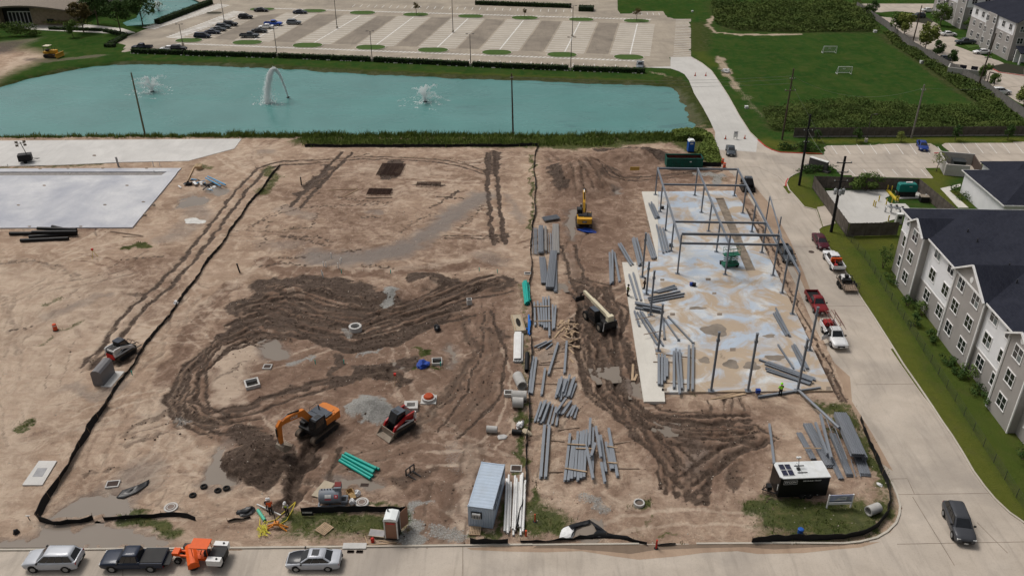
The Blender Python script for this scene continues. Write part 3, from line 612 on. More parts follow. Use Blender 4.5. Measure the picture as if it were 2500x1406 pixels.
# ---------------------------------------------------------------- concrete
def concrete_mat(name,a,b_,stain,stain_amt=0.5,streak=0.3,rough=0.75,blue=None,mudc=None,sc=1.0):
    m,nt,b = node_mat(name)
    ge = nt.nodes.new('ShaderNodeNewGeometry');P = ge.outputs['Position']
    n1 = noise_n(nt,P,0.22*sc,6,0.62,0.6);n2 = noise_n(nt,P,0.07*sc,5,0.6,1.0);n3 = noise_n(nt,P,7,4,0.6)
    c = ramp(nt,n1,[(0.3,a),(0.7,b_)])
    c = mixc(nt,mth(nt,'MULTIPLY',ramp(nt,n2,[(0.42,0.0),(0.68,1.0)]),stain_amt),c,stain)
    if blue:
        n4 = noise_n(nt,P,0.16,6,0.65,1.2);c = mixc(nt,ramp(nt,n4,[(0.40,0.0),(0.56,0.85)]),c,blue)
    if mudc:
        sx = nt.nodes.new('ShaderNodeSeparateXYZ');nt.links.new(P,sx.inputs[0])
        reach = ramp(nt,mth(nt,'MULTIPLY',mth(nt,'SUBTRACT',sx.outputs[1],mudc[1]),1/(mudc[2]-mudc[1]),True),[(0.0,mudc[3]),(1.0,mudc[4])])
        n5 = noise_n(nt,P,mudc[5],6,0.62,1.0)
        f = ramp(nt,mth(nt,'ADD',n5,reach),[(0.47,0.0),(0.60,0.9)])
        c = mixc(nt,f,c,mixc(nt,n1,mudc[0],tuple(v*0.72 for v in mudc[0])))
        f2 = ramp(nt,mth(nt,'ADD',n5,reach),[(0.72,0.0),(0.80,0.9)]);c = mixc(nt,f2,c,(0.15,0.115,0.085))
    stk = noise_n(nt,mapping(nt,P,(1.4,0.16,1),(0,0,-0.42)),0.8,4,0.6,0.6)
    c = mixc(nt,ramp(nt,stk,[(0.5,0.0),(0.8,streak)]),c,tuple(v*0.55 for v in stain))
    c = mixc(nt,ramp(nt,n3,[(0.3,0.25),(0.5,0.0)]),c,tuple(v*0.6 for v in a))
    nt.links.new(c,b.inputs['Base Color']);b.inputs['Roughness'].default_value = rough;b.inputs['Specular IOR Level'].default_value = 0.12
    bump_n(nt,n3,0.25,0.02,b)
    MATS[name] = m;return m
C_ROAD = concrete_mat('road_concrete',(0.43,0.372,0.31),(0.53,0.465,0.395),(0.31,0.275,0.24),0.75,0.4)
C_NEW = concrete_mat('new_concrete',(0.50,0.485,0.455),(0.58,0.565,0.535),(0.42,0.41,0.39),0.4,0.2)
C_LOT = concrete_mat('lot_concrete',(0.345,0.295,0.235),(0.43,0.375,0.30),(0.235,0.205,0.17),0.75,0.25)
C_SLABA = concrete_mat('pale_slab',(0.56,0.545,0.52),(0.66,0.645,0.62),(0.46,0.45,0.435),0.5,0.2)
C_SLABB = concrete_mat('grey_blue_slab',(0.44,0.45,0.485),(0.64,0.64,0.65),(0.36,0.375,0.43),0.95,0.1,0.45)
C_MAIN = concrete_mat('stained_slab',(0.54,0.54,0.53),(0.68,0.68,0.66),(0.40,0.41,0.415),0.5,0.05,0.5,blue=(0.39,0.47,0.575),mudc=((0.50,0.375,0.25),80,112,0.095,-0.13,0.21))
C_WALK = concrete_mat('walk_concrete',(0.58,0.555,0.50),(0.68,0.65,0.59),(0.45,0.42,0.37),0.4,0.1)
C_KERB = concrete_mat('kerb_concrete',(0.46,0.42,0.36),(0.56,0.52,0.45),(0.36,0.31,0.25),0.5,0.2)
M_JOINT = M('joint_sealant',(0.21,0.17,0.135),0.9,var=0.4,scale=0.7,world_co=True)
M_PAINT = M('white_paint',(0.72,0.71,0.68),0.6,var=0.12,scale=1.2,world_co=True,dirt=(0.45,0.41,0.35),dirt_amt=0.6)
M_REDKERB = M('red_paint',(0.45,0.045,0.04),0.6,var=0.2)

def ribbon(pts,w,z0,z1,mb=None,closed=False):
    """strip of width w along world points, from z0 to z1"""
    mb = mb or MB();P = [Vector((p[0],p[1]))for p in pts];n = len(P);Lr,Rr = [],[]
    for i,p in enumerate(P):
        a = P[(i-1)%n]if(closed or i>0)else p;b = P[(i+1)%n]if(closed or i<n-1)else p
        d = (b-a).normalized();nrm = Vector((-d.y,d.x))
        Lr.append(p+nrm*w/2);Rr.append(p-nrm*w/2)
    rings = [[(Rr[i].x,Rr[i].y,z0),(Rr[i].x,Rr[i].y,z1),(Lr[i].x,Lr[i].y,z1),(Lr[i].x,Lr[i].y,z0)]for i in range(n)]
    if closed:
        rings.append(rings[0]);mb.loft(rings,False)
    else:mb.loft(rings,True)
    return mb
road = MB().prism(ROAD,-0.25,0.03).build('road',C_ROAD);struct(road)
NEWC = GP([(1576,165),(1637,163),(1637,140),(1687,140)]+ROAD_R[1:]+[(1846,372),(1752,366)]+ROAD_L[:11][::-1])
struct(MB().prism(NEWC,0.0,0.035).build('road',C_NEW))
lot = struct(MB().prism(GP(LOT),-0.2,0.02).build('parking_lot',C_LOT))
drive = struct(MB().prism(GP(DRIVE),-0.2,0.024).build('driveway',C_ROAD))
slab_a = struct(MB().prism(GP(SLAB_A,0.1),-0.3,0.1).build('concrete_pavement',C_SLABA))
# building slab on the left has a plumbing slot left open along its far side
sb = GP(SLAB_B,0.2)
def sB(px,py):return G2((px,py),0.2)
mb = MB();mb.prism([sB(-160,429),sB(395,428),sB(428,428),sB(323,555),sB(-160,557)],-0.3,0.2);mb.prism([sB(-160,412),sB(443,410.5),sB(434,419),sB(-160,420)],-0.3,0.2);mb.prism([sB(407,419.4),sB(434,419.0),sB(428,428.0),sB(394,428.0)],-0.3,0.198)
slab_b = struct(mb.build('building_slab',C_SLABB))
MB().prism([sB(-160,420.2),sB(407,419.5),sB(394,427.8),sB(-160,428.8)],-0.3,0.05).build('slot_fill',M('grey_fill',(0.25,0.235,0.225),0.9,var=0.3,scale=1.5),slab_b)
# main slab: pour with an open trench
def sM(px,py):return G2((px,py),0.25)
tr = [sM(1747,484),sM(1767,483.5),sM(1845,660),sM(1822,661)]
mb = MB()
mb.prism([sM(1607,468),sM(1749.5,466.2),sM(1747,484),sM(1822,661),sM(1830,672),sM(1900,672),sM(1908,690),sM(2034,953),sM(1622,957),sM(1553,640),sM(1607,638)],-0.3,0.25)
mb.prism([sM(1749.7,466.2),sM(1790,466),sM(1815,500),sM(1899.7,671.8),sM(1830.3,671.8),sM(1822.3,661),sM(1845,660),sM(1767,483.5),sM(1747.3,484)],-0.3,0.247)
slab = struct(mb.build('building_slab',C_MAIN))
MB().prism(tr,-0.3,0.10).build('trench_fill',M('trench_mud',(0.22,0.18,0.14),0.8,var=0.45,scale=0.8,dirt=(0.10,0.085,0.07)),slab)
walk = MB();walk.prism([sM(1567,468),sM(1606.6,467.6),sM(1606.6,637.6),sM(1606,638)],-0.3,0.258)
walk.prism([sM(1519,640),sM(1552.7,640.2),sM(1621.7,957),sM(1624,980),sM(1572,980)],-0.3,0.256)
struct(walk.build('sidewalk',C_WALK))
# damp stains and small wall pockets on the slab
M_DAMP = M('standing_water_film',(0.22,0.185,0.15),0.3,var=0.25,scale=0.6,world_co=True)
def blob(px,py,w,h,z,seed,n=22,jag=0.25):
    r2 = random.Random(seed);pts = [];ph = [r2.uniform(0,6.28)for _ in range(4)]
    for k in range(n):
        a = 2*math.pi*k/n;rr = 1+jag*(math.sin(2*a+ph[0])*0.5+math.sin(3*a+ph[1])*0.6+math.sin(5*a+ph[2])*0.4)
        pts.append(G2((px+w/2*rr*math.cos(a),py+h/2*rr*math.sin(a)),z))
    return pts
for i,(px,py,w,h)in enumerate(((1745,806,70,26),(1785,889,34,24),(1835,893,40,20),(1893,873,44,15),(1702,752,38,8),(1878,820,30,8),(1720,879,30,14))):
    struct(MB().prism(blob(px,py,w,h,0.25,i),0.2,0.262).build('puddle',M_DAMP))
struct(MB().prism(blob(475,540,52,14,0.05,31),-0.2,0.06).build('grout_spill',M('spilled_grout',(0.60,0.59,0.56),0.8,var=0.15)))
for i,(px,py,w,h)in enumerate(((1757,767,12,6),(1642,767,12,6),(1789,853,14,8),(1744,716,10,5),(1617,683,10,5),(1729,682,12,6),(1622,951,12,7),(2023,948,12,9))):
    MB().prism([sM(px-w/2,py-h/2),sM(px+w/2,py-h/2),sM(px+w/2,py+h/2),sM(px-w/2,py+h/2)],0.2,0.256).build('block_out',M_JOINT,slab)
for i,(px,py)in enumerate(((108,453),(310,453),(45,501),(256,500),(350,493),(375,499),(353,523),(98,412),(166,411),(251,411),(358,411),(72,553),(197,553),(230,379))):
    MB().prism(blob(px,py,9,3.5,0.2,i,8,0.1),0.15,0.206 if py!=379 else 0.108).build('block_out',M_JOINT,slab_b if py!=379 else slab_a)
# saw joints and cracks in the paving
def joints(parent,lines,w,z):
    for ln in lines:ribbon(GP(ln),w,z-0.05,z).build('joint',M_JOINT,parent)
joints(road,[[(2190,1207),(2420,1204)],[(2228,1213),(2330,1380)],[(2090,939),(2240,937)],[(2176,1169),(2215,1168)],[(2216,1170),(2232,1205)],[(1985,748),(2112,747)],[(1905,602),(2010,603)],[(1850,408),(1900,432)],[(1780,410),(1850,408)],[(1900,432),(1918,452)],[(1990,512),(2006,552)],[(2190,1328),(2520,1322)],[(1870,490),(1925,486)],[(2385,1275),(2460,1350)],[(300,1343),(300,1410)],[(1130,1334),(1130,1410)]],0.055,0.037)
joints(drive,[[(1868,400),(2500,398)],[(2010,377.5),(2760,377)],[(2045,412),(2256,411)]],0.06,0.030)
# mud washed onto the street
M_WASH = concrete_mat('washed_mud',(0.33,0.235,0.165),(0.43,0.32,0.235),(0.24,0.165,0.115),0.7,0.4,0.6)
wash = [(2150,1322),(2100,1336),(2030,1342),(1960,1350),(1850,1352),(1800,1345),(1720,1349),(1650,1358),(1560,1366),(1500,1358),(1420,1345),(1330,1348),(1240,1346),(1150,1342),(1140,1337),(1300,1331),(1884,1327.5),(2060,1328.5)]
struct(MB().prism(GP(wash),0.0,0.034).build('mud_wash',M_WASH))
M_WASH2 = concrete_mat('wet_wash',(0.17,0.125,0.09),(0.24,0.18,0.135),(0.13,0.095,0.07),0.6,0.3,0.35)
struct(MB().prism(GP([(2080,1329),(2040,1333),(1960,1337),(1890,1341),(1820,1335),(1700,1338),(1600,1342),(1540,1352),(1480,1346),(1380,1338),(1300,1338),(1310,1332.5),(1600,1329),(1884,1328.6)]),0.0,0.039).build('mud_wash',M_WASH2))
struct(MB().prism(GP([(1790,438),(1850,500),(1900,590),(1930,640),(1958,690),(2000,790),(2010,800),(1990,740),(1960,660),(1930,590),(1880,500),(1830,440),(1800,425)]),0.0,0.0335).build('mud_wash',M_WASH))
struct(MB().prism(GP([(2030,880),(2075,920),(2080,980),(2130,1060),(2180,1150),(2150,1130),(2100,1035),(2060,952)]),0.0,0.0335).build('mud_wash',M_WASH))
# kerbs
def kerb(px,name='kerb',mat=None,w=0.16,h=0.15):
    return struct(ribbon(GP(px),w,-0.2,h).build(name,mat or C_KERB))
kerb([(p[0],p[1])for p in ROAD_L[26:]]+STREET_N[:1],w=0.2)
kerb(STREET_N[2:],w=0.2);kerb([(1884,1326),(1700,1327)],w=0.2,h=0.10);kerb([(1560,1327.5),(1300,1330)],w=0.2,h=0.10)
kerb(ROAD_R2[9:],w=0.2);kerb(ROAD_R2[1:8],w=0.2)
kerb(ROAD_R,w=0.16)
kerb([(1850,342),(1868,358),(1885,367),(1905,373),(2008,377)],mat=M_REDKERB,w=0.2);kerb([(2281,375),(2307,374)],mat=M_REDKERB,w=0.2);kerb([(1918,456),(1919,446),(1924,437)],mat=M_REDKERB,w=0.22,h=0.155)
kerb([(2256,411),(2277,436)],w=0.16)
# pads
def pad(px,z,mat,name='concrete_pad'):
    return struct(MB().prism(GP(px,z),-0.3,z).build(name,mat))
pad([(95,1124),(139,1124),(103,1183),(54,1183)],0.12,C_SLABA)
pad([(246,943),(271,944),(304,906),(278,905)],0.10,C_SLABA)
pad([(2017,466),(2160,462),(2172,478),(2160,484),(2205,530),(2150,544),(2068,545)],0.08,C_NEW);pad([(1995,506),(2018,502),(2040,545),(2010,553)],0.06,C_ROAD)
pad([(2185,466),(2252,466),(2262,483),(2196,485)],0.12,C_NEW)
pad([(2152,497),(2210,497),(2236,522),(2200,520)],0.1,C_NEW)
pad([(2296,460),(2345,449),(2345,455),(2318,466),(2365,507),(2340,507)],0.07,C_WALK,'path')
pad([(25,60),(100,55),(180,57),(300,70),(330,80),(300,84),(180,78),(60,72)],0.07,C_WALK,'path');pad([(110,57),(178,38),(182,40),(125,59)],0.066,C_WALK,'path')
# ---------------------------------------------------------------- plants
def leaf_mat(name,a,b_,c_=None,scale=0.7):
    m,nt,b = node_mat(name)
    ge = nt.nodes.new('ShaderNodeNewGeometry');P = ge.outputs['Position']
    n = noise_n(nt,P,scale,3,0.6);n2 = noise_n(nt,P,6.0,2,0.5)
    f = mth(nt,'ADD',mth(nt,'MULTIPLY',n,0.65),mth(nt,'MULTIPLY',n2,0.35))
    stops = [(0.34,a),(0.64,b_)]+([(0.72,c_)]if c_ else[])
    nt.links.new(ramp(nt,f,stops),b.inputs['Base Color']);b.inputs['Roughness'].default_value = 0.7;b.inputs['Specular IOR Level'].default_value = 0.05
    MATS[name] = m;return m
L_DARK = leaf_mat('leaf_dark',(0.027,0.058,0.017),(0.071,0.119,0.034))
L_MID = leaf_mat('leaf_mid',(0.051,0.099,0.024),(0.145,0.204,0.054))
L_RUST = leaf_mat('leaf_rust',(0.065,0.051,0.020),(0.145,0.111,0.044))
L_YEL = leaf_mat('leaf_yellow',(0.093,0.136,0.031),(0.264,0.281,0.076))
L_FIELD = leaf_mat('leaf_thicket',(0.042,0.075,0.018),(0.118,0.155,0.040),(0.25,0.225,0.085),0.16)
L_REED = leaf_mat('leaf_reed',(0.080,0.130,0.030),(0.210,0.260,0.065),(0.34,0.33,0.12),0.22)
L_LAWN = leaf_mat('leaf_lawn',(0.048,0.085,0.018),(0.130,0.160,0.040),(0.26,0.225,0.09),0.4)
BARK = M('bark',(0.10,0.075,0.055),0.9,var=0.3,scale=3)
def leaves(mb,c,r,n,size,ra,hollow=0.35):
    vs,fs = [],[]
    for _ in range(n):
        while True:
            p = Vector((ra.uniform(-1,1),ra.uniform(-1,1),ra.uniform(-1,1)))
            if hollow<p.length<=1:break
        q = Vector((c[0]+p.x*r[0],c[1]+p.y*r[1],c[2]+p.z*r[2]))
        nrm = (p+Vector((ra.gauss(0,0.6),ra.gauss(0,0.6),ra.gauss(0.3,0.6)))).normalized()
        u = nrm.cross(Vector((ra.gauss(0,1),ra.gauss(0,1),ra.gauss(0,1)))).normalized();w = nrm.cross(u)
        s = size*ra.uniform(0.6,1.3);k = len(vs)
        vs+=[q-u*s,q+w*s*0.5,q+u*s,q-w*s*0.5];fs.append((k,k+1,k+2,k+3))
    mb.add(vs,fs)
def crown(c,r,clumps,n,size,seed):
    ra = random.Random(seed);mb = MB()
    for i in range(clumps):
        a = ra.uniform(0,6.28);z = ra.uniform(-0.75,0.85);q = math.sqrt(max(0.05,1-z*z))*ra.uniform(0.35,0.8)
        cc = (c[0]+r[0]*q*math.cos(a),c[1]+r[1]*q*math.sin(a),c[2]+r[2]*z*0.75)
        s = ra.uniform(0.28,0.5)
        leaves(mb,cc,(r[0]*s,r[1]*s,r[2]*s*0.8),n//clumps,size,ra,0.2)
    return mb
TREE_CACHE = {}
def tree(name,label,loc,h,w,mat,kind=0,group=None,trunk=0.28,cat='tree',n=1400):
    key = (kind,mat.name,n,round(trunk,2),round(w/h,1))
    t = thing(name,label,cat,loc,rnd.uniform(0,6.28),group)
    if key not in TREE_CACHE:
        # unit tree of height 10, then scaled
        ra = random.Random(kind*7+3);H = 10.0;Rw = 10.0*w/h/2;zb = H*trunk;tb = MB()
        tb.tube([(0,0,-0.3),(0.05,0,zb*0.6),(0.1,0.06,H*0.55),(0,0.1,H*0.82)],[0.22,0.17,0.11,0.04],7)
        for k in range(6):
            a = k*1.05+ra.uniform(-0.3,0.3);z0 = zb*0.8+k*(H*0.09)
            tb.tube([(0.05,0,z0),(Rw*0.35*math.cos(a),Rw*0.35*math.sin(a),z0+H*0.09),(Rw*0.75*math.cos(a),Rw*0.75*math.sin(a),z0+H*0.17)],[0.09,0.06,0.02],5)
        cb = crown((0,0,(H+zb)/2),(Rw,Rw,(H-zb)/2),16,n,0.42,kind)
        TREE_CACHE[key] = (tb.mesh('trunk',BARK),cb.mesh('crown',mat))
    a,b = TREE_CACHE[key];s = h/10.0
    inst('trunk',a,t,scale=(s,s,s));inst('crown',b,t,scale=(s,s,s))
    return t
def shrub(name,label,loc,r,mat,seed,n=500,group=None,size=0.13,cat='shrub'):
    t = thing(name,label,cat,loc,0,group);mb = crown((0,0,r[2]*0.85),r,9,n,size,seed)
    mb.build('foliage',mat,t)
    sm = MB()
    for k in range(4):sm.tube([(0,0,-0.15),(r[0]*0.4*math.cos(k*1.6),r[1]*0.4*math.sin(k*1.6),r[2]*0.9)],[0.05,0.02],5)
    sm.build('stem',BARK,t);return t
def thicket(name,label,polys,mat,n,hmin,hmax,size,seed,cat='thicket'):
    """uncountable undergrowth: leaf clumps scattered over an outline"""
    ra = random.Random(seed);mb = MB();vs,fs = [],[]
    for poly in polys:
        P = GP(poly);x0 = min(p[0]for p in P);x1 = max(p[0]for p in P);y0 = min(p[1]for p in P);y1 = max(p[1]for p in P)
        k = 0
        while k<n//len(polys):
            X = np.array([ra.uniform(x0,x1)for _ in range(400)]);Y = np.array([ra.uniform(y0,y1)for _ in range(400)])
            ok = pip(P,X,Y)
            hh = np.clip((fbm(X*0.22,Y*0.22,seed)-0.25)*2,0,1)
            for x,y,o_,hv in zip(X,Y,ok,hh):
                if not o_:continue
                k+=1;H = hmin+(hmax-hmin)*hv;z = ZG(x,y)+H*math.sqrt(ra.random())
                q = Vector((x,y,z));nrm = Vector((ra.gauss(0,0.6),ra.gauss(0,0.6),ra.gauss(0.8,0.5))).normalized()
                u = nrm.cross(Vector((ra.gauss(0,1),ra.gauss(0,1),ra.gauss(0,1)))).normalized();w = nrm.cross(u);s = size*ra.uniform(0.5,1.4);i = len(vs)
                vs+=[q-u*s,q+w*s*0.55,q+u*s,q-w*s*0.55];fs.append((i,i+1,i+2,i+3))
    mb.v = [tuple(v)for v in vs];mb.f = fs
    o = mb.build(name,mat);tag(o,label,cat);o['kind'] = 'stuff';return o
def blades(name,label,pts,mat,n,h,seed,spread,cat='grass',wid=0.05):
    """tufts of grass blades on given spots (world x, y, scale)"""
    ra = random.Random(seed);vs,fs = [],[]
    for(x,y,s)in pts:
        for _ in range(n):
            bx,by = x+ra.gauss(0,spread),y+ra.gauss(0,spread);z = ZG(bx,by)-0.02
            a = ra.uniform(0,6.28);lean = ra.uniform(0.1,0.6)*h*s;hh = h*s*ra.uniform(0.5,1.2);w = wid*ra.uniform(0.7,1.5)
            d = Vector((math.cos(a),math.sin(a),0));e = Vector((-d.y,d.x,0))*w;p = Vector((bx,by,z));i = len(vs)
            vs+=[p-e,p+e,p+d*lean*0.4+Vector((0,0,hh*0.6))+e*0.7,p+d*lean+Vector((0,0,hh))]
            fs+=[(i,i+1,i+2),(i,i+2,i+3)]
    mb = MB();mb.v = [tuple(v)for v in vs];mb.f = fs
    o = mb.build(name,mat);tag(o,label,cat);o['kind'] = 'stuff';return o

# ---------------------------------------------------------------- apartment block beside the road
SID_W = M('siding_white',(0.84,0.84,0.86),0.6,var=0.05,scale=0.5)
SID_G = M('siding_grey',(0.37,0.345,0.33),0.65,var=0.07,scale=0.5)
def siding(m):
    nt = m.node_tree;b = nt.nodes['Principled BSDF'];tc = nt.nodes.new('ShaderNodeTexCoord')
    w = nt.nodes.new('ShaderNodeTexWave');w.bands_direction = 'Z';w.wave_profile = 'SAW';w.inputs['Scale'].default_value = 1.6
    nt.links.new(tc.outputs['Object'],w.inputs[0]);bump_n(nt,w.outputs[1],0.5,0.03,b)
siding(SID_W);siding(SID_G)
TRIM = M('trim_white',(0.80,0.79,0.78),0.55,var=0.06);GLASS = M('window_glass',(0.018,0.022,0.026),0.08,var=0.5,scale=0.4,spec=0.6)
BLIND = M('window_blind',(0.16,0.18,0.18),0.35,var=0.4,scale=0.8)
def shingle():
    m,nt,b = node_mat('roof_shingle');tc = nt.nodes.new('ShaderNodeTexCoord')
    br = nt.nodes.new('ShaderNodeTexBrick');br.inputs['Scale'].default_value = 1.3;br.inputs['Color1'].default_value = (0.017,0.019,0.030,1);br.inputs['Color2'].default_value = (0.025,0.028,0.042,1);br.inputs['Mortar'].default_value = (0.014,0.015,0.020,1);br.inputs['Mortar Size'].default_value = 0.02
    nt.links.new(tc.outputs['Object'],br.inputs[0])
    n = noise_n(nt,tc.outputs['Object'],0.35,5,0.65,0.6)
    c = mixc(nt,ramp(nt,n,[(0.35,0.0),(0.75,0.55)]),br.outputs[0],(0.036,0.039,0.054))
    nt.links.new(c,b.inputs['Base Color']);b.inputs['Roughness'].default_value = 0.9;b.inputs['Specular IOR Level'].default_value = 0.1;bump_n(nt,noise_n(nt,tc.outputs['Object'],9,3),0.4,0.03,b);return m
SHING = shingle()
WIN_CACHE = {}
def window_parts(parent,loc,rz,w=1.85,h=1.75):
    """double sash window; local x along the wall, -y outwards"""
    key = (round(w,2),round(h,2))
    if key not in WIN_CACHE:
        f = MB();t = 0.10
        f.bx(-w/2,w/2,-0.06,0.03,h/2-t,h/2);f.bx(-w/2-0.04,w/2+0.04,-0.09,0.03,-h/2,-h/2+t)
        f.bx(-w/2,-w/2+t,-0.058,0.03,-h/2+t,h/2-t);f.bx(w/2-t,w/2,-0.058,0.03,-h/2+t,h/2-t)
        f.bx(-0.05,0.05,-0.045,0.03,-h/2+t,h/2-t)
        r = MB();r.bx(-w/2+t,-0.05,-0.03,0.01,-0.02,0.02);r.bx(0.05,w/2-t,-0.03,0.01,-0.02,0.02)
        p = MB();p.bx(0.001,w/2-t-0.051,-0.02,0.0,0.001,h/2-t-0.021)
        WIN_CACHE[key] = (f.mesh('window',TRIM),r.mesh('rail',TRIM),p.mesh('pane',GLASS),p.mesh('pane',BLIND))
    f,r,p,pb = WIN_CACHE[key];t = 0.10
    o = inst('window',f,parent,loc,rz);inst('rail',r,o)
    for sx in(-w/2+t,0.05):
        for sz in(-h/2+t,0.02):
            inst('pane',pb if rnd.random()<0.07 else p,o,(sx,0,sz))
    return o
apt_o = G(2231.6,732);apt_ang = R(-92.07)
apt = thing('apartment_building','three storey grey and white apartment block with dark hip roof beside the road','building',(apt_o.x,apt_o.y,0),apt_ang)
# local frame: +x runs along the front towards the camera, +y is away from the road?  front faces local -y
UN = -1  # outwards = -y in local space (towards the road, -X in the world)
def awall(name,x0,x1,y0,y1,z0,z1,m):return MB().bx(x0,x1,y0,y1,z0,z1).build(name,m,apt)
SECT = [(-9.0,-4.6,0,'end'),(-4.6,0.2,1.0,'bay'),(0.2,9.4,0,'wall'),(9.4,17.5,0.5,'bay'),(17.5,24.6,0,'wall'),(24.6,29.6,1.0,'bay'),(29.6,37.5,0,'wall'),(37.5,43.0,1.0,'bay')]
APT_D = 30.0
for x0,x1,off,kind in SECT:
    if kind=='bay':
        awall('bay',x0+0.003,x1-0.003,-off,0.6,0,10.0,SID_G)
        xc = (x0+x1)/2;pk = 10.0+(x1-x0)/2*0.62;m = MB()
        m.side([(x0+0.003,10.0),(x1-0.003,10.0),(xc,pk)],-off,-off+0.25);m.build('gable',SID_G,apt)
        # gable roof runs back into the main slope
        rb = MB();e = 0.35;back = 6.0
        for sg in(-1,1):
            xe = xc+sg*((x1-x0)/2+e);ze = 10.0-e*0.62
            a = (xe,-off-e,ze);b = (xc,-off-e,pk);c = (xc,back,pk);d = (xe,back,ze)
            q = [a,b,c,d];up = [(p[0],p[1],p[2]+0.16)for p in q]
            rb.add(q+up,[(3,2,1,0),(4,5,6,7),(0,1,5,4),(1,2,6,5),(2,3,7,6),(3,0,4,7)]if sg<0 else[(0,1,2,3),(7,6,5,4),(4,5,1,0),(5,6,2,1),(6,7,3,2),(7,4,0,3)])
        rf = rb.build('bay_roof',SHING,apt)
        tb = MB()
        for sg in(-1,1):
            xe = xc+sg*((x1-x0)/2+e+0.02);ze = 10.0-e*0.62
            tb.tube([(xe,-off-e-0.05,ze+0.05),(xc,-off-e-0.05,pk+0.06)],0.15,4)
        tb.build('rake_board',TRIM,rf)
        MB().lathe([(0.38,0),(0.38,0.06)],14,axis='Y',c=(xc,-off-0.06,10.55)).build('gable_vent',TRIM,apt)
        for xe in(x0,x1):MB().bx(xe-0.09,xe+0.09,-off-0.03,-off+0.12,0,9.95).build('corner_board',TRIM,apt)
        MB().tube([(x0+0.35,-off-0.07,0.1),(x0+0.35,-off-0.07,9.6)],0.06,6).build('downspout',TRIM,apt)
    else:
        seam = 6.75 if kind=='end' else 3.75
        awall('lower_wall',x0,x1,0,0.55,0,seam,SID_G);awall('upper_wall',x0,x1,0.004,0.55,seam,10.0,SID_W)
        MB().bx(x0,x1,-0.04,0.02,seam-0.08,seam+0.08).build('band_board',TRIM,apt)
    cols = {'end':[-5.9-0.9],'bay':[(x0+x1)/2]if x1-x0<6 else[11.5,15.5],'wall':[x0+2.9,x0+7.1]if x0<10 else([19.4,23.4-0.2]if x0<20 else[31.5,35.5])}[kind]
    for c in cols:
        for z in(2.5,5.72,8.9):window_parts(apt,(c,-off-0.02,z),0)
awall('end_wall',-9.0,-8.4,0.56,APT_D,0,10.0,SID_G)
MB().bx(-8.38,44,0.7,APT_D,0,9.9).build('core',SID_G,apt)
# main hip roof
rb = MB();ov = 0.55;x0,x1,y0,y1 = -9.0-ov,44+ov,-ov,APT_D+ov;hw = (y1-y0)/2;rz_ = 9.85+hw*0.42
pts = [(x0,y0,9.85),(x1,y0,9.85),(x1,y1,9.85),(x0,y1,9.85),(x0+hw,(y0+y1)/2,rz_),(x1-hw,(y0+y1)/2,rz_)]
rb.add(pts,[(0,1,5,4),(1,2,5),(2,3,4,5),(3,0,4),(3,2,1,0)]);mroof = rb.build('roof',SHING,apt)
ribbon([(x0,y0),(x1,y0),(x1,y1),(x0,y1)],0.08,9.7,9.93,closed=True).build('gutter',TRIM,mroof)
rv = random.Random(4)
for k in range(16):
    x = rv.uniform(-6,40);y = rv.uniform(2.5,13);z = 9.85+(y-y0)*0.42
    if x-x0<y-y0:continue
    MB().lathe([(0.09,-0.1),(0.09,0.5)],8,c=(x,y,z)).build('roof_vent',M('dark_pipe',(0.05,0.05,0.055),0.5),mroof)
# lower clubhouse behind it
ch0 = G(2338,470);club = thing('clubhouse','low annex with dark shingled hip roofs behind the apartment block','building',(ch0.x+0.4,ch0.y,0),R(-2))
MB().bx(0,46,-15,0,0,4.2).build('wall',SID_W,club)
def hiproof(x0,x1,y0,y1,z,pitch,par,nm='roof',mat=None):
    w = min(x1-x0,y1-y0)/2
    if x1-x0>y1-y0:r0,r1 = (x0+w,(y0+y1)/2),(x1-w,(y0+y1)/2)
    else:r0,r1 = ((x0+x1)/2,y0+w),((x0+x1)/2,y1-w)
    m = MB();p = [(x0,y0,z),(x1,y0,z),(x1,y1,z),(x0,y1,z),(r0[0],r0[1],z+w*pitch),(r1[0],r1[1],z+w*pitch)]
    f = [(0,1,5,4),(1,2,5),(2,3,4,5),(3,0,4),(3,2,1,0)]if x1-x0>y1-y0 else[(0,1,4),(1,2,5,4),(2,3,5),(3,0,4,5),(3,2,1,0)]
    m.add(p,f);return m.build(nm,mat or SHING,par)
ro = hiproof(-0.5,46.5,-15.5,0.5,4.15,0.42,club);ribbon([(-0.5,-15.5),(46.5,-15.5),(46.5,0.5),(-0.5,0.5)],0.08,4.0,4.22,closed=True).build('gutter',TRIM,ro)
MB().bx(6,20,-0.002,6,0,3.6).build('wing_wall',SID_W,club);hiproof(5.4,20.6,-4,6.5,3.6,0.4,club,'wing_roof')
for k in range(5):MB().bx(8+k*3.1,8.5+k*3.1,-12+k,-11.5+k,6.0,6.9+k*0.1).build('roof_vent',M('dark_pipe',None),ro)
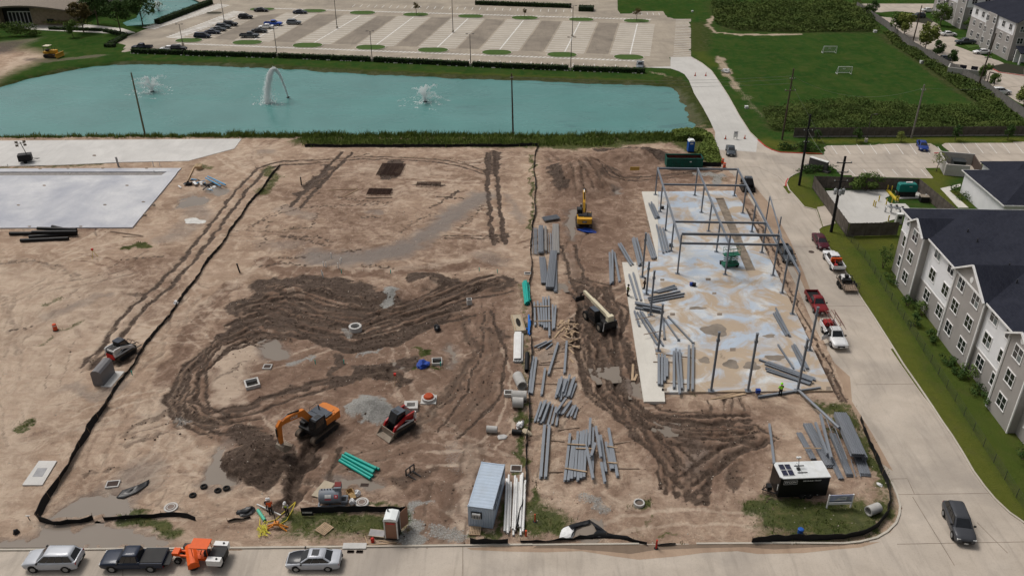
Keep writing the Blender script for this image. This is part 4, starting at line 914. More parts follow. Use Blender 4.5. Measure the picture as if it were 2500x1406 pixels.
# distant apartment houses, same estate
def far_house(label,p0,west_len,south_len,h,gab):
    t = thing('apartment_building',label,'building',(p0.x,p0.y,0),R(-2),'distant apartment houses')
    MB().bx(0,south_len,0,west_len,0,h*0.66).build('lower_wall',SID_G,t);MB().bx(0.003,south_len-0.003,0.003,west_len-0.003,h*0.66,h).build('upper_wall',SID_W,t)
    hiproof(-0.5,south_len+0.5,-0.5,west_len+0.5,h,0.45,t)
    for bx0,bx1,o in gab['south']:
        MB().bx(bx0,bx1,-o,0.4,0,h+0.05).build('bay',SID_G,t);m = MB();xc = (bx0+bx1)/2;pk = h+(bx1-bx0)/2*0.6
        m.side([(bx0-0.3,h),(bx1+0.3,h),(xc,pk+0.2)],-o-0.25,4);m.build('bay_roof',SHING,t);m = MB();m.side([(bx0,h+0.05),(bx1,h+0.05),(xc,pk)],-o-0.3,-o-0.2);m.build('gable',SID_G,t)
    for by0,by1,o in gab['west']:
        MB().bx(-o,0.4,by0,by1,0,h+0.05).build('bay',SID_G,t)
        for yy in(by0,by1):MB().bx(-o-0.04,-o+0.1,yy-0.1,yy+0.1,0,h).build('corner_board',TRIM,t)
    for z in(2.3,5.4,8.6):
        x = 2.0
        while x<south_len-1:
            o = max([g[2]for g in gab['south']if g[0]<x<g[1]]+[0]);window_parts(t,(x,-o-0.02,z),0,1.7,1.7);x+=4.0
        y = 2.0
        while y<west_len-1:
            o = max([g[2]for g in gab['west']if g[0]<y<g[1]]+[0]);window_parts(t,(-o-0.02,y,z),R(-90),1.7,1.7);y+=4.2
    return t
pq = G(2455,147);far_house('distant grey and white apartment house nearest the parking bays at top right',pq,26,34,10.2,{'south':[(0.05,5,0.8),(14,20,0.8)],'west':[(10,15,0.6)]})
pp = G(2347,72);far_house('distant grey apartment house farthest off at the top right edge',pp,24,20,10.2,{'south':[(12,19.9,0.8)],'west':[(0.05,6,0.5),(14,20,0.7)]})
# porch of the nearer distant house
po = G(2472,152);t = thing('entrance_porch','small white entrance porch with dark lean-to roof at distant house','porch',(po.x,po.y,0),R(-2))
MB().bx(0,0.4,-3.2,-2.8,0,3.2).build('post',TRIM,t);MB().bx(3.4,3.8,-3.2,-2.8,0,3.2).build('post',TRIM,t);MB().bx(0,3.8,-0.3,0,0,3.4).build('wall',TRIM,t)
m = MB();m.add([(-0.3,-3.5,3.2),(4.1,-3.5,3.2),(4.1,0,4.4),(-0.3,0,4.4),(-0.3,-3.5,3.0),(4.1,-3.5,3.0),(4.1,0,4.2),(-0.3,0,4.2)],[(0,1,2,3),(7,6,5,4),(4,5,1,0),(5,6,2,1),(6,7,3,2),(7,4,0,3)]);m.build('roof',SHING,t)
# low visitor building at the top left, curved roof over a glazed lobby
vb = G(-30,62);STONE = M('tan_stone',(0.33,0.26,0.18),0.8,var=0.25,scale=1.2,bump=0.3);DKFR = M('dark_frame',(0.03,0.03,0.032),0.4)
t = thing('visitor_building','low stone building with shallow curved roof and glazed lobby at the top left edge','building',(vb.x,vb.y,0),0)
m = MB();prof = [(-2+i*2.6,5.2+1.5*math.sin(math.pi*(i/12.0)))for i in range(13)]
m.side(prof+[(p[0],p[1]-0.5)for p in prof[::-1]],-3,22);m.build('roof',M('tan_roof',(0.20,0.165,0.13),0.7,var=0.15,scale=0.8),t)
MB().bx(0,4.6,0.3,20,0,5.1).build('wall',STONE,t);MB().bx(15,27,0,20,0,5.3).build('wall',STONE,t);MB().bx(4.62,14.98,2.5,20,0,5.6).build('lobby_wall',DKFR,t)
for k in range(7):MB().bx(6.2+k*1.25,6.42+k*1.25,2.2,2.48,0,3.6).build('mullion',TRIM,t)
MB().bx(6.2,13.9,2.3,2.47,3.6,3.9).build('transom',TRIM,t)
m = MB();m.bx(20,22,-0.35,-0.02,0.6,2.0);m.build('window',GLASS,t)
vb2 = G(95,38);t = thing('hall','plain pale wall of a long hall behind the curved-roof building','building',(vb2.x-14,vb2.y+6,0),0)
MB().bx(-40,34,4,30,0,7.5).build('wall',M('pale_wall',(0.36,0.32,0.28),0.8,var=0.08,scale=0.4),t);MB().bx(-41,35,3,31,7.5,8.0).build('roof',M('flat_roof',(0.27,0.25,0.23),0.8,var=0.1),t)
MB().bx(8,9.2,3.4,3.98,0,7.4).build('pilaster',M('grey_pilaster',(0.16,0.14,0.13),0.8),t)

# ---------------------------------------------------------------- fences
WOODF = M('weathered_fence',(0.105,0.088,0.075),0.9,var=0.3,scale=1.5,bump=0.4,dirt=(0.19,0.17,0.15),dirt_amt=0.6)
MASON = M('grey_fence_wall',(0.175,0.165,0.155),0.9,var=0.18,scale=0.8,bump=0.3)
ROT = M('concrete_footing',(0.30,0.28,0.25),0.9,var=0.2)
def fence_run(label,pts,h,mat,pitch=2.4,foot=False,group=None,name='wooden_fence',inner=False):
    P = GP(pts);t = thing(name,label,'fence',(P[0][0],P[0][1],0),0,group);ox,oy = P[0]
    cache = {}
    for a,b in zip(P[:-1],P[1:]):
        L = math.hypot(b[0]-a[0],b[1]-a[1]);n = max(1,round(L/pitch));ang = math.atan2(b[1]-a[1],b[0]-a[0]);w = L/n
        key = round(w,3)
        if key not in cache:
            pb = MB();k = max(2,int(w/0.3));rr = random.Random(int(w*1000))
            for i in range(k):pb.bx(0.055+(w-0.11)*i/k+0.006,0.055+(w-0.11)*(i+1)/k-0.006,-0.02+rr.uniform(-0.008,0.008),0.02,0.08,h+rr.uniform(-0.03,0.03))
            rl = MB();rl.bx(0.05,w-0.05,0.02,0.07,0.35,0.45);rl.bx(0.05,w-0.05,0.02,0.07,h-0.4,h-0.3)
            cache[key] = (pb.mesh('panel',mat),rl.mesh('rail',mat))
        for i in range(n):
            x,y = a[0]+(b[0]-a[0])*i/n-ox,a[1]+(b[1]-a[1])*i/n-oy
            o = inst('panel',cache[key][0],t,(x,y,0),ang);inst('rail',cache[key][1],o)
            inst('post',fence_post(h,mat),t,(x,y,0),ang)
            if foot:inst('footing',fence_foot(round(w,2)),t,(x,y,0),ang)
    return t
_fp = {}
def fence_post(h,mat):
    k = (h,mat.name)
    if k not in _fp:_fp[k] = MB().bx(-0.05,0.05,-0.05,0.05,-0.2,h+0.08).mesh('post',mat)
    return _fp[k]
def fence_foot(w):
    if('f',w)not in _fp:_fp[('f',w)] = MB().bx(0.06,w-0.06,-0.09,0.09,-0.2,0.3).mesh('footing',ROT)
    return _fp[('f',w)]
fence_run('long brown wooden fence between the grass thicket and the parking spaces',[(1937,336),(2220,334),(2560,331)],2.1,WOODF,foot=True)
fence_run('long grey fence running diagonally beside the playing field',[(2090,20),(2163,68),(2218,115),(2284,153),(2387,210),(2500,290),(2560,335)],2.1,MASON,3.2,name='boundary_fence')
fence_run('tall wooden fence around the utility yard beside the road',[(2066,577),(1983,460),(2238,467),(2330,545)],2.4,WOODF)
fence_run('wooden fence closing the near side of the utility yard',[(2069,578),(2190,575)],2.4,WOODF)
# wire fence along the verge
P = GP([(2062,575),(2110,630),(2205,780),(2290,915),(2400,1090),(2480,1215),(2560,1330)]);t = thing('wire_fence','thin dark wire fence along the lawn below the apartment block','fence',(P[0][0],P[0][1],0));FEN = M('fence_wire',(0.05,0.055,0.05),0.6)
for a,b in zip(P[:-1],P[1:]):
    n = max(1,int(math.hypot(b[0]-a[0],b[1]-a[1])/2.6))
    for i in range(n):
        x,y = a[0]+(b[0]-a[0])*i/n-P[0][0],a[1]+(b[1]-a[1])*i/n-P[0][1]
        MB().tube([(x,y,-0.2),(x,y,1.25)],0.03,5).build('post',FEN,t)
    ax,ay,bx_,by_ = a[0]-P[0][0],a[1]-P[0][1],b[0]-P[0][0],b[1]-P[0][1]
    for z in(0.15,0.4,0.65,0.9,1.2):MB().tube([(ax,ay,z),(bx_,by_,z)],0.012,4).build('wire',FEN,t)
# trash enclosure with open top
P = [G(2304,428),G(2336,437),G(2387,428)];t = thing('trash_enclosure','white walled roofless trash enclosure beside the drive aisle','enclosure',(P[0].x,P[0].y,0),R(-14));EW = M('enclosure_wall',(0.46,0.44,0.41),0.8,var=0.08)
m = MB();m.bx(0,0.25,0,7.5,0,2.2);m.bx(0.251,6.5,7.25,7.5,0,2.2);m.bx(0.251,4.2,0,0.25,0,2.2);m.build('wall',EW,t)
MB().bx(6.3,6.5,0.2,7.2,0,2.0).build('gate',M('brown_gate',(0.09,0.065,0.055),0.7),t)
m = MB();m.bx(1,3.2,3,5,0.1,1.3);m.bx(0.9,3.3,2.9,5.1,1.3,1.42);tag(m.build('trash_bin',M('bin_dark',(0.035,0.04,0.042),0.6),None,None,(P[0].x+1.6,P[0].y+1,0.05),R(-14)),'dark lidded trash bin inside the white roofless enclosure','bin')

# ---------------------------------------------------------------- far parking lot: islands, bays, hedges, lamps
GRASSM = M('island_grass',(0.052,0.100,0.016),0.9,var=0.3,scale=2.0,bump=0.4,world_co=True)
def pill(cx,cy,w,h):
    c = G(cx,cy);wl = G(cx-w/2,cy);d = (c-wl).length;a,b = G(cx,cy-h/2),G(cx,cy+h/2);r = (a-b).length/2;pts = []
    for k in range(20):
        an = 2*math.pi*k/20;q = max(0,d-r)*(1 if math.cos(an)>0 else-1)
        pts.append((c.x+q+min(r,d)*math.cos(an),c.y+r*math.sin(an)-0.035*(q+r*math.cos(an))))
    return pts
isl = [(461,100,66,10),(604,105,74,11),(751,112,74,12),(905,117,74,12),(1057,123.5,76,12),(1213,129.5,74,13),(1372,135,74,13),(1535,141,74,13),(640,24,62,7),(765,28,64,8),(885,32.5,64,9),(1015,37,64,9),(1149,41,64,9),(1281,45,66,9),(1419,49,62,9),(1554,52.5,64,9),(523,33,40,6)]
for i,(x,y,w,h)in enumerate(isl):
    pts = pill(x,y,w,h);o = struct(ribbon(pts,0.22,-0.1,0.15,closed=True).build('traffic_island',C_KERB))
    MB().prism(pts,-0.1,0.11).build('grass_top',GRASSM if i!=16 else M('dark_bed',(0.05,0.045,0.03),0.9),o)
bays = [((475,94),(590,38)),((617,100),(735,34)),((765,106),(879,39)),((917,111.5),(1010,42)),((1067,117),(1143,46)),((1219,123),(1278,50.5)),((1378,129),(1416,54.5)),((1538,135),(1556,59))]
def stall_lines(a,b,n,half,name='stall_markings',mid=True,sides=(-1,1),dirx=None,w=0.13):
    A,B = G(*a),G(*b);m = MB();d = dirx
    for i in range(n+1):
        p = A+(B-A)*(i/n)
        for s in sides:
            q = p+d*half*s
            m.add([(p.x,p.y-w/2,0.026),(q.x,q.y-w/2,0.026),(q.x,q.y+w/2,0.026),(p.x,p.y+w/2,0.026)],[(0,1,2,3)]if s>0 else[(3,2,1,0)])
    m.build(name,M_PAINT,lot)
    if mid:ribbon([(A.x,A.y),(B.x,B.y)],0.36,0.0,0.029).build('centre_line',M_PAINT,lot)
dx = (G(1538,135)-G(617,100)).normalized()
C_AISLE = concrete_mat('aisle_concrete',(0.235,0.200,0.162),(0.315,0.272,0.22),(0.16,0.138,0.115),0.7,0.3)
C_BAY = concrete_mat('bay_concrete',(0.40,0.355,0.295),(0.47,0.42,0.35),(0.33,0.29,0.24),0.5,0.1)
for(a,b),(c,d)in zip(bays[:-1],bays[1:]):
    A,B,C,D = G(*a)+dx*6.2,G(*b)+dx*6.2,G(*d)-dx*6.2,G(*c)-dx*6.2
    MB().prism([(q.x,q.y)for q in(A,B,C,D)],0.0,0.0235).build('aisle',C_AISLE,lot)
for a,b in bays[1:]:
    A,B = G(*a),G(*b);MB().prism([(q.x,q.y)for q in(A-dx*5.7,B-dx*5.7,B+dx*5.7,A+dx*5.7)],0.0,0.0225).build('bay',C_BAY,lot)
for i,(a,b)in enumerate(bays):
    L = (G(*a)-G(*b)).length;stall_lines(a,b,round(L/2.75),5.6,dirx=dx,w=0.26)
stall_lines((1644,137),(1650,49),22,4.9,dirx=dx,mid=False,sides=(1,),w=0.26)
def tick_row(p0,p1,n,dy,dxs=0.35):
    A,B = G(*p0),G(*p1);m = MB()
    for i in range(n+1):
        p = A+(B-A)*(i/n);m.add([(p.x-0.09,p.y,0.026),(p.x+0.09,p.y,0.026),(p.x+0.09+dxs,p.y+dy,0.026),(p.x-0.09+dxs,p.y+dy,0.026)],[(0,1,2,3)])
    m.build('stall_markings',M_PAINT,lot)
tick_row((460,132),(1530,170),43,4.5);tick_row((860,18),(1395,31),29,4.6);tick_row((1567,37),(1610,38),3,4)
def ladder(p0,p1,w,step):
    A,B = G(*p0),G(*p1);d = (B-A).normalized();nrm = Vector((-d.y,d.x,0));m = MB();L = (B-A).length;k = 0.0
    while k<L:
        p = A+d*k;q = p+nrm*w+d*0.8
        m.add([(p.x,p.y,0.026),(p.x+d.x*step*0.5,p.y+d.y*step*0.5,0.026),(q.x+d.x*step*0.5,q.y+d.y*step*0.5,0.026),(q.x,q.y,0.026)],[(0,1,2,3)]);k+=step
    m.build('hatched_walkway',M_PAINT,lot)
    ribbon([(A.x,A.y),(B.x,B.y)],0.15,0.0,0.028).build('walkway_line',M_PAINT,lot)
ladder((430,108),(1565,151),1.3,1.2);ladder((640,21.5),(1583,49.5),1.3,1.2);ladder((378,72),(560,14),5.5,1.6);ladder((436,95),(600,30),5.0,1.6)
LAMP = M('lamp_pole_dark',(0.06,0.055,0.05),0.5);
def lamp_pole(px,py,top,label,double=True):
    g = on(px,py,z=0.02);h = min(11.5,max(3.5,GH(px,top,g.x,g.y)));t = thing('lamp_post',label,'lamp post',g,0,'parking lot lamp posts')
    MB().lathe([(0.35,-0.1),(0.35,0.75),(0.30,0.8)],10).build('base',C_KERB,t);MB().tube([(0,0,0.8),(0,0,h)],[0.11,0.07],8).build('pole',LAMP,t)
    for s in((-1,1)if double else(1,)):
        a = MB();a.tube([(0,0,h-0.05),(s*0.6,0,h+0.05)],0.04,6);a.build('arm',LAMP,t);MB().box((s*0.85,0,h+0.05),(0.6,0.35,0.12)).build('lamp_head',LAMP,t)
for px,py,tp,lb in((548,55,-8,'tall thin lamp post beside the row of dark cars'),(447,112,60,'lamp post at the left end of the clipped hedge'),(677,138,70,'lamp post on the hedge, second from its left end'),(823,70,-10,'tall lamp post on the centre line of the second empty bay from left'),(909,150,77,'lamp post standing between second and third hedge lengths'),(1106,80,-15,'tall lamp post in the middle of the empty parking lot'),(1149,162,84,'lamp post above the middle of the hedge'),(1397,90,15,'tall lamp post in the right part of the empty parking lot'),(1393,172,92,'lamp post at the right part of the clipped hedge')):
    lamp_pole(px,py,tp,lb)
lamp_pole(2114,347,280,'black lamp post on the grass behind the parking spaces',False)
HEDGE = L_DARK
def hedge(a,b,label,w=1.5,h=1.3,seed=0,group='clipped hedges'):
    A,B = G(*a),G(*b);L = (B-A).length;ang = math.atan2(B.y-A.y,B.x-A.x);t = thing('hedge',label,'hedge',(A.x,A.y,0),ang,group);ra = random.Random(seed)
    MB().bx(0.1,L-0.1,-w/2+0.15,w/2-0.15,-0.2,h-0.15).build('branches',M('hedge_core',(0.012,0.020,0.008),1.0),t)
    m = MB();n = int(L*34);vs,fs = [],[]
    for _ in range(n):
        s = ra.random();q = Vector((ra.uniform(0,L),ra.uniform(-w/2,w/2),h*ra.uniform(0.9,1.03)))if s<0.5 else Vector((ra.uniform(0,L),ra.choice((-1,1))*w/2*ra.uniform(0.9,1.05),ra.uniform(0.1,h)))
        nr = Vector((ra.gauss(0,1),ra.gauss(0,1),ra.gauss(0.6,1))).normalized();u = nr.cross(Vector((1,0.2,0.1))).normalized();v = nr.cross(u);z = ra.uniform(0.12,0.26);i = len(vs)
        vs+=[q-u*z,q+v*z*0.6,q+u*z,q-v*z*0.6];fs.append((i,i+1,i+2,i+3))
    m.add(vs,fs);m.build('foliage',HEDGE,t)
hx = [(322,130,447,134),(452,135,674,141),(681,141.5,905,150),(913,150.5,1145,162),(1153,162.5,1388,172),(1398,172.5,1575,179)]
hl = ['first clipped hedge length from left, in front of the parked pickups','second clipped hedge length above the pond bank','third clipped hedge length above the pond bank','fourth clipped hedge length, above the right fountain','fifth clipped hedge length above the pond bank','last clipped hedge length, ending at the parked pickup by the new road']
for i,(x0,y0,x1,y1)in enumerate(hx):hedge((x0,y0),(x1,y1),hl[i],seed=i)
hedge((384,60),(515,10),'long hedge between the far pond and the hatched bays',2.2,1.6,20);hedge((120,73),(250,77),'low hedge along the footpath at top left',1.2,0.9,21);hedge((255,78),(310,90),'low hedge turning along the path end beside the plaza',1.6,1.0,22);hedge((268,112),(305,92),'dark hedge beside the plaza entry',1.8,1.0,23);hedge((256,115),(282,115),'short dark hedge stub at the lawn corner',1.8,1.0,24)
hedge((1160,12),(1395,20),'dark hedge along the far top edge of the lot',1.8,1.4,25);hedge((1412,26),(1450,27),'rounded dark hedge beside the far lot exit',4.0,1.6,26)
ra = random.Random(12);mb = MB()  # small pale boxes scattered along the near foot of the clipped hedges
for x0,y0,x1,y1 in hx:
    A,B = G(x0,y0),G(x1,y1)
    for k in range(int((B-A).length*0.7)):
        p = A+(B-A)*ra.random();s = ra.uniform(0.08,0.22);mb.box((p.x,p.y-0.95+ra.uniform(-0.1,0.1),0.1),(s*2.2,s,s),ra.uniform(-0.5,0.5))
o = mb.build('pale_specks',M('pale_speck',(0.62,0.60,0.57),0.8));tag(o,'pale specks strewn along the foot of the hedge','stones');o['kind'] = 'stuff'
# parking stalls beside the drive
m = MB()
for k in range(9):
    x = 2027+k*32.3;a,b = G(x,353),G(x+17,377);m.add([(a.x-.06,a.y,0.031),(b.x-.06,b.y,0.031),(b.x+.06,b.y,0.031),(a.x+.06,a.y,0.031)],[(0,1,2,3)])
for k in range(8):
    x = 2316+k*32.5;a,b = G(x,350),G(x+20,375);m.add([(a.x-.06,a.y,0.031),(b.x-.06,b.y,0.031),(b.x+.06,b.y,0.031),(a.x+.06,a.y,0.031)],[(0,1,2,3)])
for k in range(6):
    x = 2073+k*35;a,b = G(x,414),G(x+15,430);m.add([(a.x-.06,a.y,0.031),(b.x-.06,b.y,0.031),(b.x+.06,b.y,0.031),(a.x+.06,a.y,0.031)],[(0,1,2,3)])
m.build('stall_markings',M_PAINT,drive)
# estate roadway at the top right
EST = [(2097,10),(2170,60),(2225,100),(2290,140),(2400,195),(2560,300),(2560,190),(2500,168),(2460,160),(2440,150),(2385,132),(2330,112),(2347,100),(2300,80),(2290,60),(2250,40),(2290,10)]
est = struct(MB().prism(GP(EST),-0.2,0.04).build('road',C_ROAD));T2L = None
kerb([(2416,166),(2440,178),(2500,186)],mat=M_REDKERB,w=0.25);kerb([(2212,38),(2207,44),(2218,52)],mat=M_REDKERB,w=0.25)
pad([(2335,92),(2375,92),(2407,112),(2365,118)],0.10,GRASSM,'lawn');pad([(2416,163),(2440,175),(2500,183),(2500,163),(2455,155)],0.10,M('mulch',(0.03,0.03,0.018),0.95),'planting_bed');pad([(2208,42),(2240,32),(2280,52),(2270,60),(2222,52)],0.10,M('mulch',None),'planting_bed')

# ---------------------------------------------------------------- goals
NET = M('goal_net',(0.20,0.24,0.20),0.9);GW = M('goal_white',(0.74,0.75,0.74),0.5)
def goal(p0,p1,label):
    A,B = G(*p0),G(*p1);L = (B-A).length;t = thing('soccer_goal',label,'goal',(A.x,A.y,0),math.atan2(B.y-A.y,B.x-A.x),'soccer goals')
    h,d = 2.0,1.4
    for x in(0,L):MB().tube([(x,0,0),(x,0,h)],0.07,6).build('post',GW,t);MB().tube([(x,0,h),(x,d,0.05)],0.05,6).build('stay',GW,t);MB().tube([(x,0,0.05),(x,d,0.05)],0.05,6).build('ground_bar',GW,t)
    MB().tube([(0,0,h),(L,0,h)],0.07,6).build('crossbar',GW,t);MB().tube([(0,d,0.05),(L,d,0.05)],0.05,6).build('ground_bar',GW,t)
    n = MB()
    for k in range(1,16):x = L*k/16;n.tube([(x,0,h),(x,d,0.05)],0.014,3)
    for k in range(1,8):f = k/8;n.tube([(0,d*f,h*(1-f)),(L,d*f,h*(1-f))],0.014,3)
    n.build('net',NET,t);MB().box((L/2,0.55,1.3),(0.7,0.03,0.18)).build('tag',GW,t)
goal((2009,131),(2041,131),'farther white soccer goal on the green field');goal((2044,182),(2078,182),'nearer white soccer goal on the green field')

# ---------------------------------------------------------------- utility poles and wires
WOODP = M('pole_wood',(0.085,0.065,0.048),0.9,var=0.2,scale=2);BLKP = M('pole_black',(0.014,0.014,0.015),0.7);GREYP = M('pole_grey',(0.22,0.20,0.175),0.85,var=0.15);CER = M('insulator',(0.42,0.43,0.42),0.4)
POLES = {}
def pole(key,px,py,tx,ty,r,mat,label,arms=(),zbase=None,tr=False):
    g = on(px,py);h = GH(tx,ty,g.x,g.y);top = G(tx,ty,h);lx,ly = (top.x-g.x),0.0
    t = thing('utility_pole',label,'utility pole',g,0);MB().tube([(0,0,-0.6),(lx,ly,h-g.z)],[r,r*0.7],10).build('pole',mat,t)
    def at(f):return Vector((lx*f,ly*f,(h-g.z)*f))
    for f,w in arms:
        p = at(f);MB().box(p+Vector((0,-0.12,0)),(w,0.12,0.12)).build('crossarm',mat,t)
        for s in(-0.45,0,0.45):MB().lathe([(0.05,0.06),(0.09,0.12),(0.05,0.3)],8,c=p+Vector((w*s,-0.12,0))).build('insulator',CER,t)
    if tr:
        for s in(-0.6,0.05,0.7):
            p = at(0.55)+Vector((s,-0.5 if abs(s)<0.2 else-0.1,0));MB().lathe([(0.22,-0.5),(0.26,-0.4),(0.26,0.35),(0.18,0.45)],12,c=p).build('transformer',M('transformer_grey',(0.40,0.41,0.42),0.45),t)
            MB().lathe([(0.04,0.4),(0.06,0.5),(0.03,0.75)],8,c=p).build('bushing',CER,t)
    POLES[key] = (g,lx,h);return t
pole('pl',355,333,320,178,0.2,M('pole_tan',(0.12,0.105,0.06),0.9,var=0.2),'leaning bare wooden pole at the near pond bank on the left')
pole('pc',1253,331,1249,180,0.2,WOODP,'bare wooden pole at the middle of the near pond bank',[(0.93,0.5)])
pole('pa',1951,453,1979,280,0.24,BLKP,'black utility pole on the grass tip beside the driveway',[(0.78,1.6),(0.62,0.9)])
pole('pb',2029,566,2064,382,0.26,BLKP,'black utility pole carrying three transformers beside the utility yard',[(0.92,2.4),(0.80,1.8),(0.68,2.2)],tr=True)
pole('pd',1909,342,1938,168,0.2,WOODP,'brown wooden utility pole where the wires cross the road',[(0.86,1.0),(0.70,2.2)])
pole('pe',2225,338,2257,207,0.2,GREYP,'grey utility pole behind the parked blue car',[(0.9,0.9)])
pole('pf',2387,212,2432,82,0.2,WOODP,'utility pole by the open-topped enclosure behind the diagonal fence',[(0.55,1.6)])
pole('pg',2228,105,2251,14,0.2,WOODP,'farthest utility pole beside the diagonal fence')
WIRE = M('wire_grey',(0.17,0.18,0.15),0.6)
def wire(name,label,a,b,sag,r=0.022):
    pts = []
    for k in range(17):
        f = k/16;p = Vector(a)*(1-f)+Vector(b)*f;p.z-=sag*4*f*(1-f);pts.append(p)
    o = MB().tube(pts,r,4).build(name,WIRE);tag(o,label,'wire','overhead wires');return o
def ptop(k,f):g,lx,h = POLES[k];return Vector((g.x+lx*f,g.y,g.z+(h-g.z)*f))
for i,f in enumerate((0.90,0.86,0.80)):
    wire('overhead_wire',['topmost thin wire from the road pole to the pond pole','middle thin wire from the road pole to the pond pole','lowest thin wire from the road pole to the pond pole'][i],ptop('pd',f),ptop('pc',0.95-0.04*i),0.9)
wire('overhead_wire','sagging wire from the brown road pole to the grey pole',ptop('pd',0.9),ptop('pe',0.94),3.0);wire('overhead_wire','wire running from the grey pole off to the right',ptop('pe',0.94),ptop('pe',0.94)+Vector((42,12,0)),1.6)
wire('overhead_wire','wire between the two black utility poles',ptop('pa',0.78),ptop('pb',0.8),0.8);wire('guy_wire','guy wire from the brown pole down to the planting',ptop('pd',0.8),on(2020,365),0.0,0.03)

# ---------------------------------------------------------------- planting
def gz(px,py):return on(px,py,-0.02)
tree('broad_tree','rust tinged tree beside the footpath at top left',gz(205,80),9.5,8.0,L_RUST,1);tree('broad_tree','tall dark tree behind the path at top left',gz(240,62),11,9.0,L_DARK,2);tree('broad_tree','wide dark tree at the plaza edge',gz(295,80),10.5,10.0,L_DARK,3);tree('broad_tree','round dark tree before the far pond',gz(348,60),11.5,10.5,L_DARK,4);tree('round_tree','small pale green tree on the lawn by the path',gz(179,92),5.5,4.4,L_MID,5,trunk=0.12)
shrub('shrub_mass','dark shrubs in front of the curved roof building',gz(25,92),(9,4,2.6),L_MID,61,1500,size=0.3);shrub('shrub_mass','green shrub bed beside the lobby',gz(60,90),(5,3,1.6),L_FIELD,62,700,size=0.25);shrub('shrub_mass','bushes below the pale hall wall',gz(150,48),(14,6,2.2),L_MID,63,1800,size=0.35);shrub('shrub_mass','low planting between path and far trees',gz(170,62),(10,5,1.0),L_YEL,64,1000,size=0.25);shrub('shrub_mass','light green bushes behind the dark trees at top left',gz(290,30),(15,8,2.5),L_MID,65,1800,size=0.35)
for i,(x,y,h,c)in enumerate(((1017,37,4.2,L_RUST),(1280,45,3.2,L_RUST),(1554,52,4.4,L_RUST))):
    tree('island_tree',['reddish young tree on a far island near the lot middle','thin reddish sapling on a far island','rounded rust coloured tree on the far right island'][i],on(x,y,0.1,z=0),h,[3.2,1.6,3.6][i],c,6+i,'young island trees',0.4,n=500)
for i,(x,y,h,w,c,lb)in enumerate(((2183,85,7.5,4.5,L_MID,'leafy tree on the estate side of the diagonal fence, upper one'),(2205,92,8.0,5.0,L_YEL,'yellow green tree beside the diagonal fence'),(2258,124,8.5,5.0,L_YEL,'tall yellow green tree near the estate lamp'),(2287,139,5.0,3.2,L_DARK,'dark young tree inside the diagonal fence'),(2323,158,4.5,2.6,L_DARK,'narrow dark tree above the enclosure fence'),(2295,64,7.5,5.4,L_MID,'green tree in front of the farthest apartment house'),(2402,200,5.0,2.8,L_MID,'slim tree beside the estate utility pole'),(2425,216,4.0,2.6,L_MID,'small tree near the white suv by the fence'),(2497,262,5.5,3.5,L_YEL,'yellowing tree at the right end of the diagonal fence'),(2365,78,5.0,3.6,L_MID,'small tree before the windows of the far grey house'),(2126,38,5,3.6,L_DARK,'dark tree at the top of the diagonal fence'),(2413,440,4.0,3.4,L_MID,'bushy small tree beside the annex roof'))):
    tree('fence_tree',lb,gz(x,y),h,w*1.2,c,20+i,None,0.12,n=1800)
for i,(x,y,h,w,c)in enumerate(((2091,347,3.4,2.0,L_DARK),(2199,348,2.7,2.2,L_YEL),(2331,344,3.6,1.9,L_DARK),(2460,342,3.6,2.0,L_DARK),(1993,347,2.8,1.7,L_DARK))):
    tree('young_tree',['dark young tree by the wooden fence left of the lamp post','yellow green young tree by the wooden fence','dark young tree on the grass behind the blue car','dark young tree by the fence at the right edge','leftmost small tree along the wooden fence'][i],gz(x,y),h,w*1.15,c,40+i,'young trees along the wooden fence',0.15,n=900)
tree('young_tree','thin leafed young tree on the lawn by the trash enclosure',gz(2286,418),3.9,3.0,L_YEL,47,None,0.38,n=260)
shrub('shrub_mass','dark rounded shrubs inside the red kerb corner',gz(1940,366),(3.4,2.0,1.5),L_DARK,70,900,size=0.2);shrub('shrub_mass','shrubs around the entrance sign',gz(1985,420),(4.6,1.5,0.9),L_DARK,71,900,size=0.18);shrub('overgrown_bush','overgrown green bush inside the utility yard',gz(2112,467),(3.6,1.9,2.1),L_MID,72,1600,size=0.2);shrub('shrub_mass','dark mulched shrub bed behind the red kerb',gz(1985,366),(2.4,1.6,0.7),L_DARK,74,500,size=0.15);shrub('hedge','dark shrubs along the annex wall',gz(2345,478),(2.2,3.6,0.8),L_DARK,73,600,size=0.15)
for i,(x,y,r)in enumerate(((2155,655,(1.3,1.3,2.6)),(2185,690,(1.6,2.2,0.9)),(2232,795,(1.1,1.2,1.1)),(2250,770,(1.2,1.3,1.3)),(2215,745,(1.2,2.0,0.9)),(2275,830,(1.2,1.4,0.8)),(2310,885,(1.1,1.3,0.8)),(2365,925,(1.4,1.3,1.3)),(2395,965,(1.3,1.4,0.9)),(2340,915,(1.1,1.4,0.8)),(2495,1120,(1.4,1.6,1.1)),(2420,1000,(1.0,1.2,0.8)))):
    shrub('shrub',['tall dark conifer at the far end of the apartment lawn','dark shrubs below the first gable','low dark shrub below the second white section','green shrub against the apartment wall near the first white section','low shrub beside the first downspout','low shrub under the middle gable windows','dark low shrub under the middle gable, nearer one','bright shrub below the second white section','dark shrub left of the nearest grey bay','low shrub between the middle gable and the bright shrub','dark shrub at the bottom right corner by the wall','small shrub at the foot of the nearest grey bay'][i],gz(x,y),r,(L_DARK,L_DARK,L_DARK,L_MID,L_DARK,L_DARK,L_DARK,L_MID,L_DARK,L_DARK,L_DARK,L_DARK)[i],80+i,420,size=0.13)
thicket('thicket','overgrown weedy thicket between the field and the wooden fence',[[(1862,270),(1990,258),(2150,252),(2420,272),(2510,300),(2500,322),(1945,325),(1880,320)]],L_FIELD,42000,0.2,2.1,0.19,5)
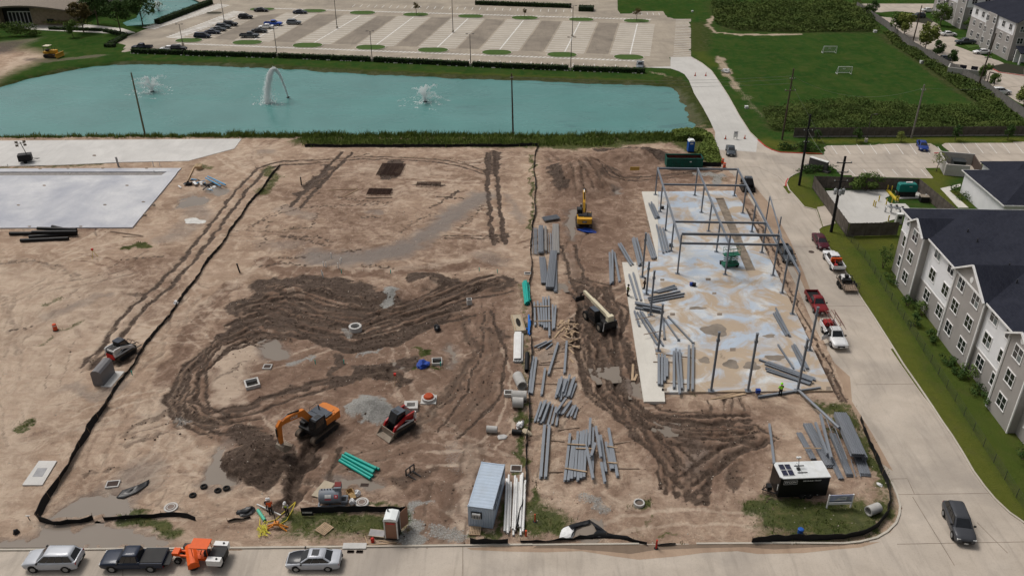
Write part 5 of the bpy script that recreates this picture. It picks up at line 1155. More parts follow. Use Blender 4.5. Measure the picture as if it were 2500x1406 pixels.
thicket('thicket','dark overgrown thicket along the far top of the field',[[(1735,10),(2100,10),(2150,78),(1960,80),(1800,76),(1745,60)]],L_FIELD,34000,0.3,2.8,0.3,6)
thicket('thicket','rough weeds along the foot of the diagonal fence',[[(2155,80),(2175,85),(2290,160),(2395,215),(2490,290),(2430,285),(2300,190),(2180,110)]],L_FIELD,12000,0.2,1.3,0.25,7)
thicket('reeds','green weeds between the pond end and the new road',[[(1640,322),(1700,312),(1725,320),(1745,350),(1765,398),(1735,402),(1700,378),(1720,345),(1650,345)]],L_REED,12000,0.2,1.5,0.2,8)
# reeds along the near bank
ra = random.Random(31);pts = []
for _ in range(1250):
    px = ra.uniform(-40,1690);g = G(px,331+ra.gauss(0,2.2));s = ra.uniform(0.4,1.0)*(1.35 if px>560 else 1.0);pts.append((g.x,g.y,s))
blades('reeds','reeds and tall grass along the near pond bank',pts,L_REED,12,1.15,3,0.5,'reeds',0.07)
pts = []
for _ in range(1500):
    px = ra.uniform(740,1660);py = ra.uniform(333,356)if px<1500 else ra.uniform(330,345);g = G(px,py);pts.append((g.x,g.y,ra.uniform(0.4,1.1)))
blades('grass','rough green grass bank between the pond and the black fence',pts,L_REED,10,0.8,4,0.5,'grass',0.07)
# weeds wherever the soil is green
wz = T.L['weed'];rs = np.random.RandomState(2);ii = np.nonzero((wz>0.3)&(T.Y<150)&(rs.rand(len(wz))<(wz-0.2)*0.42)&(fbm(T.X*0.8,T.Y*0.8,5)>0.42))[0]
pts = [(float(T.X[i]),float(T.Y[i]),float(0.35+0.75*rs.rand()))for i in ii]
blades('weeds','tufts of weeds growing on the bare ground',pts,L_LAWN,6,0.30,5,0.18,'weeds',0.03)
# ---------------------------------------------------------------- steel frame on the slab
STEEL = M('primer_steel',(0.185,0.205,0.235),0.55,0.1,var=0.14,scale=0.8,dirt=(0.20,0.175,0.15),dirt_amt=0.3)
STEEL2 = M('galvanised_steel',(0.235,0.255,0.285),0.5,0.25,var=0.12,scale=0.8,dirt=(0.21,0.19,0.17),dirt_amt=0.35)
DECKM = M('deck_steel',(0.185,0.200,0.225),0.5,0.25,var=0.15,scale=0.7,dirt=(0.15,0.14,0.13),dirt_amt=0.4)
DECKW = M('deck_worn',(0.265,0.255,0.245),0.6,0.1,var=0.12,scale=0.6)
LUMB = M('lumber',(0.40,0.29,0.19),0.85,var=0.25,scale=2.0);LUMD = M('lumber_old',(0.24,0.18,0.135),0.9,var=0.3,scale=2.0)
def ibeam(L,w,h,t=0.03):
    """I section along +x, resting on z = 0"""
    p = [(-w/2,0),(w/2,0),(w/2,t),(t/2,t),(t/2,h-t),(w/2,h-t),(w/2,h),(-w/2,h),(-w/2,h-t),(-t/2,h-t),(-t/2,t),(-w/2,t)]
    m = MB();n = 12
    vs = [(0,a,b)for a,b in p]+[(L,a,b)for a,b in p];fs = [(i,(i+1)%n,n+(i+1)%n,n+i)for i in range(n)]
    for o in(0,n):fs+=[(o,o+1,o+2,o+11),(o+11,o+2,o+3,o+10),(o+10,o+3,o+4,o+9),(o+9,o+4,o+5,o+8),(o+8,o+5,o+6,o+7)]
    return m.add(vs,fs)
_unit = {}
def unit(key,fn,mat,name):
    k = (key,mat.name,name)
    if k not in _unit:_unit[k] = fn().mesh(name,mat)
    return _unit[k]
def beam_between(name,a,b,w,h,mat,parent=None,kind='I'):
    a,b = Vector(a),Vector(b);d = b-a;L = d.length
    if kind=='I':me = unit(('I',w,h),lambda:ibeam(1.0,w,h),mat,name)
    else:me = unit(('B',w,h),lambda:MB().bx(0,1,-w/2,w/2,0,h),mat,name)
    o = inst(name,me,parent,a,math.atan2(d.y,d.x),0,-math.asin(max(-1,min(1,d.z/L))),(L,1,1));return o
fax = Vector((math.cos(R(-92.19)),math.sin(R(-92.19)),0));fay = Vector((-fax.y,fax.x,0))   # fax towards the camera, fay to the right
f0 = Vector((32.917,140.557,0.258));SPX,SPY,FH = 7.06,7.5,4.9
frame = thing('steel_skeleton','grey steel building frame of columns and beams standing on the slab','steel frame',f0,0)
def fp_(r,c,z=0):return fax*(SPY*r)+fay*(SPX*c)+Vector((0,0,z))
def fcol(p,h,s=0.22):
    inst('column',unit(('C',s,round(h,2)),lambda:MB().bx(-s/2,s/2,-s/2,s/2,0.03,h),STEEL,'column'),frame,p,R(-2.2))
    inst('base_plate',unit('bp',lambda:MB().bx(-0.32,0.32,-0.3,0.3,0.0,0.032),STEEL,'base_plate'),frame,p,R(-2.2))
for r in range(5):
    for c in(-1,0,1):
        fcol(fp_(r,c),FH if r<4 else 6.4)
for c in(-1,0,1):
    for r in range(4):beam_between('beam',fp_(r,c,FH)+fax*(0.0 if r else-0.15),fp_(r+1,c,FH)-fax*0.0,0.24,0.34,STEEL,frame)
for r in(0,1,3,4):
    for c in(-1,0):beam_between('beam',fp_(r,c,FH+(0.0 if r<4 else 0.002))+fay*0.13,fp_(r,c+1,FH)-fay*0.13,0.22,0.30,STEEL,frame)
for c in(-1,0):beam_between('beam',fp_(4,c,6.4)+fay*0.0,fp_(4,c+1,6.4),0.26,0.34,STEEL,frame)
def tall(px,py,tx,ty):
    g = on(px,py,z=0.258);h = GH(tx,ty,g.x,g.y)-0.258;return g,h
gi,hi = tall(1934,766,1951,665);gj,hj = tall(1909,715,1921,650)
for g in(gi,gj):fcol(g-f0,6.2)
beam_between('beam',fp_(4,1,6.42),gi-f0+Vector((0,0,6.2)),0.22,0.28,STEEL,frame)
for r,o in((1.55,3.0),(2.6,3.0)):fcol(fp_(r,1)+fay*o-Vector((0,0,0.2)),5.0,0.16)
beam_between('beam',fp_(1.55,1,4.8)+fay*3,fp_(4,1,6.3)+fay*0.3,0.16,0.2,STEEL,frame)
# free standing columns
def lone(px,py,tx,ty,label,plate=True):
    g,h = tall(px,py,tx,ty);h = max(4.5,min(h,8.2));t = thing('steel_column',label,'column',g,R(-2),'free standing steel columns')
    MB().bx(-0.12,0.12,-0.12,0.12,0.03,h).build('shaft',STEEL,t);MB().bx(-0.36,0.36,-0.34,0.34,0,0.03).build('base_plate',STEEL,t);m = MB();m.bx(-0.17,0.17,-0.17,0.17,h,h+0.03);m.build('cap_plate',STEEL,t);MB().bx(-0.2,0.2,-0.125,0.125,h-1.25,h-0.95).build('bracket',STEEL,t)
for a in((1588,769,1595,661,'upright steel column rising from the horizontal beam stack on the slab edge'),(1578,718,1582,639,'upright steel column beside the fan of loose beams'),(1568,676,1575,569,'upright steel column at the left side of the sidewalk corner'),(1607,856,1613,743,'upright steel column at the end of the diagonal beams'),(1736,953,1750,808,'upright steel column on the near slab edge, left one'),(1826,953,1845,814,'upright steel column on the near slab edge, middle one'),(1947,953,1970,828,'upright steel column on the near slab edge, right corner'),(1976,854,1997,750,'upright steel column on the slab edge before the white pickup')):lone(*a)

# ---------------------------------------------------------------- steel lying about
def zone(ox,oy,k):return lambda x,y:(ox+x/k,oy+y/k)
ORD = ['second','third','fourth','fifth','sixth','seventh','eighth','ninth','tenth','eleventh','twelfth','thirteenth','fourteenth','fifteenth','sixteenth','seventeenth','eighteenth']
def ordinals(rows):
    """which one of its bundle, counted from the left or from the top"""
    n = len(rows)
    if n==1:return['']
    mid = [((r[0]+r[2])/2+.001*i,(r[1]+r[3])/2+.001*i)for i,r in enumerate(rows)]
    ax = 0 if max(m[0]for m in mid)-min(m[0]for m in mid)>=.6*(max(m[1]for m in mid)-min(m[1]for m in mid))else 1
    od = sorted(range(n),key=lambda i:mid[i][ax]);out = ['']*n;side = ('left','right')if ax==0 else('top','bottom')
    for k,i in enumerate(od):
        if k==0:out[i] = {'left':'leftmost','top':'farthest'}[side[0]]
        elif k==n-1:out[i] = {'right':'rightmost','bottom':'nearest'}[side[1]]
        else:out[i] = ORD[k-1]+' from '+side[0]
    return[', '+o for o in out]
def lay(zn,rows,w,h,mat,label,group,kind='I',z0=None,name='steel_girder',cat='beam',lift=0.0):
    for r,od in zip(rows,ordinals(rows)):
        x0,y0,x1,y1 = r[:4];ly = r[4]if len(r)>4 else 0
        a,b = zn(x0,y0),zn(x1,y1)
        if z0 is None:
            A,B = on(*a),on(*b);z = max(A.z,B.z,(A.z+B.z)/2)+0.02+lift+ly*(h+0.015);A.z = B.z = z
        else:
            z = z0+0.01+lift+ly*(h+0.015);A,B = G(a[0],a[1],z0),G(b[0],b[1],z0);A.z = B.z = z
        o = beam_between(name,A,B,w,h,mat,None,kind);tag(o,label+od,cat,group)
ZA = zone(1220,680,4.395);ZB = zone(1200,690,3.8);ZC = zone(1200,1030,3.8);ZD = zone(1200,330,3.8);ZE = zone(1850,690,3.8);ZF = zone(1850,1030,3.8);ZH = zone(1240,520,6.39)
lay(ZA,[(370,275,380,525),(405,265,428,515),(440,285,452,525),(465,220,478,550),(492,222,503,552),(525,212,533,640),(567,300,570,560),(600,310,582,555)],0.26,0.3,STEEL2,'grey steel beam in the row beside the blue pipes','beams in the row beside the blue pipes',lift=0.08)
lay(ZA,[(362,332,532,330),(368,490,556,486)],0.12,0.08,LUMB,'timber strip laid across the beams beside the blue pipes','timber strips across beams by the blue pipes','B',name='timber_strip',cat='timber',lift=0.42)
lay(ZA,[(370,742,505,682),(405,765,560,685,1),(430,755,540,680),(495,765,565,708)],0.18,0.14,STEEL2,'short steel beam in the small slanted bundle','small slanted beam bundle')
lay(ZA,[(625,710,522,1050)],0.28,0.3,STEEL2,'single slanting steel beam resting on timber strips',None,lift=0.1);lay(ZA,[(718,695,692,1035)],0.28,0.3,STEEL2,'single steel beam lying beside the scrap wood',None,lift=0.1)
lay(ZA,[(358,858,315,1245),(392,865,342,1252)],0.3,0.32,STEEL2,'one of two long steel beams lying along the black fence','two long beams along the black fence');lay(ZA,[(487,980,448,1265)],0.28,0.3,STEEL2,'single steel beam right of the long fence pair',None)
lay(ZA,[(515,815,730,780),(440,908,640,888),(412,925,550,930),(565,968,735,955),(375,1130,620,1135)],0.12,0.07,LUMD,'timber strip on the mud under the scattered beams','timber strips under scattered beams','B',name='timber_strip',cat='timber')
lay(ZA,[(640,1090,600,1290),(665,1085,630,1300,1),(690,1090,655,1310),(715,1130,672,1270,2),(750,1065,690,1290,1),(790,1085,715,1285),(803,1090,740,1290,1),(818,1140,760,1290),(655,1160,610,1300,2),(672,1200,650,1320)],0.26,0.24,STEEL2,'short steel beam in the upper heap of cut beams','upper heap of cut beams')
lay(ZB,[(460,1115,400,1300),(490,1120,430,1310,1),(520,1130,455,1315),(545,1130,480,1320,1),(570,1140,520,1330),(690,1110,590,1250,2),(600,1160,560,1320),(740,1120,660,1240,1),(760,1150,700,1250),(780,1160,735,1260,1),(725,1115,640,1230),(797,1165,768,1265),(535,1150,470,1330,2),(505,1130,440,1290,2),(620,1200,600,1335),(650,1140,620,1240,1)],0.24,0.22,STEEL2,'short steel beam in the lower heap of cut beams','lower heap of cut beams')
lay(ZC,[(492,45,455,530),(535,45,500,530)],0.32,0.34,STEEL2,'one of two long steel beams below the cut beam heap','two long beams below the heap',lift=0.06)
lay(ZC,[(728,125,678,560),(757,190,710,560),(770,185,740,545),(800,105,772,530),(830,105,800,560),(855,95,828,540),(882,90,856,530),(915,0,903,250,1),(940,70,935,480),(965,75,1000,300,1),(1010,140,1060,480),(1015,410,1050,595,1),(880,270,940,560,1),(1060,200,1110,450),(1085,75,1168,520),(985,180,1010,380,2),(1095,210,1125,450),(960,250,920,370,2)],0.28,0.28,STEEL2,'steel beam in the wide spread of beams near the front','wide spread of beams near the front',lift=0.08)
lay(ZC,[(695,232,870,242),(780,272,935,276),(680,455,885,490),(1070,250,1165,265),(1070,400,1165,408)],0.14,0.09,LUMB,'timber strip across the wide spread of beams','timber strips across the wide beam spread','B',name='timber_strip',cat='timber',lift=0.40)
lay(ZC,[(550,170,675,182),(525,462,662,458),(1135,205,1320,175),(1175,432,1370,432),(615,75,815,50),(350,430,380,545),(410,555,435,420)],0.13,0.08,LUMD,'loose timber strip on the dirt near the front beams','loose timber strips near the front beams','B',name='timber_strip',cat='timber')
lay(ZB,[(1550,680,1550,960),(1580,680,1578,965),(1605,690,1605,930),(1627,720,1625,890),(1690,655,1690,990),(1710,630,1745,1045),(1742,640,1765,1000),(1830,600,1820,1010),(1868,590,1862,1010)],0.28,0.28,STEEL2,'steel beam laid on timber at the near left slab corner','beams at the near left slab corner',z0=0.26,lift=0.10)
lay(ZB,[(1520,660,1885,700),(1500,737,1680,740),(1530,925,1870,945)],0.12,0.07,LUMD,'timber bearer under the beams at the slab corner','timber bearers at the slab corner','B',z0=0.26,name='timber_strip',cat='timber')
lay(ZB,[(1350,280,1535,580),(1395,280,1590,590),(1375,285,1560,560,1),(1325,270,1370,410)],0.24,0.24,STEEL,'steel beam in the diagonal group across the slab walk','diagonal beams across the slab walk',z0=0.26)
lay(ZB,[(1330,375,1510,338),(1410,513,1585,478)],0.1,0.07,LUMD,'timber strip across the diagonal beams on the slab','timber strips across the diagonal beams','B',z0=0.26,name='timber_strip',cat='timber',lift=0.5)
for x0,y0,x1,y1,lb in((1585,330,1605,530,'thin steel post with end plate lying upright on the slab, left one'),(1600,345,1735,540,'thin steel post with end plates lying on the slab, middle one'),(1640,325,1870,570,'longest thin steel post with end plates lying on the slab')):
    a,b = ZB(x0,y0),ZB(x1,y1);A,B = G(a[0],a[1],0.26),G(b[0],b[1],0.26);L = (B-A).length;t = thing('steel_post',lb,'post',A,math.atan2(B.y-A.y,B.x-A.x))
    MB().bx(0,L,-0.09,0.09,0.06,0.24).build('shaft',STEEL,t);MB().bx(-0.03,0,-0.15,0.15,0.0,0.3).build('end_plate',STEEL,t);MB().bx(L,L+0.03,-0.2,0.2,0.0,0.32).build('end_plate',STEEL,t)
lay(ZB,[(1330,190,1590,245),(1330,215,1590,265,1),(1330,240,1580,285),(1400,255,1580,285,1),(1335,205,1580,255,1)],0.3,0.24,STEEL,'steel beam in the stack lying across the slab edge','stack of beams across the slab edge',z0=0.26)
lay(ZB,[(1500,95,1700,30),(1520,95,1715,45),(1540,100,1720,58),(1450,150,1750,85),(1455,168,1790,105),(1465,190,1785,130)],0.22,0.2,STEEL,'steel beam in the fan of loose beams on the slab','fan of loose beams on the slab',z0=0.26)
lay(ZD,[(1275,1300,1345,1533),(1313,1285,1385,1540)],0.26,0.26,STEEL2,'long steel beam on the sidewalk beside the worker','beams on the sidewalk beside the worker',z0=0.26)
lay(ZD,[(1175,1030,1290,1230),(1195,1025,1310,1220)],0.24,0.24,STEEL2,'one of two steel beams lying askew left of the sidewalk corner','two askew beams left of the sidewalk corner',lift=0.28)
lay(ZD,[(1305,985,1365,1235),(1325,980,1385,1230),(1345,980,1402,1200),(1315,985,1376,1230,1)],0.24,0.24,STEEL2,'steel beam in the bundle at the sidewalk corner','bundle at the sidewalk corner',lift=0.28)
lay(ZD,[(1432,930,1510,1160),(1452,930,1527,1150),(1435,1000,1490,1160)],0.24,0.24,STEEL2,'steel beam in the bundle along the upper slab edge','bundle along the upper slab edge',lift=0.1)
lay(ZD,[(1095,1100,1105,1390),(1120,1095,1120,1390,1),(1138,1100,1187,1370),(1120,1095,1124,1390)],0.3,0.28,STEEL2,'steel beam in the bundle on the dirt left of the slab','bundle on the dirt left of the slab')
lay(ZD,[(1460,640,1520,780),(1480,640,1540,775,1),(1500,650,1555,770),(1480,645,1538,778)],0.24,0.24,STEEL,'dark steel beam in the short stack on the far sidewalk','short stack on the far sidewalk',z0=0.26)
lay(ZD,[(1560,860,1620,1090),(1590,870,1645,1085),(1530,840,1592,1100)],0.26,0.26,STEEL,'steel beam in the bundle under the frame left side','bundle under the frame left side',z0=0.26);lay(ZD,[(1436,790,1470,905),(1450,800,1485,905)],0.14,0.1,LUMD,'grey plank beside the far sidewalk edge','grey planks beside the far sidewalk','B',name='plank',cat='plank')
lay(ZE,[(145,290,260,495),(165,240,300,505),(160,290,280,500,1)],0.2,0.2,STEEL,'slim steel beam in the bundle near the red pickup','slim bundle near the red pickup',z0=0.26);lay(ZE,[(185,580,330,800)],0.2,0.2,STEEL,'single slim steel beam lying right of the wet patch',None,z0=0.26)
lay(ZE,[(315,590,430,820),(345,585,470,805),(330,590,450,815,1)],0.2,0.2,STEEL,'slim steel beam in the bundle before the slab corner column','slim bundle before the corner column',z0=0.26)
lay(ZE,[(10,720,535,912),(75,760,505,925,1),(70,800,490,945),(80,822,480,952),(92,742,530,900),(60,775,500,935,1)],0.26,0.22,STEEL,'long steel beam in the slanting stack, near right of slab','slanting stack at the near right of the slab',z0=0.26)
lay(ZE,[(0,1072,350,1018)],0.26,0.28,STEEL2,'long steel beam lying against the near slab edge',None);lay(ZE,[(352,1012,582,978)],0.2,0.2,STEEL2,'steel beam across the near right slab corner',None,z0=0.26)
# long tube leaning from the slab corner to the deck bundles
A,B = G(1946,951,0.26),on(2043,1066);A.z = 0.38;B.z+=1.25
tag(MB().tube([A,B],0.17,10).build('steel_tube',STEEL2),'long steel tube leaning from slab corner onto the deck bundles','tube')
lay(ZF,[(105,30,150,400)],0.24,0.24,STEEL2,'single steel beam on the dirt behind the black trailer',None)
# corrugated deck bundles
def deck(zn,a,b,w,layers,mat,label,group,lift=0.0,name='deck_bundle'):
    A,B = on(*zn(*a)),on(*zn(*b));L = (B-A).length;t = thing(name,label,'metal decking',(A.x,A.y,max(A.z,B.z)+0.03+lift),math.atan2(B.y-A.y,B.x-A.x),group)
    n = max(2,int(w/0.22));p = []
    for i in range(n):
        y0 = -w/2+w*i/n;s = w/n
        p+=[(y0,0),(y0+s*0.18,0.07),(y0+s*0.55,0.07),(y0+s*0.73,0)]
    p.append((w/2,0));k = len(p)
    pr = p+[(q[0],q[1]-0.05)for q in p[::-1]]
    def mk():
        m = MB();N = len(pr);vs = [(0,q[0],q[1])for q in pr]+[(1,q[0],q[1])for q in pr]
        fs = [(i,(i+1)%N,N+(i+1)%N,N+i)for i in range(N)]
        for i in range(k-1):fs+=[(i,i+1,N-2-i,N-1-i),(N+i+1,N+i,N+N-1-i,N+N-2-i)]
        return m.add(vs,fs)
    me = unit(('deck',round(w,2)),mk,mat,'sheet');ra = random.Random(int(L*100))
    for q in range(layers):inst('sheet',me,t,(ra.uniform(-0.12,0.12),ra.uniform(-0.03,0.03),0.06+q*0.075),ra.uniform(-0.006,0.006),scale=(L,1,1))
    for f in(0.12,0.5,0.88):MB().bx(L*f-0.06,L*f+0.06,-w/2,w/2,-0.12,0.0).build('bearer',LUMD,t)
    return t
gr = 'deck bundles beside the black fence';gr2 = 'deck bundles at the lower right'
deck(ZH,(515,245),(515,660),0.75,5,DECKM,'ribbed metal deck bundle between two joist stacks',gr,0.15);deck(ZH,(742,195),(745,650),1.05,3,DECKW,'wide pale deck sheet bundle right of the joists',gr);deck(ZH,(535,710),(572,1115),0.95,4,DECKM,'deck bundle with one timber strap below the joists',gr)
deck(ZH,(710,640),(650,1210),1.1,6,DECKM,'largest ribbed deck bundle lying aslant below the joists',gr,0.1);deck(ZH,(742,760),(742,1245),0.5,3,DECKM,'narrow deck bundle half under the aslant one',gr)
deck(ZH,(560,130),(780,95),1.6,2,DECKM,'flat deck sheets laid across the far end of the pile',gr,0.25);deck(ZH,(585,250),(590,630),0.35,4,DECKW,'narrow pale deck bundle between the joist stacks',gr,0.15)
deck(ZF,(748,0),(912,385),1.35,8,DECKM,'tall ribbed deck bundle on top of the lower right pile',gr2,0.75);deck(ZF,(378,110),(512,352),0.6,3,DECKM,'leftmost deck bundle of the lower right pile',gr2);deck(ZF,(460,40),(670,430),1.0,4,DECKM,'wide low deck bundle in the left of the lower right pile',gr2);deck(ZF,(600,200),(770,540),0.5,3,DECKM,'deck bundle poking out nearest the trailer',gr2)
deck(ZF,(690,130),(850,510),0.7,4,DECKM,'deck bundle under the tall one in the lower right pile',gr2);deck(ZF,(880,180),(995,500),1.1,3,DECKM,'deck bundle under the right end of the lower right pile',gr2);deck(ZF,(810,0),(985,390),0.45,7,DECKM,'narrow deck bundle at the right of the tall one',gr2,0.45)
lay(ZF,[(522,60,632,352,1),(565,0,665,405,2)],0.26,0.26,STEEL2,'steel beam lying over the deck bundles at the lower right','beams over the lower right deck pile',lift=0.35)
lay(ZF,[(418,281,580,285)],0.1,0.07,LUMB,'timber strap across the leftmost deck bundles',None,'B',name='timber_strip',cat='timber',lift=0.52)
def joist(zn,a,b,h,label,group,lift=0.0,flat=False):
    A,B = on(*zn(*a)),on(*zn(*b));L = (B-A).length;t = thing('bar_joist',label,'joist',(A.x,A.y,max(A.z,B.z)+0.05+lift),math.atan2(B.y-A.y,B.x-A.x),group)
    hv = (lambda z:(0,z*h,0.05))if flat else(lambda z:(0,0,z*h))
    for z in(0.0,1.0):v = Vector(hv(z));MB().tube([v,v+Vector((L,0,0))],0.05,4).build('chord',STEEL2,t)
    n = int(L/(h*0.9));w = MB()
    pts = [Vector(hv(i%2))+Vector((L*i/n,0,0))for i in range(n+1)];w.tube(pts,0.022,4);w.build('web',STEEL2,t)
jl = 'bar joists beside the black fence'
for i,(a,b)in enumerate((((378,255),(385,660)),((405,250),(412,665)),((432,255),(438,665)),((548,265),(555,650)),((628,330),(635,640)),((660,340),(665,635)),((690,300),(694,632)))):
    joist(ZH,a,b,0.42,'open web steel joist in the left stack by the black fence, '+('left one','middle one','right one')[i]if i<3 else('single open web joist right of the ribbed bundle' if i==3 else 'open web steel joist in the right stack by the black fence, '+('left one','middle one','right one')[i-4]),jl,0.1,flat=True)
joist(ZF,(615,20),(757,408),0.6,'open web joist lying over the lower right deck pile',None,0.85,True);joist(ZF,(860,360),(905,520),0.5,'bent joist end poking from the lower right deck pile',None,0.1,True)
# scrap lumber heap
ra = random.Random(8)
for i in range(34):
    a = ra.uniform(0,3.14);L = ra.uniform(0.7,2.4);px,py = 1391+ra.gauss(0,9),815+ra.gauss(0,17);g = on(px,py,0.05+ra.uniform(0,0.45));d = Vector((math.cos(a),math.sin(a),ra.uniform(-0.15,0.15)))*L/2
    o = beam_between('scrap_board',g-d,g+d,ra.choice((0.09,0.14,0.2)),0.05,ra.choice((LUMB,LUMD,LUMB)),None,'B');tag(o,'splintered board in the scrap wood heap behind the telehandler','board','boards in the scrap wood heap')
lay(ZA,[(640,490,680,450),(620,515,665,450),(700,560,765,505),(585,640,640,570),(650,625,800,735),(715,730,795,810),(750,860,795,905),(770,560,815,495),(655,575,700,520)],0.22,0.06,LUMB,'loose board lying around the scrap wood heap','loose boards around the scrap heap','B',name='loose_board',cat='board')
lay(ZB,[(1313,760,1305,912),(1350,855,1322,915)],0.28,0.05,LUMB,'wide plank lying on the mud beside the sidewalk','planks beside the sidewalk','B',name='plank',cat='plank');lay(ZB,[(2030,1082,2340,1030),(2100,1060,2330,1010),(2120,1085,2360,1035)],0.2,0.06,LUMB,'pale plank lying below the near slab edge','planks below the near slab edge','B',name='plank',cat='plank')

# ---------------------------------------------------------------- pipes
TEAL = M('teal_pipe',(0.015,0.36,0.30),0.35,var=0.08);PVCW = M('white_pvc',(0.72,0.72,0.71),0.4,var=0.06,dirt=(0.5,0.47,0.42),dirt_amt=0.3);BLUP = M('blue_pipe',(0.02,0.16,0.55),0.35);BLKPIPE = M('black_pipe',(0.012,0.012,0.013),0.45,var=0.3);CPIPE = M('concrete_pipe',(0.42,0.41,0.39),0.8,var=0.12,bump=0.2);MINT = M('mint_pipe',(0.10,0.46,0.33),0.4)
def pipes(zn,rows,r,mat,label,group,name='pipe',hollow=True,n=12,lift=0.0):
    for q,od in zip(rows,ordinals(rows)):
        A,B = on(*zn(*q[:2])),on(*zn(*q[2:4]));ly = q[4]if len(q)>4 else 0;z = max(A.z,B.z)+r+0.01+lift+ly*r*1.75;A.z = B.z = z
        m = MB();
        if hollow:m.ringpipe(A,B,r,r*0.88,n)
        else:m.tube([A,B],r,n)
        o = m.build(name,mat,None,40);tag(o,label+od,'pipe',group)
Z6 = zone(600,1030,3.8)
pipes(Z6,[(870,365,1160,535),(890,345,1182,512),(912,325,1195,470),(935,312,1240,450),(900,335,1190,495,1),(925,318,1215,460,1)],0.16,TEAL,'teal sewer pipe in the bundle on the dirt near the trench','teal pipe bundle near the trench')
pipes(ZA,[(250,60,278,290),(270,55,298,295),(290,55,314,280),(262,58,288,292,1),(306,60,326,250),(282,55,304,285,1)],0.16,TEAL,'teal sewer pipe in the bundle beside the centre fence','teal pipe bundle beside the centre fence')
pipes(ZA,[(313,400,310,600),(322,450,320,615),(255,548,300,550),(325,465,328,600)],0.12,BLUP,'blue water pipe lying by the black fence','blue pipes by the black fence');
pipes(ZA,[(165+i*13,610+(i%3)*8,158+i*13,905+(i%2)*6)for i in range(7)]+[(172+i*13,612,166+i*13,900,1)for i in range(5)],0.16,PVCW,'white plastic pipe in the strapped bundle beside the wooden form','white pipes in the strapped bundle')
ra = random.Random(5);rows = []
for i in range(16):
    x = 118+i*12+ra.uniform(-4,4);rows.append((x+14+ra.uniform(-8,14),495+ra.uniform(0,90),x+ra.uniform(-6,2),960+ra.uniform(0,105),1 if i%3==0 else 0))
pipes(ZC,rows,0.11,PVCW,'long white plastic pipe in the loose pile right of the container','loose white pipes right of the container',n=10)
pipes(ZA,[(295,820,288,1010)],0.26,BLKPIPE,'thick black pipe beside the centre fence',None);pipes(ZC,[(190,105,280,115)],0.3,BLKPIPE,'short thick black pipe among the weeds',None)
Z5 = zone(0,330,3.8)
pipes(Z5,[(95,930,700,925),(275,962,720,930),(195,995,640,975),(360,908,720,918,1),(490,865,655,905),(310,945,725,940,1)],0.28,BLKPIPE,'black drain pipe in the pile below the left slab','black pipes below the left slab')
for a,b,r,lb in(((240,900),(285,1000),0.62,'upright leaning concrete pipe beside the concrete box'),((185,1085),(325,1090),0.62,'long concrete pipe lying across the weeds by the fence'),((195,1150),(295,1155),0.62,'cream concrete pipe just below the long one')):
    A,B = on(*ZB(*a)),on(*ZB(*b));z = max(A.z,B.z)+r+0.01;A.z = B.z = z;tag(MB().ringpipe(A,B,r,r*0.8,18).build('concrete_pipe',CPIPE,None,40),lb,'pipe','concrete pipes by the centre fence')
A,B = on(1188,1054),on(1214,1056);A.z = B.z = max(A.z,B.z)+0.42;tag(MB().ringpipe(A,B,0.4,0.32,18).build('concrete_pipe',CPIPE,None,40),'short grey concrete pipe alone on the dirt above the container','pipe')
A,B = on(2117,1257),on(2143,1247);A.z = B.z = max(A.z,B.z)+0.5;tag(MB().ringpipe(A,B,0.5,0.4,18).build('concrete_pipe',CPIPE,None,40),'white concrete pipe on the grass near the street corner','pipe')
pipes(Z6,[(115,830,180,925)],0.17,MINT,'single mint green pipe beside the workers',None);pipes(Z6,[(108,780,330,882)],0.07,PVCW,'long white pipe carried beside the two workers',None)
# ---------------------------------------------------------------- vehicles
RUB = M('tyre_rubber',(0.014,0.014,0.014),0.85,var=0.2);RIM = M('wheel_rim',(0.30,0.31,0.32),0.35,0.6);CGL = M('car_glass',(0.012,0.014,0.017),0.05,spec=0.7,var=0.3,scale=1.0);LAMPW = M('headlamp',(0.62,0.63,0.62),0.15);LAMPR = M('tail_lamp',(0.30,0.012,0.012),0.25);TRIMB = M('black_trim',(0.016,0.016,0.017),0.55,var=0.2);PLATE = M('plate_white',(0.66,0.66,0.64),0.5);CHROME = M('chrome',(0.45,0.46,0.47),0.2,0.8)
def paint(name,c,rough=0.36,metal=0.1):
    if name in MATS:return MATS[name]
    m = M(name,c,rough,metal,var=0.05,scale=0.8);b = m.node_tree.nodes['Principled BSDF'];b.inputs['Coat Weight'].default_value = 0.2;b.inputs['Coat Roughness'].default_value = 0.08;return m
PT = {k:paint('paint_'+k,c)for k,c in dict(silver=(0.44,0.46,0.50),black=(0.013,0.015,0.020),grey=(0.055,0.058,0.066),white=(0.74,0.745,0.75),red=(0.20,0.014,0.018),maroon=(0.075,0.010,0.020),blue=(0.012,0.040,0.22),royal=(0.012,0.07,0.40),navy=(0.018,0.026,0.048),slate=(0.060,0.072,0.085),steel=(0.16,0.18,0.20)).items()}
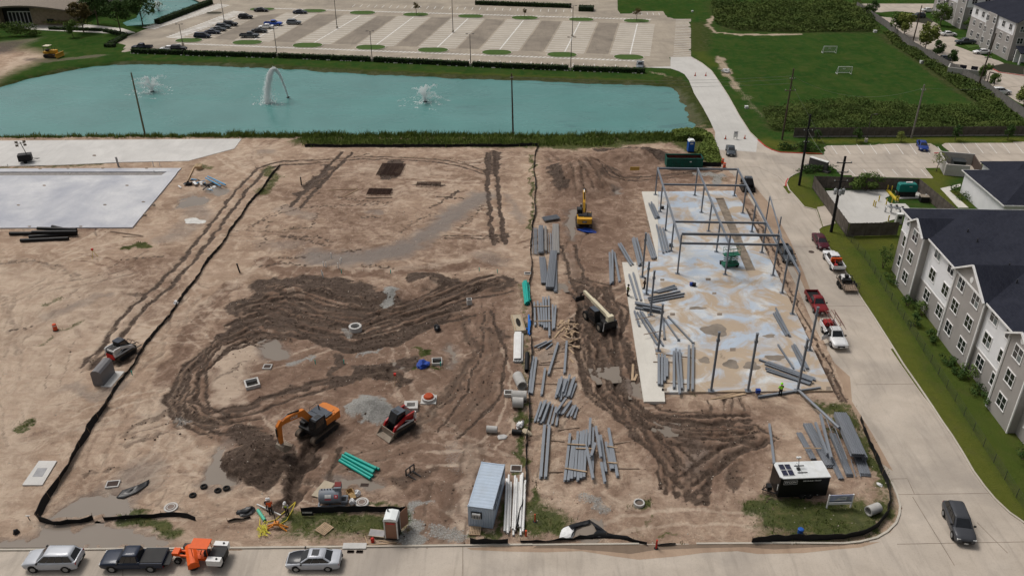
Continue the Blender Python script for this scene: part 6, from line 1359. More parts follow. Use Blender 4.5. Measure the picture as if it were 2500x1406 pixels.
CARS = {
 'sedan':dict(st=[(-2.42,.72,.42,.74),(-2.36,.84,.30,.93),(-2.0,.90,.24,.99),(-1.4,.92,.22,.95),(0.8,.92,.22,.92),(1.25,.91,.22,.90),(1.95,.88,.23,.80),(2.28,.80,.27,.70),(2.40,.66,.36,.58)],gh=(1.15,-1.80,.35,-1.02,.80,.62,.90,1.44),ax=(1.42,-1.38),wr=.33,win=3),
 'suv':dict(st=[(-2.36,.78,.46,.92),(-2.32,.88,.36,1.10),(-1.9,.93,.28,1.12),(0.8,.94,.26,1.06),(1.15,.93,.26,1.04),(1.85,.91,.27,.97),(2.22,.84,.32,.86),(2.36,.70,.42,.72)],gh=(1.10,-2.28,.38,-1.86,.84,.66,1.06,1.70),ax=(1.40,-1.38),wr=.37,win=4),
 'van':dict(st=[(-2.5,.84,.40,.95),(-2.45,.92,.32,1.05),(-1.9,.97,.26,1.08),(0.9,.97,.25,1.02),(1.4,.95,.25,1.0),(2.05,.92,.27,.92),(2.40,.82,.34,.78),(2.52,.70,.44,.66)],gh=(1.65,-2.42,.65,-2.10,.88,.68,1.02,1.74),ax=(1.55,-1.45),wr=.34,win=4),
 'pickup':dict(st=[(-2.95,.88,.52,.78),(-2.92,.97,.48,.80),(-0.85,.97,.44,.80),(-0.82,.97,.40,1.10),(1.10,.97,.38,1.08),(1.45,.97,.38,1.10),(2.45,.95,.40,1.04),(2.75,.90,.44,.96),(2.88,.80,.50,.84)],gh=(1.35,-0.80,.72,-0.62,.86,.68,1.08,1.82),ax=(1.75,-1.75),wr=.41,win=3,bed=(-2.90,-0.86)),
 'shortcab':dict(st=[(-2.75,.84,.50,.74),(-2.72,.90,.46,.76),(-0.55,.90,.42,.76),(-0.52,.90,.38,1.02),(0.95,.90,.36,1.0),(1.25,.90,.36,1.02),(2.2,.88,.38,.95),(2.5,.82,.42,.86),(2.6,.74,.48,.76)],gh=(1.15,-0.50,.55,-0.36,.80,.63,1.0,1.66),ax=(1.60,-1.55),wr=.37,win=2,bed=(-2.70,-0.56))}
CAR_ME = {}
def ring(x,w,zl,zt):return[(x,-w*.93,zl),(x,-w,zl+(zt-zl)*.3),(x,-w,zl+(zt-zl)*.72),(x,-w*.965,zt-.05),(x,-w*.87,zt),(x,-w*.4,zt+.025),(x,w*.4,zt+.025),(x,w*.87,zt),(x,w*.965,zt-.05),(x,w,zl+(zt-zl)*.72),(x,w,zl+(zt-zl)*.3),(x,w*.93,zl)]
def lerp3(a,b,f):return tuple(a[i]+(b[i]-a[i])*f for i in range(3))
def car_meshes(kind):
    if kind in CAR_ME:return CAR_ME[kind]
    k = CARS[kind];b = MB();b.loft([ring(*s)for s in k['st']]);fb,rb,fr,rr,wb,wr_,zb,zr = k['gh'];d = {}
    d['body'] = b.mesh('body',None,50)
    def gring(xf,xr,w,z,c=0.10):return[(xf-c*.6,-w+c*.4,z),(xf,-w+c*1.6,z),(xf,0,z),(xf,w-c*1.6,z),(xf-c*.6,w-c*.4,z),(xr+c*.6,w-c*.4,z),(xr,w-c*1.6,z),(xr,-w+c*1.6,z),(xr+c*.6,-w+c*.4,z)]
    g = MB();g.loft([gring(fb,rb,wb,zb-.04),gring(fr,rr,wr_,zr-.07),gring(fr-.10,rr+.08,wr_-.07,zr-.015),gring(fr-.4,rr+.35,wr_*.5,zr)]);d['cabin'] = g.mesh('cabin',None,35)
    def pane(A,B,C,D,m0,m1,t0,t1,nrm):
        def P(u,v):q = lerp3(lerp3(A,B,u),lerp3(D,C,u),v);return tuple(q[i]+nrm[i]*.014 for i in range(3))
        m = MB();m.quad(P(m0,t0),P(m1,t0),P(m1,t1),P(m0,t1));q = m.v[:];m.add([tuple(p[i]-nrm[i]*.03 for i in range(3))for p in q],[(3,2,1,0)]);m.f+=[(0,4,5,1),(1,5,6,2),(2,6,7,3),(3,7,4,0)];return m
    zt = zr-.07;F = pane((fb,wb-.1,zb-.02),(fb,-wb+.1,zb-.02),(fr,-wr_+.1,zt),(fr,wr_-.1,zt),.04,.96,.05,.93,Vector((.6,0,.8)));d['windshield'] = F.mesh('windshield',CGL)
    Bk = pane((rb,-wb+.1,zb-.02),(rb,wb-.1,zb-.02),(rr,wr_-.1,zt),(rr,-wr_+.1,zt),.06,.94,.12,.88,Vector((-.6,0,.6)));d['rear_window'] = Bk.mesh('rear_window',CGL)
    d['side'] = []
    for s in(-1,1):
        A,B,C,D = (rb+.1,s*wb,zb),(fb-.1,s*wb,zb),(fr-.06,s*wr_,zt),(rr+.06,s*wr_,zt);n = k['win']
        for i in range(n):
            u0 = .03+.94*i/n+(.012 if i else 0);u1 = .03+.94*(i+1)/n-.006
            if s>0:m = pane(B,A,D,C,1-u1,1-u0,.06,.94,Vector((0,1,.3)).normalized())
            else:m = pane(A,B,C,D,u0,u1,.06,.94,Vector((0,-1,.3)).normalized())
            d['side'].append(m.mesh('side_window',CGL))
    w = k['wr'];t = MB();t.lathe([(w*.6,-.11),(w*.92,-.115),(w,-.08),(w,.08),(w*.92,.115),(w*.6,.11)],16,axis='Y');d['tyre'] = t.mesh('wheel',RUB,40)
    r = MB();r.lathe([(w*.60,-.122),(w*.60,.122)],12,axis='Y');r.lathe([(w*.2,-.135),(w*.2,.135)],8,axis='Y');d['rim'] = r.mesh('rim',RIM)
    a = MB();a.lathe([(w*1.18,-.02),(w*1.18,.02)],16,axis='Y');d['arch'] = a.mesh('wheel_arch',TRIMB)
    fx,fw,fz0,fz1 = k['st'][-1];bx_,bw,bz0,bz1 = k['st'][0];s2 = k['st'][-2]
    d['head'] = MB().box((0,0,0),(.22,.30,.13)).mesh('headlight',LAMPW);d['tail'] = MB().box((0,0,0),(.10,.22,.22 if kind!='sedan' else .14)).mesh('tail_light',LAMPR)
    d['grille'] = MB().box((0,0,0),(.06,fw*1.1,.18)).mesh('grille',TRIMB);d['bump'] = MB().box((0,0,0),(.10,bw*1.8,.16)).mesh('bumper',TRIMB);d['plate'] = MB().box((0,0,0),(.03,.34,.12)).mesh('plate',PLATE);d['mirror'] = MB().box((0,0,0),(.12,.20,.15)).mesh('mirror',TRIMB)
    if 'bed' in k:
        x0,x1 = k['bed'];W = k['st'][2][1];z0 = k['st'][2][3]-.02;m = MB();m.bx(x0,x1,-W+.0,-W+.10,z0,z0+.34);m.bx(x0,x1,W-.10,W,z0,z0+.34);m.bx(x0,x0+.09,-W+.10,W-.10,z0,z0+.34);d['bed'] = m.mesh('bed_wall',None);d['bedfloor'] = MB().bx(x0+.09,x1,-W+.10,W-.10,z0+.02,z0+.05).mesh('bed_floor',TRIMB)
    CAR_ME[kind] = d;return d
COLORED = {}
def colored(me,mat):
    k = (me.name,mat.name)
    if k not in COLORED:
        c = me.copy();c.materials.clear();c.materials.append(mat);COLORED[k] = c
    return COLORED[k]
def car(kind,color,px,py,to,label,cat='car',group=None,z=0.035,scale=1.0,name=None,hood=None):
    d = car_meshes(kind);k = CARS[kind];m = PT[color];g = G(px,py,z)
    rz = to if not hasattr(to,'__len__')else heading((px,py),to)
    t = thing(name or{'pickup':'pickup_truck','shortcab':'pickup_truck','suv':'suv','van':'minivan','sedan':'car'}[kind],label,cat,(g.x,g.y,z),rz,group);t.scale = (scale,)*3
    inst('body',colored(d['body'],m),t);inst('cabin',colored(d['cabin'],m),t);inst('windshield',d['windshield'],t);inst('rear_window',d['rear_window'],t)
    for s in d['side']:inst('side_window',s,t)
    W = max(s[1]for s in k['st'])
    for ax in k['ax']:
        for s in(-1,1):
            inst('wheel_arch',d['arch'],t,(ax,s*(W-.03),k['wr']+.02));o = inst('wheel',d['tyre'],t,(ax,s*(W-.085),k['wr']));inst('rim',d['rim'],o)
    f1,f2 = k['st'][-1],k['st'][-2];b1,b2 = k['st'][0],k['st'][1]
    for s in(-1,1):
        inst('headlight',d['head'],t,(f2[0]-.02,s*f2[1]*.80,f2[3]-.10));inst('tail_light',d['tail'],t,(b2[0]+.02,s*b2[1]*.86,b2[3]-.16));inst('mirror',d['mirror'],t,(k['gh'][0]-.25,s*(W+.06),k['gh'][6]+.10))
    inst('grille',d['grille'],t,(f1[0]+.01,0,(f1[2]+f1[3])/2));inst('bumper',d['bump'],t,(b1[0]-.01,0,b1[2]+.05));inst('plate',d['plate'],t,(b1[0]-.06,0,b1[2]+.22));inst('plate',d['plate'],t,(f1[0]+.05,0,f1[2]+.03))
    if 'bed' in d:inst('bed_wall',colored(d['bed'],m),t);inst('bed_floor',d['bedfloor'],t)
    if hood:
        hb = MB();sel = [(.95,.80,.94),(1.3,.80,.925),(1.9,.74,.835),(2.25,.62,.74)]
        hb.loft([[(x,-w,z_-.05),(x,-w*.9,z_+.01),(x,0,z_+.022),(x,w*.9,z_+.01),(x,w,z_-.05)]for x,w,z_ in sel]);hb.build('hood',PT[hood],t,40)
        sr = MB().box((-.25,0,1.452),(.62,.72,.012)).build('sunroof',CGL,t)
    return t
PI = math.pi
a_st = heading((900,1375),(500,1378))
car('suv','silver',135,1377,a_st,'silver suv parked on the front street at bottom left','suv',scale=1.06);bp = car('pickup','navy',332,1377,a_st,'dark blue pickup with covered bed and lowered tailgate on the front street','pickup')
MB().bx(-2.85,-0.88,-.86,.86,1.12,1.17).build('bed_cover',TRIMB,bp);MB().bx(-3.5,-2.96,-.82,.82,.78,.84).build('tailgate',TRIMB,bp)
car('sedan','silver',768,1376,a_st,'silver sedan with black hood parked on the front street',hood='black',scale=1.03)
car('suv','grey',2337,1288,(2352,1325),'dark grey suv turning at the street corner','suv',scale=1.05)
rd = (1930,660)
car('pickup','slate',1918,628,(1936,660),'dark grey pickup parked on the road beside the steel frame','pickup',scale=.96);car('sedan','maroon',2002,597,(2022,630),'maroon car parked at the right kerb ahead of the white work truck')
wt = car('pickup','white',2033,645,(2012,612),'white pickup with orange gear in its bed, towing the landscaping trailer','pickup')
car('shortcab','red',1992,748,(2008,775),'red pickup parked on the muddy road side','pickup',scale=1.05);lt = car('shortcab','white',2034,828,(2050,855),'white pickup with ladder rack and open door on the road side','pickup',scale=1.12)
car('sedan','slate',1783,374,(1786,392),'dark grey car standing on the road above the steel frame',scale=.98);car('sedan','blue',2251,362,(2260,380),'blue car in the parking space at the wooden fence',z=.03);car('pickup','steel',1562,166,(1560,182),'light blue pickup parked at the right end of the hedge','pickup',z=.03)
fg = 'cars parked in the far lot'
for kind,c,x,y,to,lb in(('pickup','navy',348,121,PI,'dark pickup at the left end behind the first hedge'),('sedan','white',411,124,PI,'white car half hidden by the first hedge'),('suv','black',437,124,0,'black suv beside the white car behind the first hedge'),('van','navy',495,93,0,'blue grey minivan at the near end of the dark car row'),('sedan','navy',520,83,0,'dark blue car second in the row from the minivan'),('sedan','slate',534,76,0,'dark grey car third in the row from the minivan'),('suv','slate',546,70,0,'dark suv fourth in the row from the minivan'),('suv','black',563,64,0,'black boxy suv at the far end of the dark car row'),('suv','black',600,46,0,'black suv alone above the dark car row'),('sedan','black',638,29,0,'black car beside the far left island'),('pickup','slate',610,92,0,'grey pickup at the near end of the second parked row'),('sedan','black',634,80,0,'black car between the grey pickup and the white car'),('sedan','white',650,70,PI,'white car between the black car and the blue pickup'),('pickup','royal',668,63,0,'bright blue pickup in the far lot'),('suv','steel',718,60,0,'silver grey suv right of the blue pickup'),('sedan','navy',733,34,0,'dark car beside the second far island')):
    car(kind,c,x,y,to,lb,{'pickup':'pickup','suv':'suv','van':'minivan'}.get(kind,'car'),fg,z=.025)
eg = 'cars on the estate road'
for kind,c,x,y,to,lb in(('sedan','white',2315,88,0,'white car on the estate bay nearest the far houses'),('pickup','slate',2355,108,PI,'dark pickup between two white cars on the estate'),('sedan','white',2396,132,PI,'white car in front of the nearer distant house'),('suv','white',2442,230,0,'white suv behind the diagonal fence at the right'),('suv','slate',2240,44,PI,'dark suv by the round planting bed at the top'),('sedan','white',2266,30,0,'white car in the bay behind the round planting bed'),('sedan','slate',2307,148,0,'dark car behind the diagonal fence and trees')):
    car(kind,c,x,y,to,lb,{'pickup':'pickup','suv':'suv'}.get(kind,'car'),eg,z=.045)
# work truck loads, ladder rack, open door
ORG = M('orange_paint',(0.62,0.10,0.015),0.45,var=0.1);REDP = M('machine_red',(0.36,0.012,0.016),0.35,var=0.1,dirt=(0.2,0.13,0.09),dirt_amt=0.35);BLK = M('machine_black',(0.016,0.017,0.019),0.55,var=0.25,dirt=(0.09,0.07,0.055),dirt_amt=0.3);WHM = M('machine_white',(0.66,0.66,0.65),0.45,var=0.06,dirt=(0.35,0.27,0.2),dirt_amt=0.4)
t = thing('mower','orange and black yard equipment loaded in the white truck bed','equipment',wt.matrix_basis@Vector((0,0,.86)),wt.rotation_euler.z)
MB().bx(-1.2,-.92,-.8,.8,0,.75).build('orange_box',ORG,t);m = MB();m.tube([(-2.8,-.6,.1),(-1.3,-.5,.55)],.06,6);m.build('handle',BLK,t);MB().tube([(-2.7,.5,.1),(-1.3,.3,.6)],.06,6).build('handle',REDP,t);m = MB();m.box((-2.2,-.3,.28),(.7,.5,.5));m.build('engine',BLK,t);MB().box((-2.5,.45,.22),(.5,.4,.4)).build('fuel_can',REDP,t);MB().lathe([(.3,-.1),(.3,.1)],12,axis='Y',c=(-1.7,.2,.32)).build('mower_wheel',RUB,t)
RAC = M('rack_steel',(0.12,0.07,0.055),0.6)
for s in(-.75,.75):
    for x in(-2.6,-.7):MB().tube([(x,s,1.05),(x,s,2.05)],.03,6).build('rack_post',RAC,lt)
    MB().tube([(-2.75,s,2.05),(1.1,s,2.05)],.03,6).build('rack_rail',RAC,lt)
for s,lb in((-.45,'reddish ladder on the rack of the white pickup, right one'),(.45,'reddish ladder on the rack of the white pickup, left one')):
    lad = thing('ladder',lb,'ladder',lt.matrix_basis@Vector((0,0,2.36)),lt.rotation_euler.z,'ladders on the pickup rack');lad.location.x+=0
    off = s
    for q in(-.2,.2):MB().tube([(-3.1,off+q,0),(.9,off+q,0)],.035,4).build('rail',M('ladder_red',(0.16,0.055,0.045),0.5),lad)
    for k in range(13):MB().tube([(-2.95+k*.3,off-.2,0),(-2.95+k*.3,off+.2,0)],.02,5).build('rung',M('ladder_red',None),lad)
tb = MB().box((-1.9,-.2,1.12),(.9,.9,.5)).build('tool_chest',REDP,lt)
dr = MB();dr.box((0,0,0),(1.05,.07,.62));do = dr.build('door',PT['white'],lt,None,(.72,-1.30,.78),R(-62));MB().box((-.05,0,.52),(.7,.05,.42)).build('door_window',CGL,do)
# landscaping trailer
g = G(2066,700,.035);ang = heading((2066,700),(2046,668));t = thing('utility_trailer','black mesh sided landscaping trailer loaded with mowers behind the white truck','trailer',g,ang)
MB().bx(-2.1,1.8,-1.0,1.0,.48,.56).build('deck',LUMD,t)
for s in(-1,1):
    MB().tube([(-2.1,s,.62),(1.8,s,.62)],.04,5).build('rail',BLK,t);MB().tube([(-2.1,s,1.05),(1.8,s,1.05)],.04,5).build('rail',BLK,t)
    for x in(-2.1,-1.1,0,.9,1.8):MB().tube([(x,s,.5),(x,s,1.05)],.03,5).build('stake',BLK,t)
    for x in(-.45,.45):
        w = MB();w.lathe([(.2,-.1),(.36,-.1),(.38,0),(.36,.1),(.2,.1)],14,axis='Y',c=(x,s*1.14,.36));w.build('wheel',RUB,t)
g2 = MB();[g2.tube([(-2.15,-1+k*.25,.55),(-2.15,-1+k*.25,1.75)],.02,4)for k in range(9)];g2.build('ramp_mesh',BLK,t);MB().tube([(-2.15,-1.0,1.75),(-2.15,1.0,1.75)],.04,5).build('ramp_bar',BLK,t)
m = MB();m.tube([(1.8,.7,.5),(3.0,0,.5)],.06,5);m.tube([(1.8,-.7,.5),(3.0,0,.5)],.06,5);m.build('drawbar',BLK,t)
mw = thing('riding_mower','white and black riding mower on the landscaping trailer','mower',t.matrix_basis@Vector((.8,0,.57)),ang)
MB().box((.2,0,.45),(1.0,1.2,.5)).build('cover',WHM,mw);MB().box((-.6,0,.35),(.7,.9,.5)).build('engine',BLK,mw);MB().box((-.15,0,.85),(.45,.5,.4)).build('seat',BLK,mw)
for x in(-.7,.5):
    for s in(-.6,.6):MB().lathe([(.15,-.09),(.28,-.1),(.28,.1),(.15,.09)],12,axis='Y',c=(x,s,.28)).build('wheel',RUB,mw)
m = MB();[m.tube([(-.9,s,.4),(-1.0,s,1.35)],.03,5)for s in(-.5,.5)];m.tube([(-1.0,-.5,1.35),(-1.0,.5,1.35)],.03,5);m.build('roll_bar',BLK,mw)

# ---------------------------------------------------------------- earth moving machines
def track_mesh(L,h,w):
    m = MB();p = [];r = h/2
    for k in range(9):a = -PI/2+PI*k/8;p.append((L/2-r+r*math.cos(a),r+r*math.sin(a)))
    for k in range(9):a = PI/2+PI*k/8;p.append((-L/2+r+r*math.cos(a),r+r*math.sin(a)))
    m.side(p,-w/2,w/2);q = [(x*.90,r+(z-r)*.62)for x,z in p];return m,q
def tracks(par,L,h,w,gauge,mat_shoe,mat_frame):
    for s in(-1,1):
        m,q = track_mesh(L,h,w);n = int(L/.2)
        for i in range(n):x = -L/2+h/2+(L-h)*i/max(1,n-1);m.box((x,0,h+.012),(.07,w*.98,.035));
        o = m.build('track',mat_shoe,par,30,(0,s*gauge/2,0));f = MB();f.side(q,-w/2-.03,w/2+.03);f.build('track_frame',mat_frame,o)
        for k in range(5):MB().lathe([(h*.2,-w/2-.06),(h*.2,w/2+.06)],10,axis='Y',c=(-L*.32+k*L*.16,0,h*.33)).build('roller',mat_frame,o)
def arm_plate(m,pts,w,width):
    """bent box beam in the XZ plane: pts (x, z, half depth)"""
    up,dn = [],[]
    for i,(x,z,d)in enumerate(pts):
        a = pts[max(i-1,0)];b = pts[min(i+1,len(pts)-1)];v = Vector((b[0]-a[0],b[1]-a[1])).normalized();up.append((x-v.y*d,z+v.x*d));dn.append((x+v.y*d,z-v.x*d))
    m.side(up+dn[::-1],-width/2,width/2);return m
MUDM = M('dried_mud',(0.17,0.125,0.09),0.95,var=0.3,scale=2);TRK = M('track_steel',(0.075,0.06,0.048),0.8,var=0.35,scale=2,dirt=(0.19,0.14,0.10),dirt_amt=0.7)
def excavator(px,py,rz,body,roofm,label,s,boom,logo,cw_text,bucket_m):
    g = on(px,py,0.02);t = thing('excavator',label,'excavator',g,rz);t.scale = (s,)*3
    tracks(t,4.3,.9,.6,2.4,TRK,BLK);MB().bx(-1.2,1.2,-.95,.95,.45,1.0).build('undercarriage',BLK,t)
    MB().lathe([(.75,1.0),(.75,1.2)],16).build('swing_ring',BLK,t)
    MB().bx(-1.9,1.55,-1.35,1.35,1.2,1.45).build('platform',BLK,t)
    m = MB();cw = [(-2.75,-.95),(-2.55,-1.36),(-1.75,-1.38),(-1.75,1.38),(-2.55,1.36),(-2.75,.95)];m.prism(cw,1.25,2.25);co = m.build('counterweight',body,t)
    MB().bx(-1.74,.1,-1.37,.15,1.45,2.35).build('engine_cover',roofm,t);MB().bx(-1.74,-.35,.155,1.37,1.45,2.2).build('side_cover',body,t);MB().bx(-1.6,-.5,-1.2,1.2,2.352,2.42).build('hood',roofm,t)
    MB().bx(.12,1.3,-1.37,-.62,1.45,1.95).build('toolbox',body if body.name.startswith('cat')else BLK,t)
    MB().tube([(-1.2,-.6,2.4),(-1.2,-.6,3.0)],.07,8).build('exhaust',BLK,t)
    for y in(-1.34,1.34):m = MB();m.tube([(-1.7,y,2.3),(-1.7,y,2.8),(-.4,y,2.8),(-.4,y,2.3)],.025,5);m.build('handrail',BLK,t)
    cab = MB();cab.side([(-.3,1.45),(1.55,1.45),(1.62,2.1),(1.35,3.0),(-.25,3.05)],.42,1.36);cb = cab.build('cab',BLK,t)
    MB().bx(-.2,1.2,.48,1.3,3.02,3.07).build('cab_roof',roofm,cb);MB().bx(.15,.95,.6,1.18,3.07,3.085).build('roof_hatch',CGL,cb)
    w = MB();w.side([(.05,2.05),(1.4,2.05),(1.22,2.9),(.05,2.92)],1.365,1.375);w.build('side_window',CGL,cb);w = MB();w.add([(1.645,.5,2.05),(1.645,1.28,2.05),(1.39,1.28,2.93),(1.39,.5,2.93)],[(0,1,2,3)]);w.build('windshield',CGL,cb);w = MB();w.add([(-.318,.5,2.2),(-.30,.5,2.92),(-.30,1.28,2.92),(-.318,1.28,2.2)],[(0,1,2,3)]);w.build('rear_window',CGL,cb)
    bm = MB();arm_plate(bm,boom['boom'],0,.42);bo = bm.build('boom',body,t);sm = MB();arm_plate(sm,boom['stick'],0,.34);so_ = sm.build('stick',body if not boom.get('dark')else BLK,t)
    if logo:
        a,b = boom['boom'][1],boom['boom'][2];xm,zm = (a[0]+b[0])/2,(a[1]+b[1])/2;an = math.atan2(b[1]-a[1],b[0]-a[0])
        for sd,rx in((.222,PI),(-.222,0)):
            o = text_mesh('lettering',logo,.46,PLATE,bo,(xm,sd,zm-.02),(R(90),-an if rx==0 else an,0 if rx==0 else PI),.004,.008)
    if cw_text:
        MB().bx(-2.79,-2.752,-.42,.42,1.5,1.9).build('badge',BLK,co);text_mesh('lettering',cw_text,.36,PLATE,co,(-2.80,0,1.70),(R(90),0,R(-90)),.004,.01)
    for c in boom['cyl']:
        m = MB();m.tube([c[0],c[1]],.09,8);o = m.build('cylinder',BLK,t);MB().tube([c[1],c[2]],.05,8).build('rod',CHROME,o)
    bx0,bz0 = boom['bucket'];ra_ = boom.get('brot',0);bk = MB();bk.mx = Matrix.Translation((bx0,0,bz0))@Matrix.Rotation(ra_,4,'Y')
    p = [(0,0),(.35,-.05),(.6,-.45),(.45,-.95),(0,-1.15),(-.55,-1.05),(-.5,-.95),(0,-1.0),(.32,-.85),(.45,-.45),(.28,-.12),(0,-.08)]
    bk.side(p,-.6,.6);bk.side([(0,0),(.35,-.05),(.6,-.45),(.45,-.95),(0,-1.15),(-.55,-1.05)],-.62,-.58);bk.side([(0,0),(.35,-.05),(.6,-.45),(.45,-.95),(0,-1.15),(-.55,-1.05)],.58,.62);bko = bk.build('bucket',bucket_m,t)
    for k in range(5):te = MB();te.mx = bk.mx;te.box((-.66,-.5+k*.25,-1.02),(.25,.1,.08));te.build('tooth',bucket_m,bko)
    return t
CORG = M('case_orange',(0.60,0.185,0.028),0.4,var=0.08,dirt=(0.25,0.15,0.08),dirt_amt=0.3);CROOF = M('cover_grey_blue',(0.075,0.088,0.108),0.5,var=0.1);CYEL = M('cat_yellow',(0.62,0.33,0.03),0.42,var=0.08,dirt=(0.3,0.2,0.09),dirt_amt=0.35);BKT = M('bucket_steel',(0.26,0.22,0.175),0.7,var=0.25,dirt=(0.14,0.10,0.07),dirt_amt=0.6)
excavator(776,1056,heading((812,1030),(744,1081)),CORG,CROOF,'orange excavator with raised boom digging beside the dark soil heap',.95,dict(boom=[(.35,1.75,.28),(1.9,4.2,.42),(4.6,4.75,.3),(5.35,4.55,.2)],stick=[(4.95,5.05,.16),(5.35,4.6,.30),(5.35,2.2,.2)],bucket=(5.35,2.15),brot=R(20),cyl=[((.7,-.32,1.6),(1.6,-.32,2.8),(2.3,-.32,3.8)),((.7,.32,1.6),(1.6,.32,2.8),(2.3,.32,3.8)),((2.3,0,4.75),(3.9,0,5.2),(4.9,0,5.1)),((5.75,0,4.4),(5.75,0,3.3),(5.7,0,2.4))]),'CASE',None,BKT)
excavator(1425,548,R(88),CYEL,BLK,'yellow excavator seen from behind beside the grey puddle',.88,dict(boom=[(.35,1.75,.28),(1.6,3.6,.40),(3.6,5.1,.3),(4.2,5.2,.2)],stick=[(3.8,5.6,.16),(4.25,5.2,.28),(3.5,2.6,.2)],dark=True,bucket=(3.5,2.5),brot=R(-30),cyl=[((.7,-.32,1.6),(1.4,-.32,2.6),(2.0,-.32,3.5)),((.7,.32,1.6),(1.4,.32,2.6),(2.0,.32,3.5)),((1.9,0,4.3),(3.0,0,5.3),(3.8,0,5.6)),((4.5,0,5.0),(4.2,0,3.8),(3.8,0,2.8))]),None,'CAT',BKT)
def loader(px,py,rz,label,body,trim,tail,roofm,s=1.0,bucket=True,arms=None):
    g = on(px,py,0.02);t = thing('track_loader',label,'loader',g,rz);t.scale = (s,)*3
    tracks(t,2.5,.72,.42,1.45,TRK,BLK);MB().bx(-1.35,.7,-.52,.52,.3,1.1).build('chassis',BLK,t)
    m = MB();m.side([(-1.45,.6),(-.45,.6),(-.45,1.45),(-1.3,1.5),(-1.5,1.2)],-.55,.55);h = m.build('engine_cover',body,t);MB().bx(-1.25,-.6,-.42,.42,1.46,1.53).build('grille',BLK,h)
    MB().bx(-1.55,-1.42,-.58,.58,.45,1.05).build('tail_gate',tail,t);MB().bx(-1.5,-1.4,-.5,.5,1.06,1.4).build('radiator_grille',BLK,t)
    m = MB();m.side([(-.48,1.0),(.75,.9),(.85,1.3),(.45,2.05),(-.48,2.1)],-.48,.48);c = m.build('cab',BLK,t);MB().bx(-.5,.42,-.5,.5,2.06,2.14).build('cab_roof',roofm,c);MB().bx(.05,.35,-.32,.32,2.14,2.155).build('roof_window',CGL,c)
    for y in(-.485,.485):w = MB();w.side([(-.35,1.3),(.6,1.3),(.35,1.95),(-.35,1.95)],y-.004,y+.004);w.build('side_window',CGL,c)
    for sg in(-1,1):
        a = MB();arm_plate(a,[(-1.35,1.55,.15),(-.4,1.5,.16),(.9,1.0,.15),(1.25,.45,.14)],0,.16);ao = a.build('lift_arm',arms or body,t);ao.location.y = sg*.68
        st = MB();arm_plate(st,[(-1.4,.85,.1),(-1.35,1.6,.14)],0,.18);so2 = st.build('arm_tower',trim,t);so2.location.y = sg*.68
        MB().tube([(-.9,sg*.68,.9),(-.1,sg*.68,1.25)],.06,6).build('lift_cylinder',CHROME,t);MB().bx(-1.2,.9,sg*.72-.02,sg*.72+.02,.74,.92).build('side_stripe',trim,t)
    if bucket:
        b = MB();p = [(1.25,.75),(1.3,.1),(1.95,.02),(1.97,.06),(1.38,.16),(1.33,.75)];b.side(p,-.92,.92)
        for y in(-.92,.88):b.side([(1.26,.74),(1.3,.1),(1.95,.02)],y,y+.04)
        b.build('bucket',BKT,t)
    else:
        b = MB();b.side([(1.25,.9),(1.3,.3),(1.35,.3),(1.32,.9)],-.85,.85);bo = b.build('fork_carriage',BLK,t)
        for y in(-.5,.5):MB().bx(1.3,2.3,y-.06,y+.06,.26,.32).build('fork',BLK,bo)
        for y in(-.7,0,.7):MB().tube([(1.3,y,.9),(1.6,y,1.15),(1.9,y,.8)],.04,5).build('grapple_tine',BLK,bo)
    return t
loader(975,1048,heading((1003,1030),(932,1072)),'red track loader with lowered bucket beside the grey gravel heap',REDP,WHM,REDP,CROOF,1.22)
loader(300,868,heading((275,885),(340,845)),'white and red track loader with grapple beside the left black fence',WHM,WHM,M('bobcat_red',(0.55,0.02,0.018),0.35),M('navy_roof',(0.03,0.04,0.06),0.5),1.12,False)
loader(1824,462,heading((1820,440),(1840,475)),'black track loader with forks parked on the road edge behind the frame',BLK,BLK,BLK,CROOF,1.25,False)
# telehandler
CREAM = M('cream_paint',(0.66,0.60,0.44),0.4,var=0.06,dirt=(0.35,0.27,0.18),dirt_amt=0.3)
g = on(1464,790,0.0);ang = heading((1482,806),(1440,768));t = thing('telehandler','cream boom telehandler with forks in the churned mud','telehandler',g,ang)
MB().bx(-2.4,2.3,-.55,.55,.75,1.35).build('chassis',BLK,t);MB().bx(-2.7,-1.6,-.95,.95,.8,1.7).build('rear_weight',BLK,t);MB().bx(-1.2,1.2,-1.15,-.56,.8,1.75).build('engine_cover',BLK,t)
c = MB();c.side([(-.8,.8),(1.0,.8),(1.1,1.4),(.75,2.5),(-.7,2.5)],.5,1.3);cb = c.build('cab',BLK,t);MB().bx(-.68,.72,.52,1.28,2.5,2.56).build('cab_roof',CROOF,cb);w = MB();w.side([(-.6,1.5),(.9,1.5),(.65,2.4),(-.6,2.4)],1.305,1.315);w.build('side_window',CGL,cb)
for x in(-1.75,1.75):
    for s in(-1,1):
        w = MB();w.lathe([(.35,-.2),(.62,-.22),(.68,-.12),(.68,.12),(.62,.22),(.35,.2)],18,axis='Y',c=(x,s*1.12,.66));wo_ = w.build('wheel',RUB,t,40);MB().lathe([(.34,-.21),(.34,.21)],12,axis='Y',c=(x,s*1.12,.66)).build('rim',BKT,wo_)
b = MB();b.tube([(-2.5,-.05,2.15),(2.2,-.05,2.55)],.34,4);bo = b.build('boom',CREAM,t);b = MB();b.tube([(-.2,-.05,2.36),(4.4,-.05,2.74)],.26,4);b.build('inner_boom',CREAM,bo);b = MB();b.tube([(4.3,-.05,2.72),(5.2,-.05,2.0),(5.3,-.05,1.2)],.12,6);b.build('boom_head',BLK,bo);MB().bx(-2.6,-2.0,-.5,.4,1.7,2.5).build('boom_pivot',CREAM,t)
f = MB();f.bx(5.3,5.4,-.7,.7,.75,1.5);fo = f.build('fork_carriage',BLK,t)
